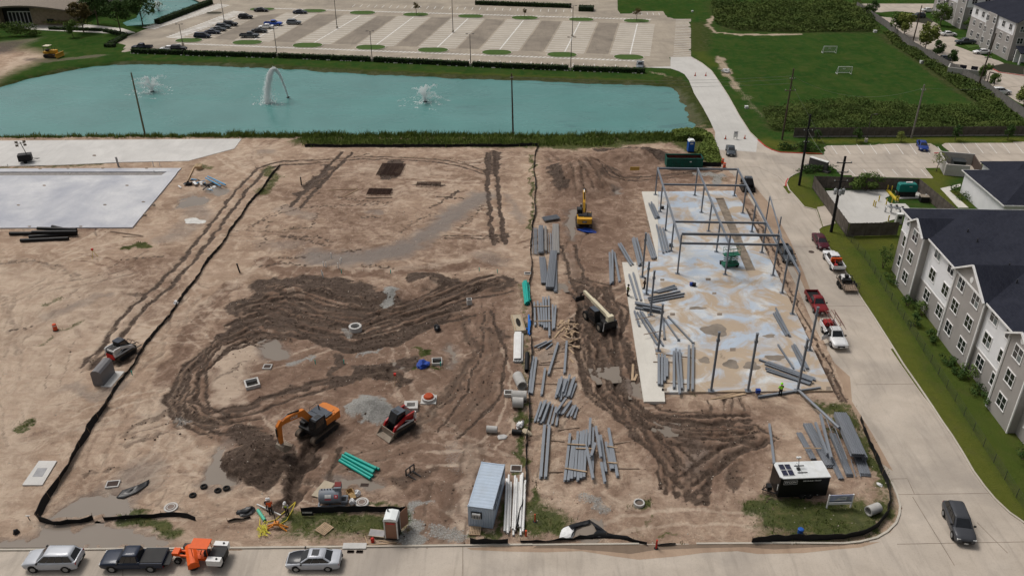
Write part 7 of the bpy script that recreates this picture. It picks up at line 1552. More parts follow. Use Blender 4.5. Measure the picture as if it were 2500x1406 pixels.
for y in(-.45,.35):MB().bx(5.4,6.6,y,y+.12,.75,.82).build('fork',BLK,fo)
for s in(-1,1):m = MB();m.tube([(-2.5,s*.9,1.7),(-2.6,s*1.1,.5)],.06,6);m.build('strut',WHM,t)
# scissor lift
GRN = M('lift_green',(0.02,0.14,0.085),0.45,var=0.1)
g = G(1782,650,.262);t = thing('scissor_lift','green scissor lift standing on the slab under the frame','scissor lift',g,R(12));MB().bx(-1.2,1.2,-.55,.55,.2,.65).build('base',GRN,t)
for x in(-.85,.85):
    for s in(-.5,.5):MB().lathe([(.12,-.09),(.22,-.1),(.22,.1),(.12,.09)],12,axis='Y',c=(x,s,.22)).build('wheel',RUB,t)
for k in range(4):
    z = .68+k*.32
    for s in(-.4,.4):
        MB().tube([(-1.0,s,z),(1.0,s,z+.3)],.045,4).build('scissor_arm',GRN,t);MB().tube([(1.0,s*.9,z),(-1.0,s*.9,z+.3)],.045,4).build('scissor_arm',BLK,t)
MB().bx(-1.2,1.2,-.55,.55,1.98,2.1).build('platform',GRN,t)
for z in(2.6,3.1):ribbon([(-1.17,-.52),(1.17,-.52),(1.17,.52),(-1.17,.52)],.04,z,z+.04,closed=True).build('guard_rail',GRN,t)
for x in(-1.17,0,1.17):
    for y in(-.52,.52):MB().tube([(x,y,2.1),(x,y,3.1)],.025,5).build('rail_post',GRN,t)
# bulldozer by the far bank
g = on(128,140);t = thing('bulldozer','small yellow bulldozer on the bank left of the pond','bulldozer',g,R(-6));t.scale = (1.25,)*3
tracks(t,2.9,.85,.5,1.7,TRK,BLK);MB().bx(-.2,1.4,-.5,.5,.9,1.65).build('engine_cover',CYEL,t);MB().bx(-1.5,-.22,-.75,.75,.85,1.35).build('rear_body',CYEL,t);MB().bx(-1.1,-.3,-.4,.4,1.35,1.75).build('seat',BLK,t);MB().bx(-1.3,.1,-.75,.75,2.5,2.6).build('canopy',CREAM,t)
for x in(-1.2,0):
    for y in(-.68,.68):MB().tube([(x,y,1.3),(x,y,2.5)],.05,5).build('canopy_post',BLK,t)
m = MB();m.side([(1.9,.1),(2.05,.1),(1.95,.6),(2.05,1.1),(1.9,1.1),(1.8,.6)],-1.5,1.5);m.build('blade',CYEL,t)
for y in(-1.05,1.05):MB().tube([(-.2,y,.55),(1.9,y,.4)],.09,5).build('push_arm',CYEL,t)
MB().tube([(.9,.2,1.6),(.9,.2,2.2)],.05,6).build('exhaust',BLK,t)
# orange street broom
g = G(502,1368,.035);t = thing('street_sweeper','orange ride-on broom sweeper with canopy and white water tanks on the front street','sweeper',g,a_st+R(-4));ORG2 = M('sweeper_orange',(0.70,0.105,0.012),0.4,var=0.07)
WTK = M('white_tank',(0.74,0.74,0.73),0.45,var=0.04)
MB().bx(-.75,.95,-.62,.62,2.12,2.2).build('canopy',ORG2,t)
for x in(-.6,.8):
    for y in(-.5,.5):MB().tube([(x,y,.9),(x,y,2.12)],.035,5).build('canopy_post',ORG2,t)
MB().bx(-2.1,-.7,-.55,.55,.6,1.25).build('engine_cover',BLK,t);MB().bx(-.7,.9,-.5,.5,.55,.8).build('floor',ORG2,t);MB().box((-.35,0,1.05),(.5,.5,.5)).build('seat',BLK,t);MB().tube([(.35,0,.8),(.15,0,1.3)],.04,5).build('steering_column',BLK,t)
for y in(-.95,.95):MB().box((-1.35,y,1.02),(1.3,.55,.62)).build('water_tank',WTK,t);MB().lathe([(.1,1.33),(.1,1.4)],8,c=(-1.6,y,0)).build('filler_cap',BLK,t)
for y in(-.28,.28):MB().tube([(.7,y,.75),(2.6,y,.85)],.11,4).build('frame_arm',ORG2,t)
m = MB();m.mx = Matrix.Translation((1.1,.15,0))@Matrix.Rotation(R(28),4,'Z');m.side([(-.5,.35),(-.48,.85),(-.2,1.05),(.2,1.05),(.48,.85),(.5,.35)],-1.25,1.25);m.build('broom_hood',ORG2,t)
m = MB();m.mx = Matrix.Translation((1.1,.15,0))@Matrix.Rotation(R(28),4,'Z');m.lathe([(.38,-1.2),(.40,0),(.38,1.2)],18,axis='Y',c=(0,0,.40));m.build('broom',BLK,t)
for x,y,r in((-1.6,-.6,.36),(-1.6,.6,.36),(2.35,-.45,.34),(2.35,.45,.34)):
    w = MB();w.lathe([(r*.55,-.12),(r,-.13),(r,.13),(r*.55,.12)],16,axis='Y',c=(x,y,r));wo_ = w.build('wheel',RUB,t);MB().lathe([(r*.5,-.14),(r*.5,.14)],10,axis='Y',c=(x,y,r)).build('rim',RIM,wo_)
m = MB();m.tube([(2.6,.28,.85),(3.3,0,.6)],.04,5);m.tube([(2.6,-.28,.85),(3.3,0,.6)],.04,5);m.build('tow_bar',BKT,t);MB().box((2.55,0,1.0),(.6,.75,.3)).build('hydraulic_box',ORG2,t)
MB().box((1.9,-.95,.75),(.75,.45,.3)).build('tool_box',BLK,t)
# mobile light tower
g = on(66,396,z=.1);t = thing('light_tower','black mobile light tower with four lamps on the upper left slab','light tower',g,R(20));MB().bx(-1.3,1.1,-.75,.75,.4,1.7).build('generator_box',BLK,t)
for y in(-.85,.85):MB().lathe([(.18,-.08),(.34,-.1),(.34,.1),(.18,.08)],14,axis='Y',c=(-.1,y,.34)).build('wheel',RUB,t)
m = MB();m.tube([(1.1,.5,.5),(2.4,0,.5)],.05,5);m.tube([(1.1,-.5,.5),(2.4,0,.5)],.05,5);m.build('drawbar',BLK,t);MB().tube([(.3,0,1.7),(-.2,0,4.2)],.07,6).build('mast',BLK,t);MB().tube([(-.9,0,3.9),(.6,0,3.9)],.05,6).build('lamp_bar',BLK,t)
for x in(-.85,.55):
    for z in(3.55,4.2):MB().box((x,-.12,z),(.5,.3,.4),0,R(-25)).build('lamp',BKT,t)
# ---------------------------------------------------------------- silt fences
SILT = M('silt_fabric',(0.013,0.013,0.014),0.75,var=0.35,scale=1.5);STAKE = M('stake_wood',(0.22,0.16,0.11),0.9,var=0.2)
def silt(pts,label,h=0.65,sag=0.25,lean=0.25,seed=0):
    P = GP(pts);ra = random.Random(seed);t = thing('silt_fence',label,'silt fence',(P[0][0],P[0][1],0),0,'black silt fences');ox,oy = P[0]
    pos = []
    for a,b in zip(P[:-1],P[1:]):
        n = max(1,int(math.hypot(b[0]-a[0],b[1]-a[1])/0.6))
        for i in range(n):f = i/n;pos.append((a[0]+(b[0]-a[0])*f,a[1]+(b[1]-a[1])*f))
    pos.append(P[-1]);m = MB();vs = [];n = len(pos)
    for i,(x,y)in enumerate(pos):
        x+=ra.uniform(-.06,.06);y+=ra.uniform(-.06,.06);z = ZG(x,y);a = pos[max(i-1,0)];b = pos[min(i+1,n-1)];d = Vector((b[0]-a[0],b[1]-a[1])).normalized();nr = Vector((-d.y,d.x));hh = h*(1-sag*ra.random());l = lean*math.sin(i*.35+seed)+ra.uniform(-.1,.1)
        for k,(zz,off)in enumerate(((-.12,0),(hh*.5,l*.3),(hh,l*.6))):
            for th in(-.02,.02):vs.append((x-ox+nr.x*(off+th),y-oy+nr.y*(off+th),z+zz))
        if i%4==0:MB().tube([(x-ox+nr.x*.05,y-oy+nr.y*.05,z-.2),(x-ox+nr.x*(l*.6+.05),y-oy+nr.y*(l*.6+.05),z+h+.12)],.025,4).build('stake',STAKE,t)
    fs = []
    for i in range(n-1):
        a,b = i*6,i*6+6
        for k in(0,2):fs+=[(a+k,b+k,b+k+2,a+k+2),(a+k+1,a+k+3,b+k+3,b+k+1)]
        fs.append((a+4,b+4,b+5,a+5))
    m.add(vs,fs);m.build('fabric',SILT,t,60);return t
silt([(683,405),(640,462),(600,512),(545,592),(500,650),(458,712),(430,748),(398,792),(352,850),(302,925),(258,992)],'long black silt fence curving along the left dirt track',.55,seed=1)
silt([(258,992),(215,1066),(180,1112),(150,1166),(112,1240),(97,1270)],'wide black silt fence running down to the flooded corner',.95,.2,.5,seed=2)
silt([(97,1272),(135,1280),(215,1272),(228,1268)],'sagging black silt fence along the flooded puddle',.75,seed=3);silt([(256,1268),(330,1265),(440,1262),(478,1272)],'black silt fence right of the gap at the flooded puddle',.6,seed=4);silt([(555,1272),(612,1262)],'crumpled short black silt fence left of the workers',.4,.5,.5,seed=5)
silt([(735,1254),(830,1250),(930,1248),(992,1249)],'straight black silt fence in front of the grey tank',.8,.1,.1,seed=6);silt([(745,360),(900,360),(1100,359),(1250,359),(1313,357)],'black silt fence along the grass bank by the pond',.7,seed=7)
silt([(1313,357),(1303,400),(1307,470),(1304,540),(1294,590),(1299,640),(1292,690),(1298,760),(1297,850),(1292,950),(1291,1050),(1284,1130),(1280,1215),(1262,1300)],'black silt fence dividing the site down the middle',.6,.35,.3,seed=8)
silt([(1148,1328),(1240,1328)],'black silt fence below the container',.8,.15,.2,seed=9);silt([(1270,1322),(1330,1318),(1400,1316),(1480,1312),(1530,1318),(1580,1328)],'slumped black silt fence by the lined pit',.5,.4,.6,seed=10);silt([(1600,1326),(1650,1326)],'collapsed scrap of black silt fence beside the orange post',.4,.5,.6,seed=11)
silt([(1835,1325),(1900,1322),(2000,1319),(2060,1315),(2110,1305),(2145,1287),(2168,1255),(2174,1225),(2168,1190),(2140,1128),(2112,1058),(2100,1025)],'black silt fence curving round the grassy street corner',.8,.2,.2,seed=12);silt([(1712,405),(1760,408)],'black silt fence behind the green dumpster',.9,.15,.1,seed=13)

# ---------------------------------------------------------------- container, tank, booths, dumpster, trailer
CBLUE = M('container_blue',(0.42,0.50,0.60),0.5,var=0.07,scale=0.8,dirt=(0.30,0.28,0.25),dirt_amt=0.25);MARK = M('dark_lettering',(0.03,0.045,0.09),0.6)
a,b = on(1143.5,1283),on(1203,1286);L,W,H = 6.4,2.42,2.55
dirn = (G(1173.7,1123.4,H)-G(1137.7,1238,H));ang = math.atan2(dirn.y,dirn.x)
t = thing('shipping_container','pale blue shipping container with window air conditioner beside the white pipes','container',(a.x,a.y,max(a.z,b.z)+.04),ang)
m = MB()                                                   # local x along the length, y: left side is +y
def corr(m,p,d,up,L,n,dep,nrm):
    for i in range(n):
        x0,x1 = L*i/n,L*(i+1)/n;q = [(x0,0),(x0+(x1-x0)*.25,dep),(x0+(x1-x0)*.5,dep),(x0+(x1-x0)*.75,0),(x1,0)]
        for(s0,e0),(s1,e1)in zip(q[:-1],q[1:]):
            A = p+d*s0+nrm*e0;B = p+d*s1+nrm*e1;m.add([A,B,B+up,A+up],[(0,1,2,3)])
X,Y,Z = Vector((1,0,0)),Vector((0,1,0)),Vector((0,0,1))
mm = MB();mm.bx(.08,L-.08,-W+.08,-.08,.1,H-.1);mm.build('inner_shell',CBLUE,t)
m = MB();corr(m,Vector((.1,-W+.02,.15)),X,Z*(H-.3),L-.2,22,.04,-Y);m.build('side_panel',CBLUE,t);m = MB();corr(m,Vector((L-.1,-.02,.15)),-X,Z*(H-.3),L-.2,22,.04,Y);m.build('side_panel',CBLUE,t)
m = MB();corr(m,Vector((.02,-.1,.15)),-Y,Z*(H-.3),W-.2,9,.04,-X);m.build('end_panel',CBLUE,t);m = MB();corr(m,Vector((.1,-W+.1,H-.04)),X,Y*(W-.2),L-.2,14,.03,Z);m.build('roof_panel',CBLUE,t)
for y in(-W+.06,-.06):
    for z in(.08,H-.06):MB().bx(0,L,y-.06,y+.06,z-.06,z+.06).build('rail',CBLUE,t)
for x in(.06,L-.06):
    for z in(.08,H-.06):MB().bx(x-.06,x+.06,-W+.12,-.12,z-.062,z+.062).build('end_rail',CBLUE,t)
    for y in(-W+.06,-.06):
        MB().bx(x-.06,x+.06,y-.06,y+.06,.14,H-.12).build('corner_post',CBLUE,t);MB().bx(x-.09,x+.09,y-.09,y+.09,H-.1,H+.012).build('corner_casting',CBLUE,t);MB().bx(x-.03,x+.03,y-.045,y+.045,H+.006,H+.016).build('casting_hole',BLK,t)
ac = MB().bx(-.28,.1,-1.25,-.45,1.25,1.85).build('air_conditioner',PLATE,t);[MB().bx(-.3,-.28,-1.2+k*.15,-1.12+k*.15,1.32,1.7).build('louvre',BLK,ac)for k in range(5)];ribbon([(-.06,-1.35),(-.06,-.35)],.08,1.86,1.95).build('mount_frame',BLK,ac);MB().bx(-.1,.0,-1.35,-1.27,1.15,1.86).build('mount_frame',BLK,ac);MB().bx(-.1,.0,-.43,-.35,1.15,1.86).build('mount_frame',BLK,ac)
ra = random.Random(3);m = MB()
for row,(z,h,x0,x1)in enumerate(((1.95,.34,.3,6.0),(1.35,.34,1.2,4.6))):
    x = x0
    while x<x1:w = ra.uniform(.1,.28);m.bx(x,x+w,-W-.05,-W-.035,z+ra.uniform(0,.1),z+h*ra.uniform(.6,1));x+=w+ra.uniform(.05,.16)
lo = m.build('lettering',MARK,t);lo['kind'] = 'stuff';lo['label'] = 'row of unreadable dark letters'
# grey fuel tank on skids
TANK = M('tank_grey',(0.19,0.215,0.25),0.45,var=0.08,dirt=(0.22,0.18,0.15),dirt_amt=0.3);g = on(812,1228,.02);t = thing('fuel_tank','grey horizontal fuel tank with red labels on skids','tank',g,R(3))
m = MB();m.lathe([(.05,-1.12),(.6,-1.06),(.72,-.95),(.74,0),(.72,.95),(.6,1.06),(.05,1.12)],24,axis='X',c=(-.15,0,.92));m.build('tank',TANK,t,35)
for y in(-.62,.62):MB().bx(-1.35,1.35,y-.06,y+.06,.0,.2).build('skid',TANK,t)
for x in(-1.3,-.2,1.3):MB().bx(x-.06,x+.06,-.55,.55,.02,.16).build('cross_member',TANK,t)
MB().bx(.95,1.55,-.5,.5,.2,.5).build('pump_tray',TANK,t);MB().bx(1.0,1.4,-.3,.2,.5,.55).build('tray_well',BLK,t);MB().bx(.35,1.0,-.1,.75,1.45,1.98).build('cabinet',TANK,t);MB().bx(.35,1.0,.1,.76,1.985,2.03).build('red_lid',M('lid_red',(0.16,0.02,0.018),0.6),t)
for k in range(5):MB().lathe([(.06,1.6),(.06,1.75)],8,c=(-.9+k*.28,.1,0)).build('fitting',BLK,t)
LBL = M('label_red',(0.55,0.05,0.06),0.5)
def tanklabel(x,ang_,w,h,mat,nm):
    m = MB();r = .748;a0,a1 = ang_-h/2/r,ang_+h/2/r;q = []
    for k in range(5):a = a0+(a1-a0)*k/4;q.append((-math.cos(a)*r,math.sin(a)*r))
    m.loft([[(x-w/2,y,.92+z),(x+w/2,y,.92+z),(x+w/2,y*.985,.92+z*.985),(x-w/2,y*.985,.92+z*.985)]for y,z in q]);return m.build(nm,mat,t)
tanklabel(-.25,R(38),.62,.34,PLATE,'label');tanklabel(-.25,R(14),.62,.12,LBL,'label_band');tanklabel(.55,R(35),.34,.34,LBL,'warning_sign');tanklabel(.55,R(36),.14,.13,PLATE,'warning_symbol');MB().bx(-.45,.05,-.70,-.69,1.36,1.40)
PLY = M('plywood',(0.42,0.36,0.27),0.85,var=0.12,scale=1.5);tag(MB().bx(-.65,.65,-1.2,1.2,0,.05).build('plywood_sheet',PLY,None,None,on(790,1196,.06),R(-22)),'pale plywood sheet lying behind the grey fuel tank','board')
def litter(px,py,r,mat,label,seed,name='plastic_bag',cat='bag',z=None):
    ra = random.Random(seed);bm = bmesh.new();bmesh.ops.create_icosphere(bm,subdivisions=2,radius=1)
    for v in bm.verts:k = ra.uniform(.65,1.2);v.co = Vector((v.co.x*r[0]*k,v.co.y*r[1]*k,max(-.05,(v.co.z+.55)*r[2]*k)))
    me = bpy.data.meshes.new(name);bm.to_mesh(me);bm.free();me.materials.append(mat);o = inst(name,me,None,on(px,py,0,z),ra.uniform(0,3));tag(o,label,cat);return o
BAG = M('white_bag',(0.70,0.70,0.70),0.5);BLKB = M('black_plastic',(0.014,0.015,0.018),0.3,var=0.3);BLUT = M('blue_tarp',(0.02,0.06,0.30),0.45,var=0.2)
litter(872,1208,(.35,.3,.4),BAG,'white bag beside the cardboard box',1);litter(860,1232,(.4,.35,.4),BAG,'white bag left of the round cover',2);litter(431,742,(.45,.35,.3),BAG,'white plastic bag caught on the left silt fence',3);litter(1225,1068,(.45,.6,.1),M('grey_film',(0.42,0.41,0.40),0.4),'crumpled grey plastic film beside the single pipe',4,'plastic_film','film');litter(1270,1040,(.7,.4,.35),BAG,'white sacks among the weeds at the fence',5);litter(1286,1058,(.7,.4,.3),M('tan_sack',(0.45,0.38,0.28),0.8),'tan sacks among the weeds at the fence',6)
litter(2147,1184,(.35,.25,.15),BAG,'white round stone at the grass edge near the corner',7,'stone','stone');litter(1773,178,(1.3,.9,.7),M('white_rubble',(0.6,0.6,0.6),0.7),'pile of pale rubble beside the new road',8,'rubble','rubble');litter(1432,565,(1.7,.8,.25),BLUT,'blue tarp heaped behind the yellow excavator',9,'tarp','tarp');litter(1031,893,(1.1,.8,.45),BLUT,'dark blue tarp bundle on the weeds beside a pipe frame',10,'tarp','tarp');litter(1385,1303,(.9,.7,.2),BAG,'white film at the left edge of the lined pit',11,'plastic_film','film');litter(1068,806,(.7,.5,.6),BLKB,'dark machine part half buried in the mud track',12,'scrap','scrap');litter(600,1250,(.9,.6,.25),BLKB,'crumpled black plastic left of the workers',13,'plastic_film','film')
def sheet(name,pts,mat,label,cat,hump,seed):
    P = GP(pts);cx = sum(p[0]for p in P)/len(P);cy = sum(p[1]for p in P)/len(P);ra = random.Random(seed);m = MB();n = 5;vs = [];fs = [];K = len(P)
    for r in range(n+1):
        for p in P:f = r/n;x,y = cx+(p[0]-cx)*f,cy+(p[1]-cy)*f;vs.append((x-cx,y-cy,ZG(x,y)+.04+hump*(1-f)*.5+ra.uniform(0,hump)))
    for r in range(n):
        for k in range(K):a = r*K+k;b = r*K+(k+1)%K;fs.append((a,b,b+K,a+K))
    m.add(vs,fs);o = m.build(name,mat,None,50,(cx,cy,0));so_ = o.modifiers.new('s','SOLIDIFY');so_.thickness = .03;return tag(o,label,cat)
sheet('tarp',[(280,1215),(300,1200),(340,1185),(366,1173),(362,1185),(335,1205),(300,1216)],BLKB,'black plastic tarp lying at the edge of the flooded area','tarp',.18,1)
for i,p in enumerate(([(1375,1290),(1400,1278),(1440,1270),(1442,1278),(1405,1286),(1396,1310),(1385,1312)],[(1440,1270),(1462,1282),(1480,1300),(1495,1312),(1440,1314),(1458,1302),(1450,1282)])):sheet('pit_liner',p,BLKB,['black plastic liner at the left rim of the water pit','black plastic liner at the right rim of the water pit'][i],'liner',.22,5+i)
# booths
def booth(px,py,rz,wall,roofm,label,open_door,s=1.0,lean=0):
    g = on(px,py,.02);t = thing('portable_toilet',label,'portable toilet',g,rz);t.scale = (s,)*3;t.rotation_euler.x = lean
    MB().bx(-.56,.56,-.56,.56,0,.14).build('base',BLK,t);MB().bx(-.53,.53,-.53,.53,.14,2.05).build('wall',wall,t)
    m = MB();m.side([(-.6,2.05),(.6,2.05),(.5,2.28),(0,2.36),(-.5,2.28)],-.6,.6);m.build('roof',roofm,t)
    for x in(-.52,.52):
        for y in(-.52,.52):MB().bx(x-.05,x+.05,y-.05,y+.05,.14,2.06).build('corner_post',PLATE if wall.name!='toilet_blue' else wall,t)
    if open_door:d = MB().bx(0,.03,-.95,0,.15,2.0).build('door',wall,t,None,(.56,.5,0),R(150));MB().bx(.531,.538,-.4,.4,.2,1.95).build('doorway',BLK,t)
    else:d = MB().bx(-.42,.42,-.555,-.532,.2,1.95).build('door',wall,t);MB().bx(-.3,.3,-.565,-.556,1.55,1.8).build('sticker',PLATE,d)
    MB().bx(-.35,.35,-.56,-.532,1.72,1.84).build('sign',LBL,t)if open_door else None;MB().tube([(-.35,.35,2.2),(-.35,.35,2.6)],.06,8).build('vent_pipe',BLK if open_door else PLATE,t)
booth(960,1306,R(-5),M('toilet_tan',(0.28,0.15,0.10),0.6,var=0.08),M('toilet_roof',(0.74,0.78,0.78),0.5,var=0.04),'tan portable toilet with white roof and open door near the street',True,1.15);booth(1685,370,R(4),M('toilet_blue',(0.012,0.10,0.42),0.5,var=0.06),M('toilet_roof',None),'blue portable toilet with white roof above the green dumpster',False,1.1)
# roll-off dumpster
DGRN = M('dumpster_green',(0.010,0.095,0.072),0.55,var=0.15,dirt=(0.03,0.035,0.03),dirt_amt=0.5);RUSTI = M('rusty_inside',(0.10,0.028,0.022),0.85,var=0.4,scale=1.5)
g = on(1668,408,.02);t = thing('dumpster','dark green open roll-off dumpster with scrap inside behind the frame','dumpster',g,R(-1));L,W,H = 7.0,2.5,2.1
for y in(-W/2,W/2-.1):MB().bx(-L/2,L/2,y,y+.1,.25,H).build('side_wall',DGRN,t)
for x in(-L/2,L/2-.1):MB().bx(x,x+.1,-W/2+.101,W/2-.101,.25,H).build('end_wall',DGRN,t)
MB().bx(-L/2+.1,L/2-.1,-W/2+.1,W/2-.1,.2,.35).build('floor',RUSTI,t);ribbon([(-L/2+.12,-W/2+.12),(L/2-.12,-W/2+.12),(L/2-.12,W/2-.12),(-L/2+.12,W/2-.12)],.03,.35,H-.15,closed=True).build('rusty_lining',RUSTI,t)
for k in range(9):x = -L/2+.4+k*(L-.8)/8;MB().bx(x-.05,x+.05,-W/2-.09,-W/2-.002,.25,H-.1).build('rib',DGRN,t)
ribbon([(-L/2,-W/2),(L/2,-W/2),(L/2,W/2),(-L/2,W/2)],.16,H,H+.1,closed=True).build('top_rail',DGRN,t);MB().bx(.9,1.3,-W/2-.012,-W/2-.003,1.4,1.6).build('label',PLATE,t)
for x in(-2.8,2.8):MB().lathe([(.14,-1.2),(.14,1.2)],10,axis='Y',c=(x,0,.15)).build('roller',BLK,t)
for i in range(9):
    ra = random.Random(i+40);p = g+Vector((-2.4+ra.uniform(0,2.4),ra.uniform(-.7,.5),1.35+i*.03));d = Vector((ra.uniform(.4,.9),ra.uniform(-.3,.3),ra.uniform(-.1,.15)));tag(beam_between('scrap_board',p-d,p+d,.18,.05,PLY,None,'B'),'pale scrap board lying inside the green dumpster','board','scrap boards in the dumpster')
tag(MB().bx(-.9,.9,-.03,.03,.5,1.2).build('sign_board',M('yellow_board',(0.55,0.36,0.09),0.7),None,None,on(1549,422),R(2)),'small yellow board standing left of the dumpster','board')
# black site trailer with white roof
TBLK = M('trailer_black',(0.008,0.008,0.009),0.35,var=0.2);TROOF = M('trailer_roof',(0.66,0.68,0.69),0.5,var=0.06,dirt=(0.5,0.52,0.48),dirt_amt=0.5)
q0,q1 = on(1896,1222),on(2015,1217);ang = math.atan2(q1.y-q0.y,q1.x-q0.x);L = (q1-q0).length;W = 2.35;H = 2.75
t = thing('site_trailer','black enclosed trailer with white roof and solar panels near the street corner','trailer',(q0.x,q0.y,max(q0.z,q1.z)+.02),ang)
MB().bx(0,L,0,W,.38,H).build('body',TBLK,t);ro = MB().prism([(.25,-.04),(L+.04,-.04),(L+.04,W+.04),(.25,W+.04),(-.02,W-.25),(-.02,.25)],H,H+.1).build('roof',TROOF,t)
for x in(L*.32,L*.55,L*.78):MB().bx(x-.025,x+.025,0,W,H+.1,H+.115).build('roof_seam',PLATE,ro)
SOL = M('solar_cell',(0.012,0.014,0.04),0.15,spec=0.7)
for i in range(2):
    for j in range(2):x,y = .35+i*.62,.35+j*.88;p = MB().bx(x-.03,x+.56,y-.03,y+.78,H+.13,H+.15).build('solar_panel',PLATE,ro);MB().bx(x,x+.53,y,y+.75,H+.15,H+.16).build('cell',SOL,p)
for y in(.7,1.7):MB().bx(1.9,2.9,y-.03,y+.03,H+.12,H+.18).build('rack_bar',BLK,ro);m = MB();m.tube([(2.0,y,H+.15),(2.1,y,H+.55),(2.4,y,H+.15)],.02,4);m.build('rack_brace',BLK,ro)
MB().bx(2.0,2.3,1.05,1.35,H+.1,H+.3).build('camera_box',BLK,ro);MB().tube([(2.2,1.2,H+.2),(2.25,1.75,H+1.1)],.03,5).build('mast',BLK,ro)
for x in(2.1,2.35):MB().lathe([(.02,-.1),(.13,-.04),(.13,.1)],10,c=(x,1.75,H+1.15)).build('camera',PLATE,ro)
for x in(L*.52,L*.66):
    for y in(-.02,W+.02):w = MB();w.lathe([(.2,-.1),(.36,-.1),(.36,.1),(.2,.1)],14,axis='Y',c=(x,y+(.1 if y<1 else-.1),.36));wo_ = w.build('wheel',RUB,t);MB().lathe([(.14,-.12),(.14,.12)],10,axis='Y',c=(x,y+(.1 if y<1 else-.1),.36)).build('rim',BLK,wo_)
text_mesh('lettering','SYCON',.31,PLATE,t,(1.05,-.006,H-.46),(R(90),0,0),.003,.012,1.1)
fr = MB()
for x0,x1,z0,z1 in((.38,1.72,H-.24,H-.205),(.38,1.72,H-.72,H-.685),(.36,.395,H-.72,H-.205),(1.705,1.74,H-.72,H-.205)):fr.bx(x0,x1,-.012,-.002,z0,z1)
fr.build('logo_border',PLATE,t);text_mesh('lettering','WE BUILD TRUST',.17,PLATE,t,(3.2,-.006,H-.34),(R(90),0,0),.003,.006,1.4)
for x in(L*.55,L*.66,L*.8):MB().bx(x,x+.12,-.02,-.002,.5,.54).build('marker_light',PLATE,t)
m = MB();m.tube([(0,.5,.45),(-1.2,W/2,.45)],.06,5);m.tube([(0,W-.5,.45),(-1.2,W/2,.45)],.06,5);m.build('drawbar',BLK,t);MB().bx(-.75,-.3,W/2-.3,W/2+.3,.5,.95).build('tongue_box',BLK,t);MB().tube([(-1.05,W/2,.0),(-1.05,W/2,1.0)],.04,6).build('jack',BLK,t);MB().bx(-.02,-.003,.3,.4,1.0,1.8).build('wind_deflector',PLATE,t)
# developer board
q0,q1 = on(2018,1240),on(2076,1238);L = (q1-q0).length;t = thing('site_sign','low white framed site sign with blue picture beside the black trailer','sign',q0,math.atan2(q1.y-q0.y,q1.x-q0.x))
for x in(0,L):MB().bx(x-.06,x+.06,-.06,.06,-.1,1.75).build('post',TRIM,t)
MB().bx(.06,L-.06,-.03,.03,.45,.72).build('lower_board',TRIM,t);pb = MB().bx(.06,L-.06,-.03,.03,.78,1.7).build('picture_board',M('sign_sky',(0.42,0.45,0.60),0.5,var=0.25,scale=1.2),t)
MB().add([(.5,-.036,.95),(1.75,-.036,1.05),(1.75,-.036,1.5),(1.0,-.036,1.35)],[(0,1,2,3)]).build('picture_building',PLATE,pb);MB().bx(.06,L-.06,-.037,-.031,.8,.93).build('picture_ground',M('sign_dark',(0.05,0.06,0.08),0.5),pb);MB().bx(1.77,2.1,-.037,-.031,.95,1.45).build('picture_wing',M('sign_grey',(0.30,0.31,0.33),0.5),pb);m = MB();[m.bx(1.05+k*.1,1.13+k*.1,-.042,-.037,1.22,1.30)for k in range(6)];lo = m.build('lettering',MARK,pb);lo['kind'] = 'stuff';lo['label'] = 'unreadable dark letters on the picture'
# banner tied to the silt fence
q0 = on(738,1258);t = thing('banner','black banner with white lettering hung on the straight silt fence','banner',q0+Vector((0,-.12,0)),R(0));MB().bx(0,1.15,-.02,.0,.1,.72).build('cloth',BLKB,t);m = MB();[m.bx(.12+k*.12,.20+k*.12,-.026,-.021,.42+(k%2)*.02,.60)for k in range(8)];lo = m.build('lettering',PLATE,t);lo['kind'] = 'stuff';lo['label'] = 'white unreadable letters'
# ---------------------------------------------------------------- precast and drainage
PREC = M('precast',(0.50,0.49,0.47),0.8,var=0.1,bump=0.2);GRATE = M('rusty_grate',(0.065,0.045,0.038),0.8,var=0.3);HOLE = M('dark_hole',(0.02,0.018,0.016),1.0)
def frame_box(px,py,w,d,h,wall,rz,label,name='precast_frame',hole=True,mat=None,inner=None):
    g = on(px,py,-.05);t = thing(name,label,'concrete box',g,rz);m = MB()
    ribbon([(-w/2,-d/2),(w/2,-d/2),(w/2,d/2),(-w/2,d/2)],wall,0,h,m,True);m.build('walls',mat or PREC,t);MB().bx(-w/2+wall/2,w/2-wall/2,-d/2+wall/2,d/2-wall/2,0,.08).build('well',inner or HOLE,t);return t
frame_box(616,939,1.5,1.5,.45,.26,R(25),'square precast concrete frame on the pale dirt patch');frame_box(1067,886,1.2,1.2,.4,.14,R(5),'white pipe frame box beside the blue tarp');frame_box(1146,743,.62,.62,.95,.1,R(10),'narrow upright concrete box at the end of the mud track');frame_box(1241,963,.9,.8,.5,.2,R(0),'small square concrete box beside the big pipes')
t = frame_box(1004,996,1.25,1.1,.55,.5,R(4),'pale concrete inlet box beside the red loader','inlet_box',inner=M('inlet_grey',(0.30,0.31,0.33),0.7));MB().bx(-.72,.72,-.65,.65,-.02,.1).build('foot',PREC,t)
g = on(868,806,-.05);t = thing('manhole_ring','large concrete manhole ring standing in the dark mud','manhole',g);m = MB();m.ringpipe((0,0,0),(0,0,.75),.85,.58,24);m.build('ring',PREC,t);MB().lathe([(.58,0),(.58,.12)],18).build('well',HOLE,t)
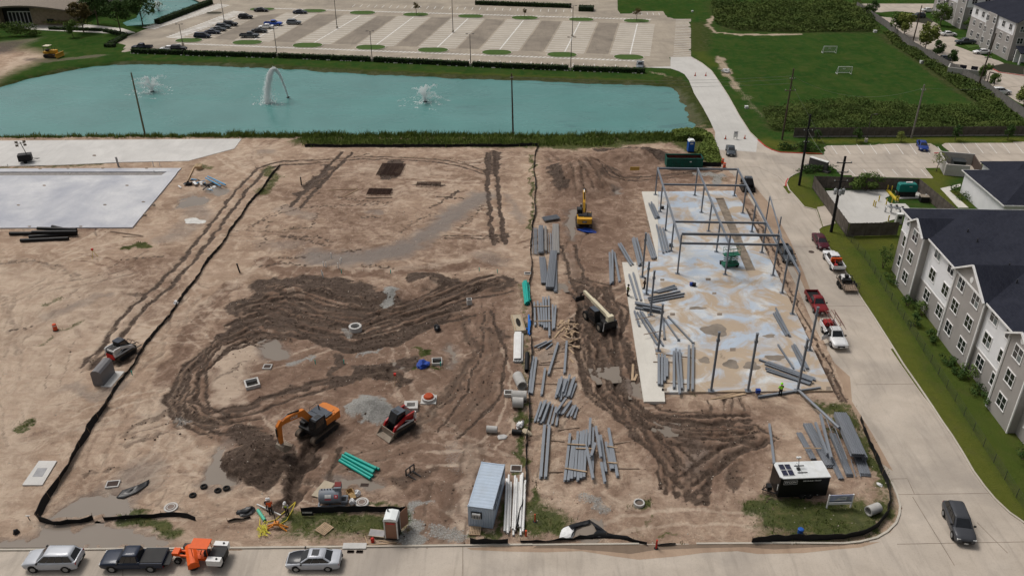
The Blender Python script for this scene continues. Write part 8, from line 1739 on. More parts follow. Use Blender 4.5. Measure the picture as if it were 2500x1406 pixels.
g = on(1047,977,-.03);t = thing('manhole_ring','concrete manhole ring with orange rubber cover','manhole',g);MB().bx(-.9,.9,-.85,.85,0,.15).build('foot',PREC,t);m = MB();m.ringpipe((0,0,.15),(0,0,.5),.8,.6,22);m.build('ring',PREC,t);MB().lathe([(.6,.3),(.6,.62),(.5,.75),(.05,.78)],20).build('cover',M('orange_rubber',(0.40,0.06,0.015),0.6),t)
for px,py,lb in((418,1240,'flat round manhole cover in the tan dirt left of the trench'),(884,1229,'flat round manhole cover right of the grey tank')):
    g = on(px,py,0);t = thing('manhole_cover',lb,'manhole',g);MB().lathe([(.68,-.15),(.68,.16),(.62,.18)],24).build('ring',PREC,t);MB().lathe([(.5,.17),(.5,.2)],22).build('lid',M('lid_brown',(0.20,0.15,0.125),0.7),t);MB().ringpipe((0,0,.19),(0,0,.215),.4,.33,20).build('lid_rib',PREC,t)
g = on(1560,1230,-.02);t = thing('manhole_ring','concrete ring half hidden in grass near the front','manhole',g);MB().ringpipe((0,0,0),(0,0,.35),.55,.42,20).build('ring',PREC,t);MB().lathe([(.42,0),(.42,.2)],16).build('fill',M('ring_fill',(0.15,0.12,0.10),0.9),t)
tag(MB().lathe([(.45,0),(.45,.012)],18).build('manhole_cover',GRATE,None,None,G(1981,615,.035)),'dark round manhole cover in the road behind the grey pickup','manhole')
def grate(px,py,w,d,rz,label,border=True,z=None):
    g = on(px,py,.06,z);t = thing('drain_grate',label,'grate',g,rz)
    if border:ribbon([(-w/2,-d/2),(w/2,-d/2),(w/2,d/2),(-w/2,d/2)],.16,-.15,.06,closed=True).build('curb_frame',PREC,t)
    MB().bx(-w/2+.09,w/2-.09,-d/2+.09,d/2-.09,-.12,0).build('well',HOLE,t)
    for k in range(6):y = -d/2+.16+(d-.32)*k/5;MB().bx(-w/2+.08,w/2-.08,y-.05,y+.05,.0,.045).build('bar',GRATE,t)
grate(653,896,.95,.85,R(0),'square rusty drain grate below the small puddle');grate(276,1183,1.2,.9,R(8),'tilted brown drain grate in the flooded corner');grate(1260,1143,1.1,.9,R(-3),'dark drain grate beside the top of the container');grate(1288,668,.95,.6,R(0),'drain grate by the centre fence above the teal pipes');grate(971,895,.9,.8,R(-8),'black square drain frame in the little puddle',False);grate(890,1182,1.0,.7,R(-3),'black open steel frame below the teal pipes',False)
for x in(856,878):grate(x,1347,.78,.5,R(-1),['left street drain grate at the kerb inlet','right street drain grate at the kerb inlet'][x>860],False,.0)
o = MB().bx(-1.1,1.1,-.35,.35,-.1,.2).build('storm_inlet',PREC,None,None,on(866,1334,0));tag(o,'concrete inlet top slab on the kerb behind the silver sedan','inlet')
# grey utility cabinet on its pad
g = on(266,935,.1,z=0);p0,p1 = G(252,942,.1),G(282,906,.1);t = thing('utility_cabinet','grey steel utility cabinet with sloping lid on a concrete pad','cabinet',(p0.x,p0.y,.1),math.atan2(p1.y-p0.y,p1.x-p0.x));L = (p1-p0).length*.95
m = MB();m.mx = Matrix.Rotation(R(90),4,'Z')@Matrix.Translation((0,-L,0));m.side([(-.05,0),(1.2,0),(1.2,1.75),(.95,2.05),(.55,2.12),(.15,2.0),(-.05,1.75)],0,L);m.build('body',M('cabinet_grey',(0.17,0.165,0.17),0.5,0.2,var=0.08),t)
MB().bx(L*.3,L*.7,-.06,-.04,.3,1.5)
tag(MB().prism(GP([(92,1142),(116,1142),(103,1163),(79,1163)],.12),.1,.135).build('vault_lid',M('vault_grey',(0.30,0.30,0.31),0.6)),'grey vault lid set in the small pad at left','lid')
# ---------------------------------------------------------------- small site items
OBAR = M('barrel_orange',(0.62,0.085,0.03),0.5);OBW = M('barrel_white',(0.66,0.55,0.50),0.5)
def barrel(px,py,label,grp=None):
    g = on(px,py,.0);t = thing('traffic_barrel',label,'barrel',g,0,grp);MB().lathe([(.36,0),(.36,.1)],16).build('base',BLK,t);m = MB();m.lathe([(.29,.1),(.25,.95),(.2,1.0)],16);bo = m.build('body',OBAR,t,40)
    for z in(.38,.7):MB().lathe([(.285-z*.03,z),(.28-z*.03,z+.12)],16).build('band',OBW,bo)
barrel(136,806,'orange traffic barrel alone on the left dirt');barrel(1764,399,'orange barrel nearest the road behind the frame');barrel(1768,410,'orange barrel just below the other by the road')
def cone(px,py,label,z=.04,s=1.0):
    g = on(px,py,z=z);t = thing('traffic_cone',label,'cone',g,0,'traffic cones');t.scale = (s,)*3;MB().bx(-.2,.2,-.2,.2,0,.04).build('base',BLK,t);MB().lathe([(.15,.04),(.03,.72)],12).build('body',OBAR,t);MB().lathe([(.105,.34),(.08,.46)],12).build('band',OBW,t)
cone(1697,186,'left red cone high on the new road',s=1.3);cone(1723,186,'right red cone high on the new road',s=1.3);cone(1771,340,'red cone left of the white road sign',s=1.2);cone(1818,339,'red cone right of the white road sign',s=1.2)
g = on(1795,340,z=.04);t = thing('road_sign','white folding road sign between two cones','sign',g,0);MB().bx(-.45,.45,-.02,.02,.45,1.75).build('panel',PLATE,t);MB().bx(-.25,.25,-.03,-.021,1.35,1.5).build('marking',MARK,t);MB().bx(-.35,.35,-.03,-.021,1.08,1.14).build('marking',MARK,t)
for s in(-.3,.3):MB().tube([(s,0,.5),(s,-.3,0)],.025,5).build('leg',BLK,t);MB().tube([(s,0,.5),(s,.35,0)],.025,5).build('leg',BLK,t)
def stakepost(px,py,h,r,mat,label,name='marker_post',cat='post',tx=0,ty=0,z=None,base=False):
    g = on(px,py,-.02,z);t = thing(name,label,cat,g);MB().tube([(0,0,-.1),(tx,ty,h)],r,8).build('shaft',mat,t)
    if base:MB().lathe([(.22,0),(.2,.06)],12).build('foot',BLK,t)
    else:MB().lathe([(r*1.15,h-.04),(r*1.15,h+.03)],8,c=(tx,ty,0)).build('cap',mat,t)
stakepost(1306,1272,1.0,.07,OBAR,'orange marker post in the grass right of the white pipes',base=True);stakepost(1284,1308,.7,.09,OBAR,'short orange post at the front silt fence');stakepost(1602,1338,1.1,.09,M('barrier_red',(0.45,0.03,0.02),0.5),'red orange post standing at the muddy kerb',base=True,z=.04)
stakepost(736,452,1.6,.12,BLKPIPE,'black vertical pipe stub beside the far dirt track');stakepost(586,665,1.5,.12,BLKPIPE,'black vertical pipe stub left of the footprints',tx=-.25);stakepost(290,408,2.0,.2,M('stub_grey',(0.36,0.35,0.34),0.7),'grey vertical pipe between the two left slabs',tx=-.1)
t = thing('survey_stake','white topped T stake left of the flooded corner','stake',on(74,1270));MB().tube([(0,0,-.1),(-.1,0,.6)],.04,5).build('shaft',BLK,t);MB().bx(-.3,.12,-.04,.04,.6,.67).build('head',PLATE,t)
for i,(px,py,h)in enumerate(((809,630,.9),(790,650,.8),(796,652,.8),(826,655,.9),(831,645,.8),(834,640,.8),(786,672,.8),(789,678,.9),(375,407,1.1),(391,406,1.0),(171,425,.6),(377,422,.9),(20,408,.6),(84,335,.6),(140,335,.7),(235,332,.9))):
    stakepost(px,py,h,.07,PVCW,['white pipe stub in the upper cluster, top one','white pipe stub in the upper cluster, left one','white pipe stub in the upper cluster, second from left','white pipe stub in the upper cluster, right front','white pipe stub in the upper cluster, right middle','white pipe stub in the upper cluster, right rear','white pipe stub beside the tyre near the berm','white pipe stub in the wet hole by the berm','left white pipe stub between the left slabs','right white pipe stub between the left slabs','white pipe stub in the left slab slot','white pipe stub in the slot near the slab corner','white stub at the left picture edge between the slabs','leftmost white stub on the pond bank','middle white stub on the pond bank','right white stub on the pond bank'][i],'pipe_stub','pipe')
for i,(px,py)in enumerate(((834,668),(954,668),(770,888),(840,888),(1076,895),(323,915),(1170,662),(1214,668))):stakepost(px,py,.6,.06,TEAL,['teal pipe riser left end below the stub cluster','teal pipe riser right end below the stub cluster','teal riser on the tan ridge, left one','teal riser on the tan ridge, right one','teal riser beside the white frame box','teal riser right of the left silt fence','teal riser near the centre fence, left','teal riser near the centre fence, right'][i],'pipe_riser','pipe')
# tyres
for i,(px,py,flat)in enumerate(((498,1189,1),(471,1210,1),(532,1198,1),(553,1193,1))):
    m = MB();r = .36;rings = []
    for k in range(18):
        a = 2*PI*k/18;c = Vector((math.cos(a)*.27,math.sin(a)*.27,.12));d = Vector((math.cos(a),math.sin(a),0));rings.append([c+d*(.11*math.cos(q*PI/4))+Vector((0,0,.11*math.sin(q*PI/4)))for q in range(8)])
    m.loft(rings+[rings[0]],False);o = m.build('tyre',RUB,None,60,on(px,py,.02));tag(o,['leftmost loose tyre at the puddle rim','lowest loose tyre on the dirt','third loose tyre from left by the puddle','rightmost loose tyre by the puddle'][i],'tyre','loose tyres')
def pallet(px,py,rz,label,w=1.1,d=1.1):
    g = on(px,py,.03);t = thing('pallet',label,'pallet',g,rz,'wooden pallets')
    for k in range(7):MB().bx(-w/2,w/2,-d/2+k*d/7+.015,-d/2+(k+1)*d/7-.04,.1,.125).build('slat',LUMB,t)
    for x in(-w/2+.05,0,w/2-.05):MB().bx(x-.045,x+.045,-d/2,d/2,0,.1).build('runner',LUMB,t)
pallet(792,1292,R(55),'wooden pallet in the grass left of the tan toilet',1.3,1.3);pallet(1160,1297,R(86),'wooden pallet in front of the container')
# rebar mats
REB = M('rebar_rust',(0.055,0.030,0.022),0.85,var=0.3)
def rebar(px,py,w,d,rz,n,label,h=.25):
    g = on(px,py,.03);t = thing('rebar_mat',label,'rebar',g,rz)
    for k in range(n):y = -d/2+d*k/(n-1);MB().tube([(-w/2,y,h),(w/2,y,h)],.05,4).build('bar',REB,t)
    for k in range(6):x = -w/2+w*k/5;MB().tube([(x,-d/2,0),(x,-d/2,h),(x,d/2,h),(x,d/2,0)],.04,4).build('cross_bar',REB,t)
rebar(955,416,4.6,6.0,R(-4),22,'large rusty rebar mat on the pale dirt');rebar(927,470,4.3,2.6,R(-2),12,'smaller rusty rebar mat below the large one');rebar(1047,454,4.4,1.2,R(0),5,'low rusty rebar cage right of the mats',.5);lay(lambda x,y:(x,y),[(893,484,958,483)],.2,.12,LUMD,'weathered plank below the smaller rebar mat',None,'B',name='plank',cat='plank');lay(lambda x,y:(x,y),[(803,464,872,461),(840,480,876,462)],.12,.08,LUMB,'thin pale board left of the rebar mats','boards left of the rebar mats','B',name='board',cat='board')
lay(lambda x,y:(x,y),[(452,455,475,408)],.2,.2,LUMB,'long form board leaning off the left slab corner',None,'B',name='form_board',cat='board');lay(lambda x,y:(x,y),[(270,566,345,576),(300,578,350,577)],.14,.08,LUMD,'thin board on the sand below the left slab','boards below the left slab','B',name='board',cat='board')
lay(zone(890,1240,14.06),[(10,960,115,1240),(195,1275,860,1215),(500,1120,860,1175),(640,1225,1085,1190),(150,1040,300,980)],.1,.06,LUMB,'scrap board beside the tan toilet','scrap boards beside the tan toilet','B',name='scrap_board',cat='board')
t = thing('folded_table','small grey board with pale rim leaning beside the tan toilet','table',on(921,1306,.1),R(-8));MB().bx(-.75,.75,-.4,.4,.15,.19).build('top',M('table_grey',(0.30,0.29,0.29),0.6),t);MB().bx(-.8,.8,-.45,-.4,.12,.2).build('rim',PLY,t);MB().bx(-.8,.8,.4,.45,.12,.2).build('rim',PLY,t)
tag(MB().lathe([(.17,0),(.17,.42),(.1,.5)],12).build('gas_can',M('can_red',(0.5,0.03,0.02),0.4),None,None,on(910,1322,.02)),'red can among the scrap boards by the toilet','can')
tag(MB().lathe([(.25,0),(.28,.55),(.2,.6)],14).build('bucket',M('can_blue',(0.02,0.10,0.40),0.4),None,None,on(1953,1302,.02)),'small blue bucket in the grass at the street corner','bucket')
# cardboard box, form box, attachment forks
t = thing('cardboard_box','open cardboard box between the grey tank and white bag','box',on(856,1207,.02),R(-60));m = MB();ribbon([(-.45,-.3),(.45,-.3),(.45,.3),(-.45,.3)],.04,0,.45,m,True);m.build('walls',M('cardboard',(0.42,0.28,0.13),0.8),t);MB().bx(-.45,.45,-.3,.3,0,.04).build('bottom',M('cardboard',None),t);MB().box((.7,0,.4),(.5,.56,.02),0,0,R(25)).build('flap',M('cardboard',None),t)
t = thing('wooden_form','plywood form box with a dark round hole above the white pipe bundle','form',on(1265,795,.02),R(8));MB().bx(-.75,.75,-2.2,1.9,0,.55).build('box',PLY,t);MB().prism([(.3*math.cos(k*PI/8),-.1+1.1*math.sin(k*PI/8))for k in range(16)],.54,.56).build('opening',HOLE,t)
for x in(-.62,.62):MB().bx(x-.06,x+.06,-2.25,1.95,.55,.62).build('batten',LUMB,t)
t = thing('fork_attachment','black pallet fork attachment on the dirt left of the container','attachment',on(1002,1158,.02),R(50))
for z in(.1,.9):MB().bx(-.6,.6,-.05,.05,z,z+.1).build('bar',BLK,t)
for x in(-.58,0,.58):MB().bx(x-.05,x+.05,-.055,.055,.2,.9).build('upright',BLK,t)
for x in(-.35,.35):MB().bx(x-.06,x+.06,-1.2,-.055,.1,.16).build('tine',BLK,t)
# laser level tripods
def tripod(px,py,mat,label,s=1.0):
    g = on(px,py,.0);t = thing('tripod',label,'tripod',g);t.scale = (s,)*3
    for k in range(3):a = k*2.1+.4;MB().tube([(0,0,1.25),(.55*math.cos(a),.55*math.sin(a),0)],.035,5).build('leg',mat,t)
    MB().bx(-.14,.14,-.14,.14,1.25,1.55).build('head',M('can_red',None),t);return t
tripod(966,937,LUMB,'wooden tripod with red head beside the gravel heap');tripod(230,628,M('tripod_yellow',(0.5,0.38,0.05),0.5),'yellow legged tripod with red head on the left sand')
# trench hoist tripod, hoses and yellow tape
t = thing('hoist_stand','orange four legged hoist stand by the trench with yellow hoses','stand',on(676,1287,.0));OH = M('hoist_orange',(0.62,0.22,0.03),0.5)
for a in(.3,2.6,3.5,5.9):MB().tube([(0,0,.55),(1.15*math.cos(a),.75*math.sin(a)-.2,.03)],[.10,.07],6).build('leg',OH,t)
MB().box((0,0,.58),(.45,.4,.28)).build('winch',OH,t);MB().tube([(0,0,.7),(-.1,.1,2.2)],.04,6).build('mast',BLK,t)
YH = M('yellow_hose',(0.58,0.46,0.05),0.5)
for i,p in enumerate(([(650,1275),(672,1270),(695,1250),(712,1232),(720,1220)],[(680,1282),(700,1270),(714,1245),(720,1222)],[(636,1260),(634,1280),(642,1300)])):
    q = [on(*c,.06+(.5 if k>2 else 0))for k,c in enumerate(p)];tag(MB().tube(q,.05,6).build('hose',YH),['yellow hose arching from the hoist to the trench','second yellow hose right of the first','yellow hose trailing left of the hoist'][i],'hose','yellow hoses')
ra = random.Random(77);m = MB()
for k in range(26):
    px,py = 642+ra.gauss(0,7),1296+ra.gauss(0,8);pts = [on(px+ra.gauss(0,5),py+ra.gauss(0,6),.05+ra.uniform(0,.3))for _ in range(4)];m.tube(pts,.028,4)
o = m.build('caution_tape',M('tape_yellow',(0.62,0.56,0.06),0.5));tag(o,'tangle of yellow tape on the dirt beside the workers','tape');o['kind'] = 'stuff'
# rubbish heap by the left slab
ra = random.Random(21)
for i in range(30):
    px,py = 500+ra.gauss(0,20),452+ra.gauss(0,6);a = ra.uniform(0,3.1);L = ra.uniform(.5,1.6);g = on(px,py,.1+ra.uniform(0,.4));d = Vector((math.cos(a),math.sin(a),ra.uniform(-.2,.2)))*L/2;mt = ra.choice((BLKB,BLKB,LUMD,LUMB,PVCW,M('light_blue_pipe',(0.10,0.32,0.55),0.4)))
    tag(beam_between('rubbish_piece',g-d,g+d,ra.choice((.12,.25,.5)),ra.choice((.08,.15)),mt,None,'B'),'piece of rubbish in the heap beside the left slab','rubbish','rubbish heap pieces')
pipes(lambda x,y:(x,y),[(508,437,549,456),(503,440,540,460),(530,448,552,458)],.14,M('light_blue_pipe',None),'light blue pipe lying on the rubbish heap','light blue pipes on the rubbish heap',lift=.35)
litter(460,452,(.8,.6,.5),BLKB,'black bag at the left end of the rubbish heap',33);litter(523,457,(.6,.4,.25),BAG,'white sheet at the right of the rubbish heap',34,'plastic_film','film');litter(487,413,(.9,.7,.7),M('tan_tarp',(0.45,0.33,0.2),0.8),'tan clod of sand by the slab corner',35,'sand_heap','sand');litter(40,1010+290,(.3,.25,.3),BLKB,'small dark object at the left puddle shore',36)
# entrance monument
t = thing('monument_sign','dark grey entrance monument sign in the planting bed','sign',on(1996,414,0),R(-50));MB().bx(-1.9,1.9,-.35,.35,0,2.0).build('slab',M('monument_grey',(0.085,0.08,0.08),0.7,var=0.1),t);MB().bx(-1.95,1.95,-.42,.42,2.0,2.1).build('cap',PLATE,t);MB().bx(-2.5,2.5,-.6,.6,0,.35).build('plinth',M('monument_grey',None),t)
cone(1974,404,'small red and white cone near the entrance sign',z=.03,s=.9)
# utility yard kit
g = on(2210,478,z=.12);t = thing('generator','teal standby generator on a black base in the utility yard','generator',g,R(-2));TG = M('generator_teal',(0.015,0.17,0.15),0.5,var=0.06);MB().bx(-1.5,1.5,-.6,.6,0,1.0).build('fuel_base',BLK,t);MB().bx(-1.6,1.6,-.65,.65,1.0,2.2).build('housing',TG,t);m = MB();m.side([(-1.6,2.2),(1.6,2.2),(1.4,2.4),(-1.4,2.4)],-.6,.6);m.build('lid',TG,t);MB().bx(-.3,.8,-.1,.3,2.45,2.6).build('exhaust',PLATE,t);MB().bx(.1,.6,-.66,-.651,1.9,2.0).build('label',PLATE,t)
g = on(2254,492);t = thing('equipment_box','dark equipment box with grey lid in the utility yard','box',g,R(-5));MB().bx(-.7,.7,-.6,.6,0,1.0).build('body',BLK,t);MB().bx(-.75,.75,-.65,.65,1.0,1.12).build('lid',BKT,t);MB().lathe([(.14,1.12),(.14,1.3)],8,c=(.3,.2,0)).build('vent',PLATE,t)
SILV = M('silver_pipe',(0.42,0.43,0.44),0.3,0.6)
for i,(px,py)in enumerate(((2178,522),(2192,523))):
    t = thing('backflow_preventer',['left looping silver backflow pipe in the utility yard','right looping silver backflow pipe in the utility yard'][i],'pipework',on(px,py,z=.1),R(-40));m = MB();m.tube([(-1.2,0,0),(-1.2,0,.9),(-.9,0,1.2),(.9,0,1.2),(1.2,0,.9),(1.2,0,0)],.16,10);m.build('pipe',SILV,t,50)
    for x in(-.5,.5):MB().lathe([(.3,-.12),(.3,.12)],12,axis='X',c=(x,0,1.2)).build('flange',SILV,t);MB().lathe([(.22,1.5),(.22,1.55)],12,c=(x,0,0)).build('hand_wheel',BLK,t);MB().tube([(x,0,1.2),(x,0,1.5)],.04,6).build('stem',SILV,t)
t = thing('meter_cabinet','grey meter cabinet at the near end of the utility yard','cabinet',on(2192,545),R(-3));MB().bx(-.5,.5,-.35,.35,0,1.7).build('body',PREC,t);MB().bx(-.55,.55,-.4,.4,1.7,1.78).build('top',PLATE,t);MB().bx(-.3,.3,-.36,-.351,.9,1.4).build('door',BLK,t)
YB = M('bollard_yellow',(0.55,0.42,0.05),0.5)
for i,(px,py)in enumerate(((2166,466),(2176,468),(2187,492),(2192,493),(2132,503),(2136,506),(2145,492),(2177,496),(2168,541),(2163,500))):
    g = on(px,py,z=.08);t = thing('bollard',['yellow bollard at the far pad corner','yellow bollard beside the teal generator pad','yellow bollard at the near end of the yellow kerb, left','yellow bollard at the near end of the yellow kerb, right','yellow bollard at the left of the backflow pipes','yellow bollard just below the left pair','yellow bollard behind the backflow pad','yellow bollard between kerb and backflow pad','yellow bollard at the near yard fence','yellow bollard at the middle of the yard slab'][i],'bollard',g,0,'yellow bollards');MB().lathe([(.1,-.1),(.1,1.05),(.05,1.13)],10).build('pipe',YB,t);MB().lathe([(.16,-.05),(.16,.04)],10).build('collar',PREC,t)
tag(ribbon(GP([(2166,467),(2190,492)]),.5,.05,.3).build('wheel_stop',YB),'yellow painted kerb between the generator and the yard slab','kerb')
for i,(px,py,s)in enumerate(((2136,80,.9),(2250,155,.9),(1822,265,.7),(1690,30,.6))):t = thing('valve_box',['white box at the top right corner of the field','white box at the right edge of the field','white box on the verge right of the new road','small white box at the top of the new road verge'][i],'box',on(px,py));MB().bx(-s/2,s/2,-s/2,s/2,0,s*.7).build('body',PLATE,t);MB().bx(-s/2-.05,s/2+.05,-s/2-.05,s/2+.05,s*.7,s*.7+.08).build('lid',PLATE,t)
# open topped enclosure behind the diagonal fence
t = thing('trash_enclosure','grey block enclosure with dark gate frames behind the diagonal fence','enclosure',on(2352,188),R(-30));
for a in((-4,4,-.15,.15),(-4.15,-3.85,.15,4.5),(3.85,4.15,.15,4.5)):MB().bx(*a,0,2.0).build('wall',EW,t)
for x in(-1.5,1.2):MB().bx(x,x+1.6,2.5,2.6,.3,2.4).build('gate',M('gate_purple_grey',(0.03,0.028,0.045),0.5),t)
t = thing('carport','black framed sign stand beside the estate enclosure','stand',on(2410,202),R(-60));[MB().bx(x-.08,x+.08,-.08,.08,0,2.6).build('post',BLK,t)for x in(0,1.8)];MB().bx(-.08,1.88,-.08,.08,2.6,2.8).build('bar',BLK,t)
lampx = on(2246,112);t = thing('lamp_post','short black lamp post on the estate road','lamp post',lampx,0);MB().tube([(0,0,0),(0,0,5.0)],.09,7).build('pole',BLK,t);MB().tube([(0,0,5.0),(1.1,0,5.1)],.06,6).build('arm',BLK,t);MB().bx(.9,1.5,-.2,.2,5.0,5.15).build('lamp_head',BLK,t)

# ---------------------------------------------------------------- fountains
def spray_mat():
    m,nt,b = node_mat('spray');d = nt.nodes.new('ShaderNodeBsdfDiffuse');t = nt.nodes.new('ShaderNodeBsdfTranslucent');mx = nt.nodes.new('ShaderNodeMixShader')
    for n in(d,t):n.inputs[0].default_value = (0.97,0.98,0.98,1);nt.links.new(n.outputs[0],mx.inputs[1 if n is d else 2])
    nt.links.new(mx.outputs[0],nt.nodes['Material Output'].inputs[0]);return m
SPRAY = spray_mat()
def drops(m,path,ra,n,spread,size):
    for _ in range(n):
        f = ra.random();k = f*(len(path)-1);i = min(int(k),len(path)-2);p = path[i].lerp(path[i+1],k-i)+Vector((ra.gauss(0,1),ra.gauss(0,1),ra.gauss(0,1)))*spread*(.25+f)
        s = size*ra.uniform(.5,1.4);m.add([p+Vector((s,0,-s*.7)),p+Vector((-s,0,-s*.7)),p+Vector((0,s,-s*.7)),p+Vector((0,0,s*1.3))],[(0,2,1),(0,3,2),(2,3,1),(1,3,0)])
def fountain(px,py,label,kind,seed):
    g = G(px,py,-.7);t = thing('fountain',label,'fountain',g);ra = random.Random(seed);MB().lathe([(.5,-.1),(.45,.15),(.15,.3)],12).build('float',BLK,t);m = MB()
    if kind=='arc':
        tip = G(708,240,-.7)-g;end = G(652,252,-.7)-g;h = 7.6
        path = [end*f+Vector((0,0,h*4*f*(1-f)*1.0))for f in[k/24 for k in range(25)]];drops(m,path,ra,6500,.26,.08);drops(m,path[:14],ra,2500,.12,.08);drops(m,path[12:],ra,3500,.5,.07)
        drops(m,[end,end+Vector((0,0,.4))],ra,260,1.5,.12);m.build('jet',SPRAY,t)
        f = MB();[f.box((end.x+ra.gauss(0,2.0),end.y+ra.gauss(0,1.0),.03),(ra.uniform(.2,.6),.15,.04),ra.uniform(0,3))for _ in range(40)];fo = f.build('foam',SPRAY,t);fo['kind'] = 'stuff'
    else:
        for k in range(22):
            a = ra.uniform(0,6.28);out = ra.uniform(.3,3.2);hh = ra.uniform(1.6,4.2);path = [Vector((math.cos(a)*out*f*2,math.sin(a)*out*f*2,hh*4*f*(1-f)*.95))for f in[q/10 for q in range(8)]];drops(m,path,ra,110,.16,.07)
        m.build('jet',SPRAY,t);m2 = MB()
        for k in range(9):
            a = k*.7+.2;rr = ra.uniform(4.2,6.8);path = [Vector((math.cos(a)*rr*f,math.sin(a)*rr*f,1.1*4*f*(1-f)))for f in[q/10 for q in range(11)]];drops(m2,path,ra,36,.05,.06);e = path[-1]
            for _ in range(7):m2.box((e.x+ra.gauss(0,.5),e.y+ra.gauss(0,.25),.02),(ra.uniform(.15,.4),.12,.03),a)
        for _ in range(40):m2.box((ra.gauss(-1,1.5),ra.gauss(-.8,.9),.03),(ra.uniform(.2,.6),.15,.04),ra.uniform(0,3))
        o = m2.build('low_jets',SPRAY,t);o['kind'] = 'stuff'
fountain(704,239,'arching water jet fountain in the middle of the pond','arc',1);fountain(1038,249,'bursting fountain with low side jets right of the arching jet','burst',2);fountain(372,224,'bursting fountain behind the leaning pole on the left','burst',3);fountain(388,28,'fountain on the far pond at the top left','burst',4)

# ---------------------------------------------------------------- people
SKIN = M('skin',(0.35,0.20,0.14),0.6)
def skin_obj(name,mat,parent,pts,edges,radii,root=0):
    bm = bmesh.new();lay_ = bm.verts.layers.skin.verify();vs_ = [bm.verts.new(p)for p in pts]
    for a,b in edges:bm.edges.new((vs_[a],vs_[b]))
    for i,r in enumerate(radii):vs_[i][lay_].radius = r if hasattr(r,'__len__')else(r,r);vs_[i][lay_].use_root = (i==root)
    me = bpy.data.meshes.new(name);bm.to_mesh(me);bm.free();me.materials.append(mat);o = bpy.data.objects.new(name,me);col.objects.link(o);o.parent = parent
    sk = o.modifiers.new('skin','SKIN')
    ss = o.modifiers.new('sub','SUBSURF');ss.levels = 1;ss.render_levels = 1;return o
def person(px,py,rz,label,shirt,pants,hat,vest=None,z=None,bend=0.0,arm=0.0,hatname='hard_hat',sit=0.0):
    g = on(px,py,0.0,z);t = thing('person',label,'person',g,rz);B = lambda x,y,z_:(x+math.sin(bend)*max(0,z_-.95),y,.95+(z_-.95)*(math.cos(bend)if z_>.95 else 1))if z_>.95 else(x,y,z_)
    ha = arm
    P = [B(0,0,.95),B(0,0,1.2),B(0,0,1.42),B(0,0,1.52),B(.02,0,1.64),B(.02,0,1.76),(0,.10,.90),(.03,.11,.50),(0,.12,.09),(.16,.13,.04),(0,-.10,.90),(-.02,-.11,.50),(-.04,-.12,.09),(.12,-.13,.04),
         B(0,.19,1.42),B(.05,.26,1.16),B(.2+ha*.15,.24,1.0+ha*.25),B(.26+ha*.2,.23,.95+ha*.28),B(0,-.19,1.42),B(.03,-.26,1.16),B(.16+ha*.2,-.24,.98+ha*.25),B(.22+ha*.22,-.23,.93+ha*.28)]
    E = [(0,1),(1,2),(2,3),(3,4),(4,5),(0,6),(6,7),(7,8),(8,9),(0,10),(10,11),(11,12),(12,13),(2,14),(14,15),(15,16),(16,17),(2,18),(18,19),(19,20),(20,21)]
    RR = [(.15,.12),(.14,.11),(.16,.11),.06,.095,.08,.10,.075,.05,.045,.10,.075,.05,.045,.065,.05,.04,.035,.065,.05,.04,.035]
    skin_obj('body',SKIN,t,P,E,RR)
    ci = [0,1,2,14,15,16,18,19,20];mp = {k:i for i,k in enumerate(ci)};ce = [(mp[a],mp[b])for a,b in E if a in mp and b in mp]
    skin_obj('shirt',shirt,t,[P[k]for k in ci],ce,[(.175,.145),(.165,.135),(.19,.135),.085,.066,.055,.085,.066,.055])
    pi_ = [0,6,7,8,10,11,12];mp = {k:i for i,k in enumerate(pi_)};pe = [(mp[a],mp[b])for a,b in E if a in mp and b in mp]
    skin_obj('trousers',pants,t,[P[k]for k in pi_],pe,[(.165,.135),.118,.092,.07,.118,.092,.07])
    for q in(9,13):
        b = MB();c = P[q];b.box((c[0]-.04,c[1],.06),(.30,.11,.12));b.build('boot',BLK,t)
    if vest:v = skin_obj('vest',vest,t,[P[0],P[1],P[2]],[(0,1),(1,2)],[(.19,.16),(.185,.155),(.20,.15)])
    hp = Vector(P[5]);h = MB();h.lathe([(.15,-.06),(.145,.0),(.12,.08),(.06,.125),(.005,.135)],14,c=(hp.x,hp.y,hp.z-.0));ho = h.build(hatname,hat,t,40);MB().lathe([(.17,-.065),(.17,-.05)],14,c=(hp.x+.03,hp.y,hp.z)).build('brim',hat,ho)
    fc = Vector(P[4]);n = MB();n.box((fc.x+.11,0,fc.z),(.04,.03,.05));n.build('nose',SKIN,t)
    for s in(-1,1):
        hd = Vector(P[17 if s>0 else 21]);f = MB();f.box(hd+Vector((.035,0,-.02)),(.08,.035,.085));f.build('hand',SKIN,t)
        for k in range(4):fi = MB();fi.tube([hd+Vector((.07,-.03+k*.02,-.03)),hd+Vector((.11-.005*abs(k-1),-.03+k*.02,-.05)),hd+Vector((.12,-.03+k*.02,-.085))],.009,5);fi.build('finger',SKIN,t)
        th = MB();th.tube([hd+Vector((.03,-s*.025,.0)),hd+Vector((.08,-s*.05,-.015))],.010,5);th.build('thumb',SKIN,t)
    return t
HVO = M('hivis_orange',(0.72,0.10,0.02),0.7);HVY = M('hivis_yellow',(0.45,0.62,0.04),0.7);HVG = M('hivis_lime',(0.28,0.85,0.02),0.7);HAT = M('hat_white',(0.76,0.76,0.75),0.4);JEAN = M('jeans',(0.035,0.042,0.065),0.85);DKC = M('dark_clothes',(0.02,0.021,0.024),0.85);GYC = M('grey_shirt',(0.14,0.14,0.15),0.85);WHS = M('pale_shirt',(0.5,0.5,0.48),0.85)
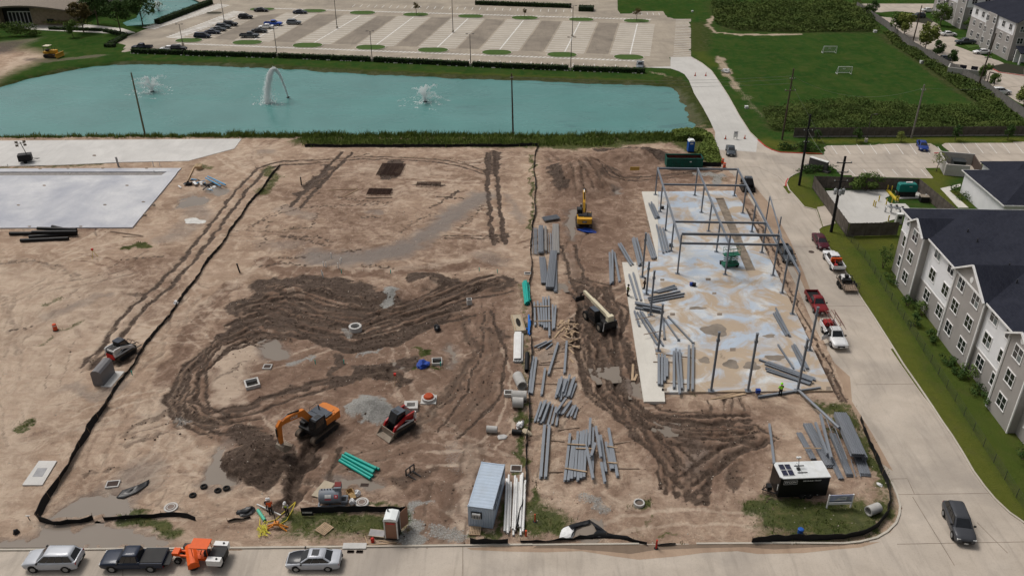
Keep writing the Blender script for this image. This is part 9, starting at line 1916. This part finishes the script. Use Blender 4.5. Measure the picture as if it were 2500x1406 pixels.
person(655,1245,R(-60),'worker in orange vest and white hard hat, left one of the close pair',GYC,JEAN,HAT,HVO,bend=.35,arm=.4);person(662,1255,R(110),'worker in bright orange vest and white hard hat, right one of the close pair',HVO,DKC,HAT,HVO,bend=.45,arm=.6);person(702,1256,R(-100),'worker in yellow vest and white hard hat in the trench',WHS,DKC,HAT,HVY,bend=.2,arm=.5)
person(1904,966,R(95),'worker in lime hooded jacket at the near slab edge',HVG,DKC,HVG,HVG,z=0.0,hatname='hood');person(1532,722,R(-20),'worker in lime vest with dark cap on the sidewalk',DKC,DKC,DKC,HVY,z=.26,hatname='cap');person(1573,705,R(160),'person in dark clothes beside the upright column',DKC,DKC,DKC,None,z=.26,hatname='cap')
# loose tool boxes on the slab
for i,(px,py,c)in enumerate(((1688,697,BLUT),(1694,698,BLK),(1761,644,BLK),(1617,510,BLK),(1638,602,BLK),(1850,958,BLUT))):tag(MB().bx(-.25,.25,-.2,.2,0,.4).bx(-.28,.28,-.23,.23,.4,.46).build('tool_case',c,None,None,G(px,py,.262)),['dark blue tool case in the middle of the slab','black tool case beside the blue one on the slab','small black case left of the scissor lift','black case beside the far left frame column','black case beside a left frame column near the beams','blue case at the near slab edge'][i],'case','tool cases on the slab')

# ---------------------------------------------------------------- clods and stones too many to count
rs = np.random.RandomState(11)
def scatter(name,label,cat,mask,n,mat,smin,smax):
    ii = np.nonzero(mask)[0];ii = rs.choice(ii,min(n,len(ii)),False);m = MB();vs,fs = [],[]
    for i in ii:
        x,y = T.X[i]+rs.uniform(-.12,.12),T.Y[i]+rs.uniform(-.12,.12);s = smin+(smax-smin)*rs.rand()**3;z = ZG(x,y)-s*.2;k = len(vs);a = rs.rand()*6.3
        for q in range(4):vs.append((x+s*math.cos(a+q*1.57)*rs.uniform(.7,1.2),y+s*math.sin(a+q*1.57)*rs.uniform(.7,1.2),z))
        for q in range(4):vs.append((x+s*.6*math.cos(a+q*1.57)*rs.uniform(.6,1.2),y+s*.6*math.sin(a+q*1.57),z+s*rs.uniform(.6,1.0)))
        fs+=[(k+4,k+5,k+6,k+7)]+[(k+q,k+(q+1)%4,k+4+(q+1)%4,k+4+q)for q in range(4)]
    m.v = vs;m.f = fs;o = m.build(name,mat);tag(o,label,cat);o['kind'] = 'stuff'
inside = pip(SITE_KEEP,T.X,T.Y)&(T.Z>-.1)
scatter('mud_clods','dark clods of churned mud over the site','clods',inside&(T.L['mud']>.45),4500,M('clod',(0.075,0.052,0.039),.95,var=.3),.04,.18)
scatter('earth_clods','brown lumps of earth strewn over the site','clods',inside&(T.L['clay']>.4),3500,M('clod_brown',(0.20,0.142,0.106),.95,var=.3),.03,.13)
scatter('stones','pale stones strewn over the site','stones',inside&(T.Y<150),3500,M('stone_pale',(0.50,0.44,0.37),.9,var=.2),.03,.11)
scatter('gravel','crushed stone along the site entrance','gravel',inside&(T.L['gravel']>.4)&(T.Y<70),3000,M('stone_grey',(0.42,0.41,0.385),.9,var=.25),.04,.13)
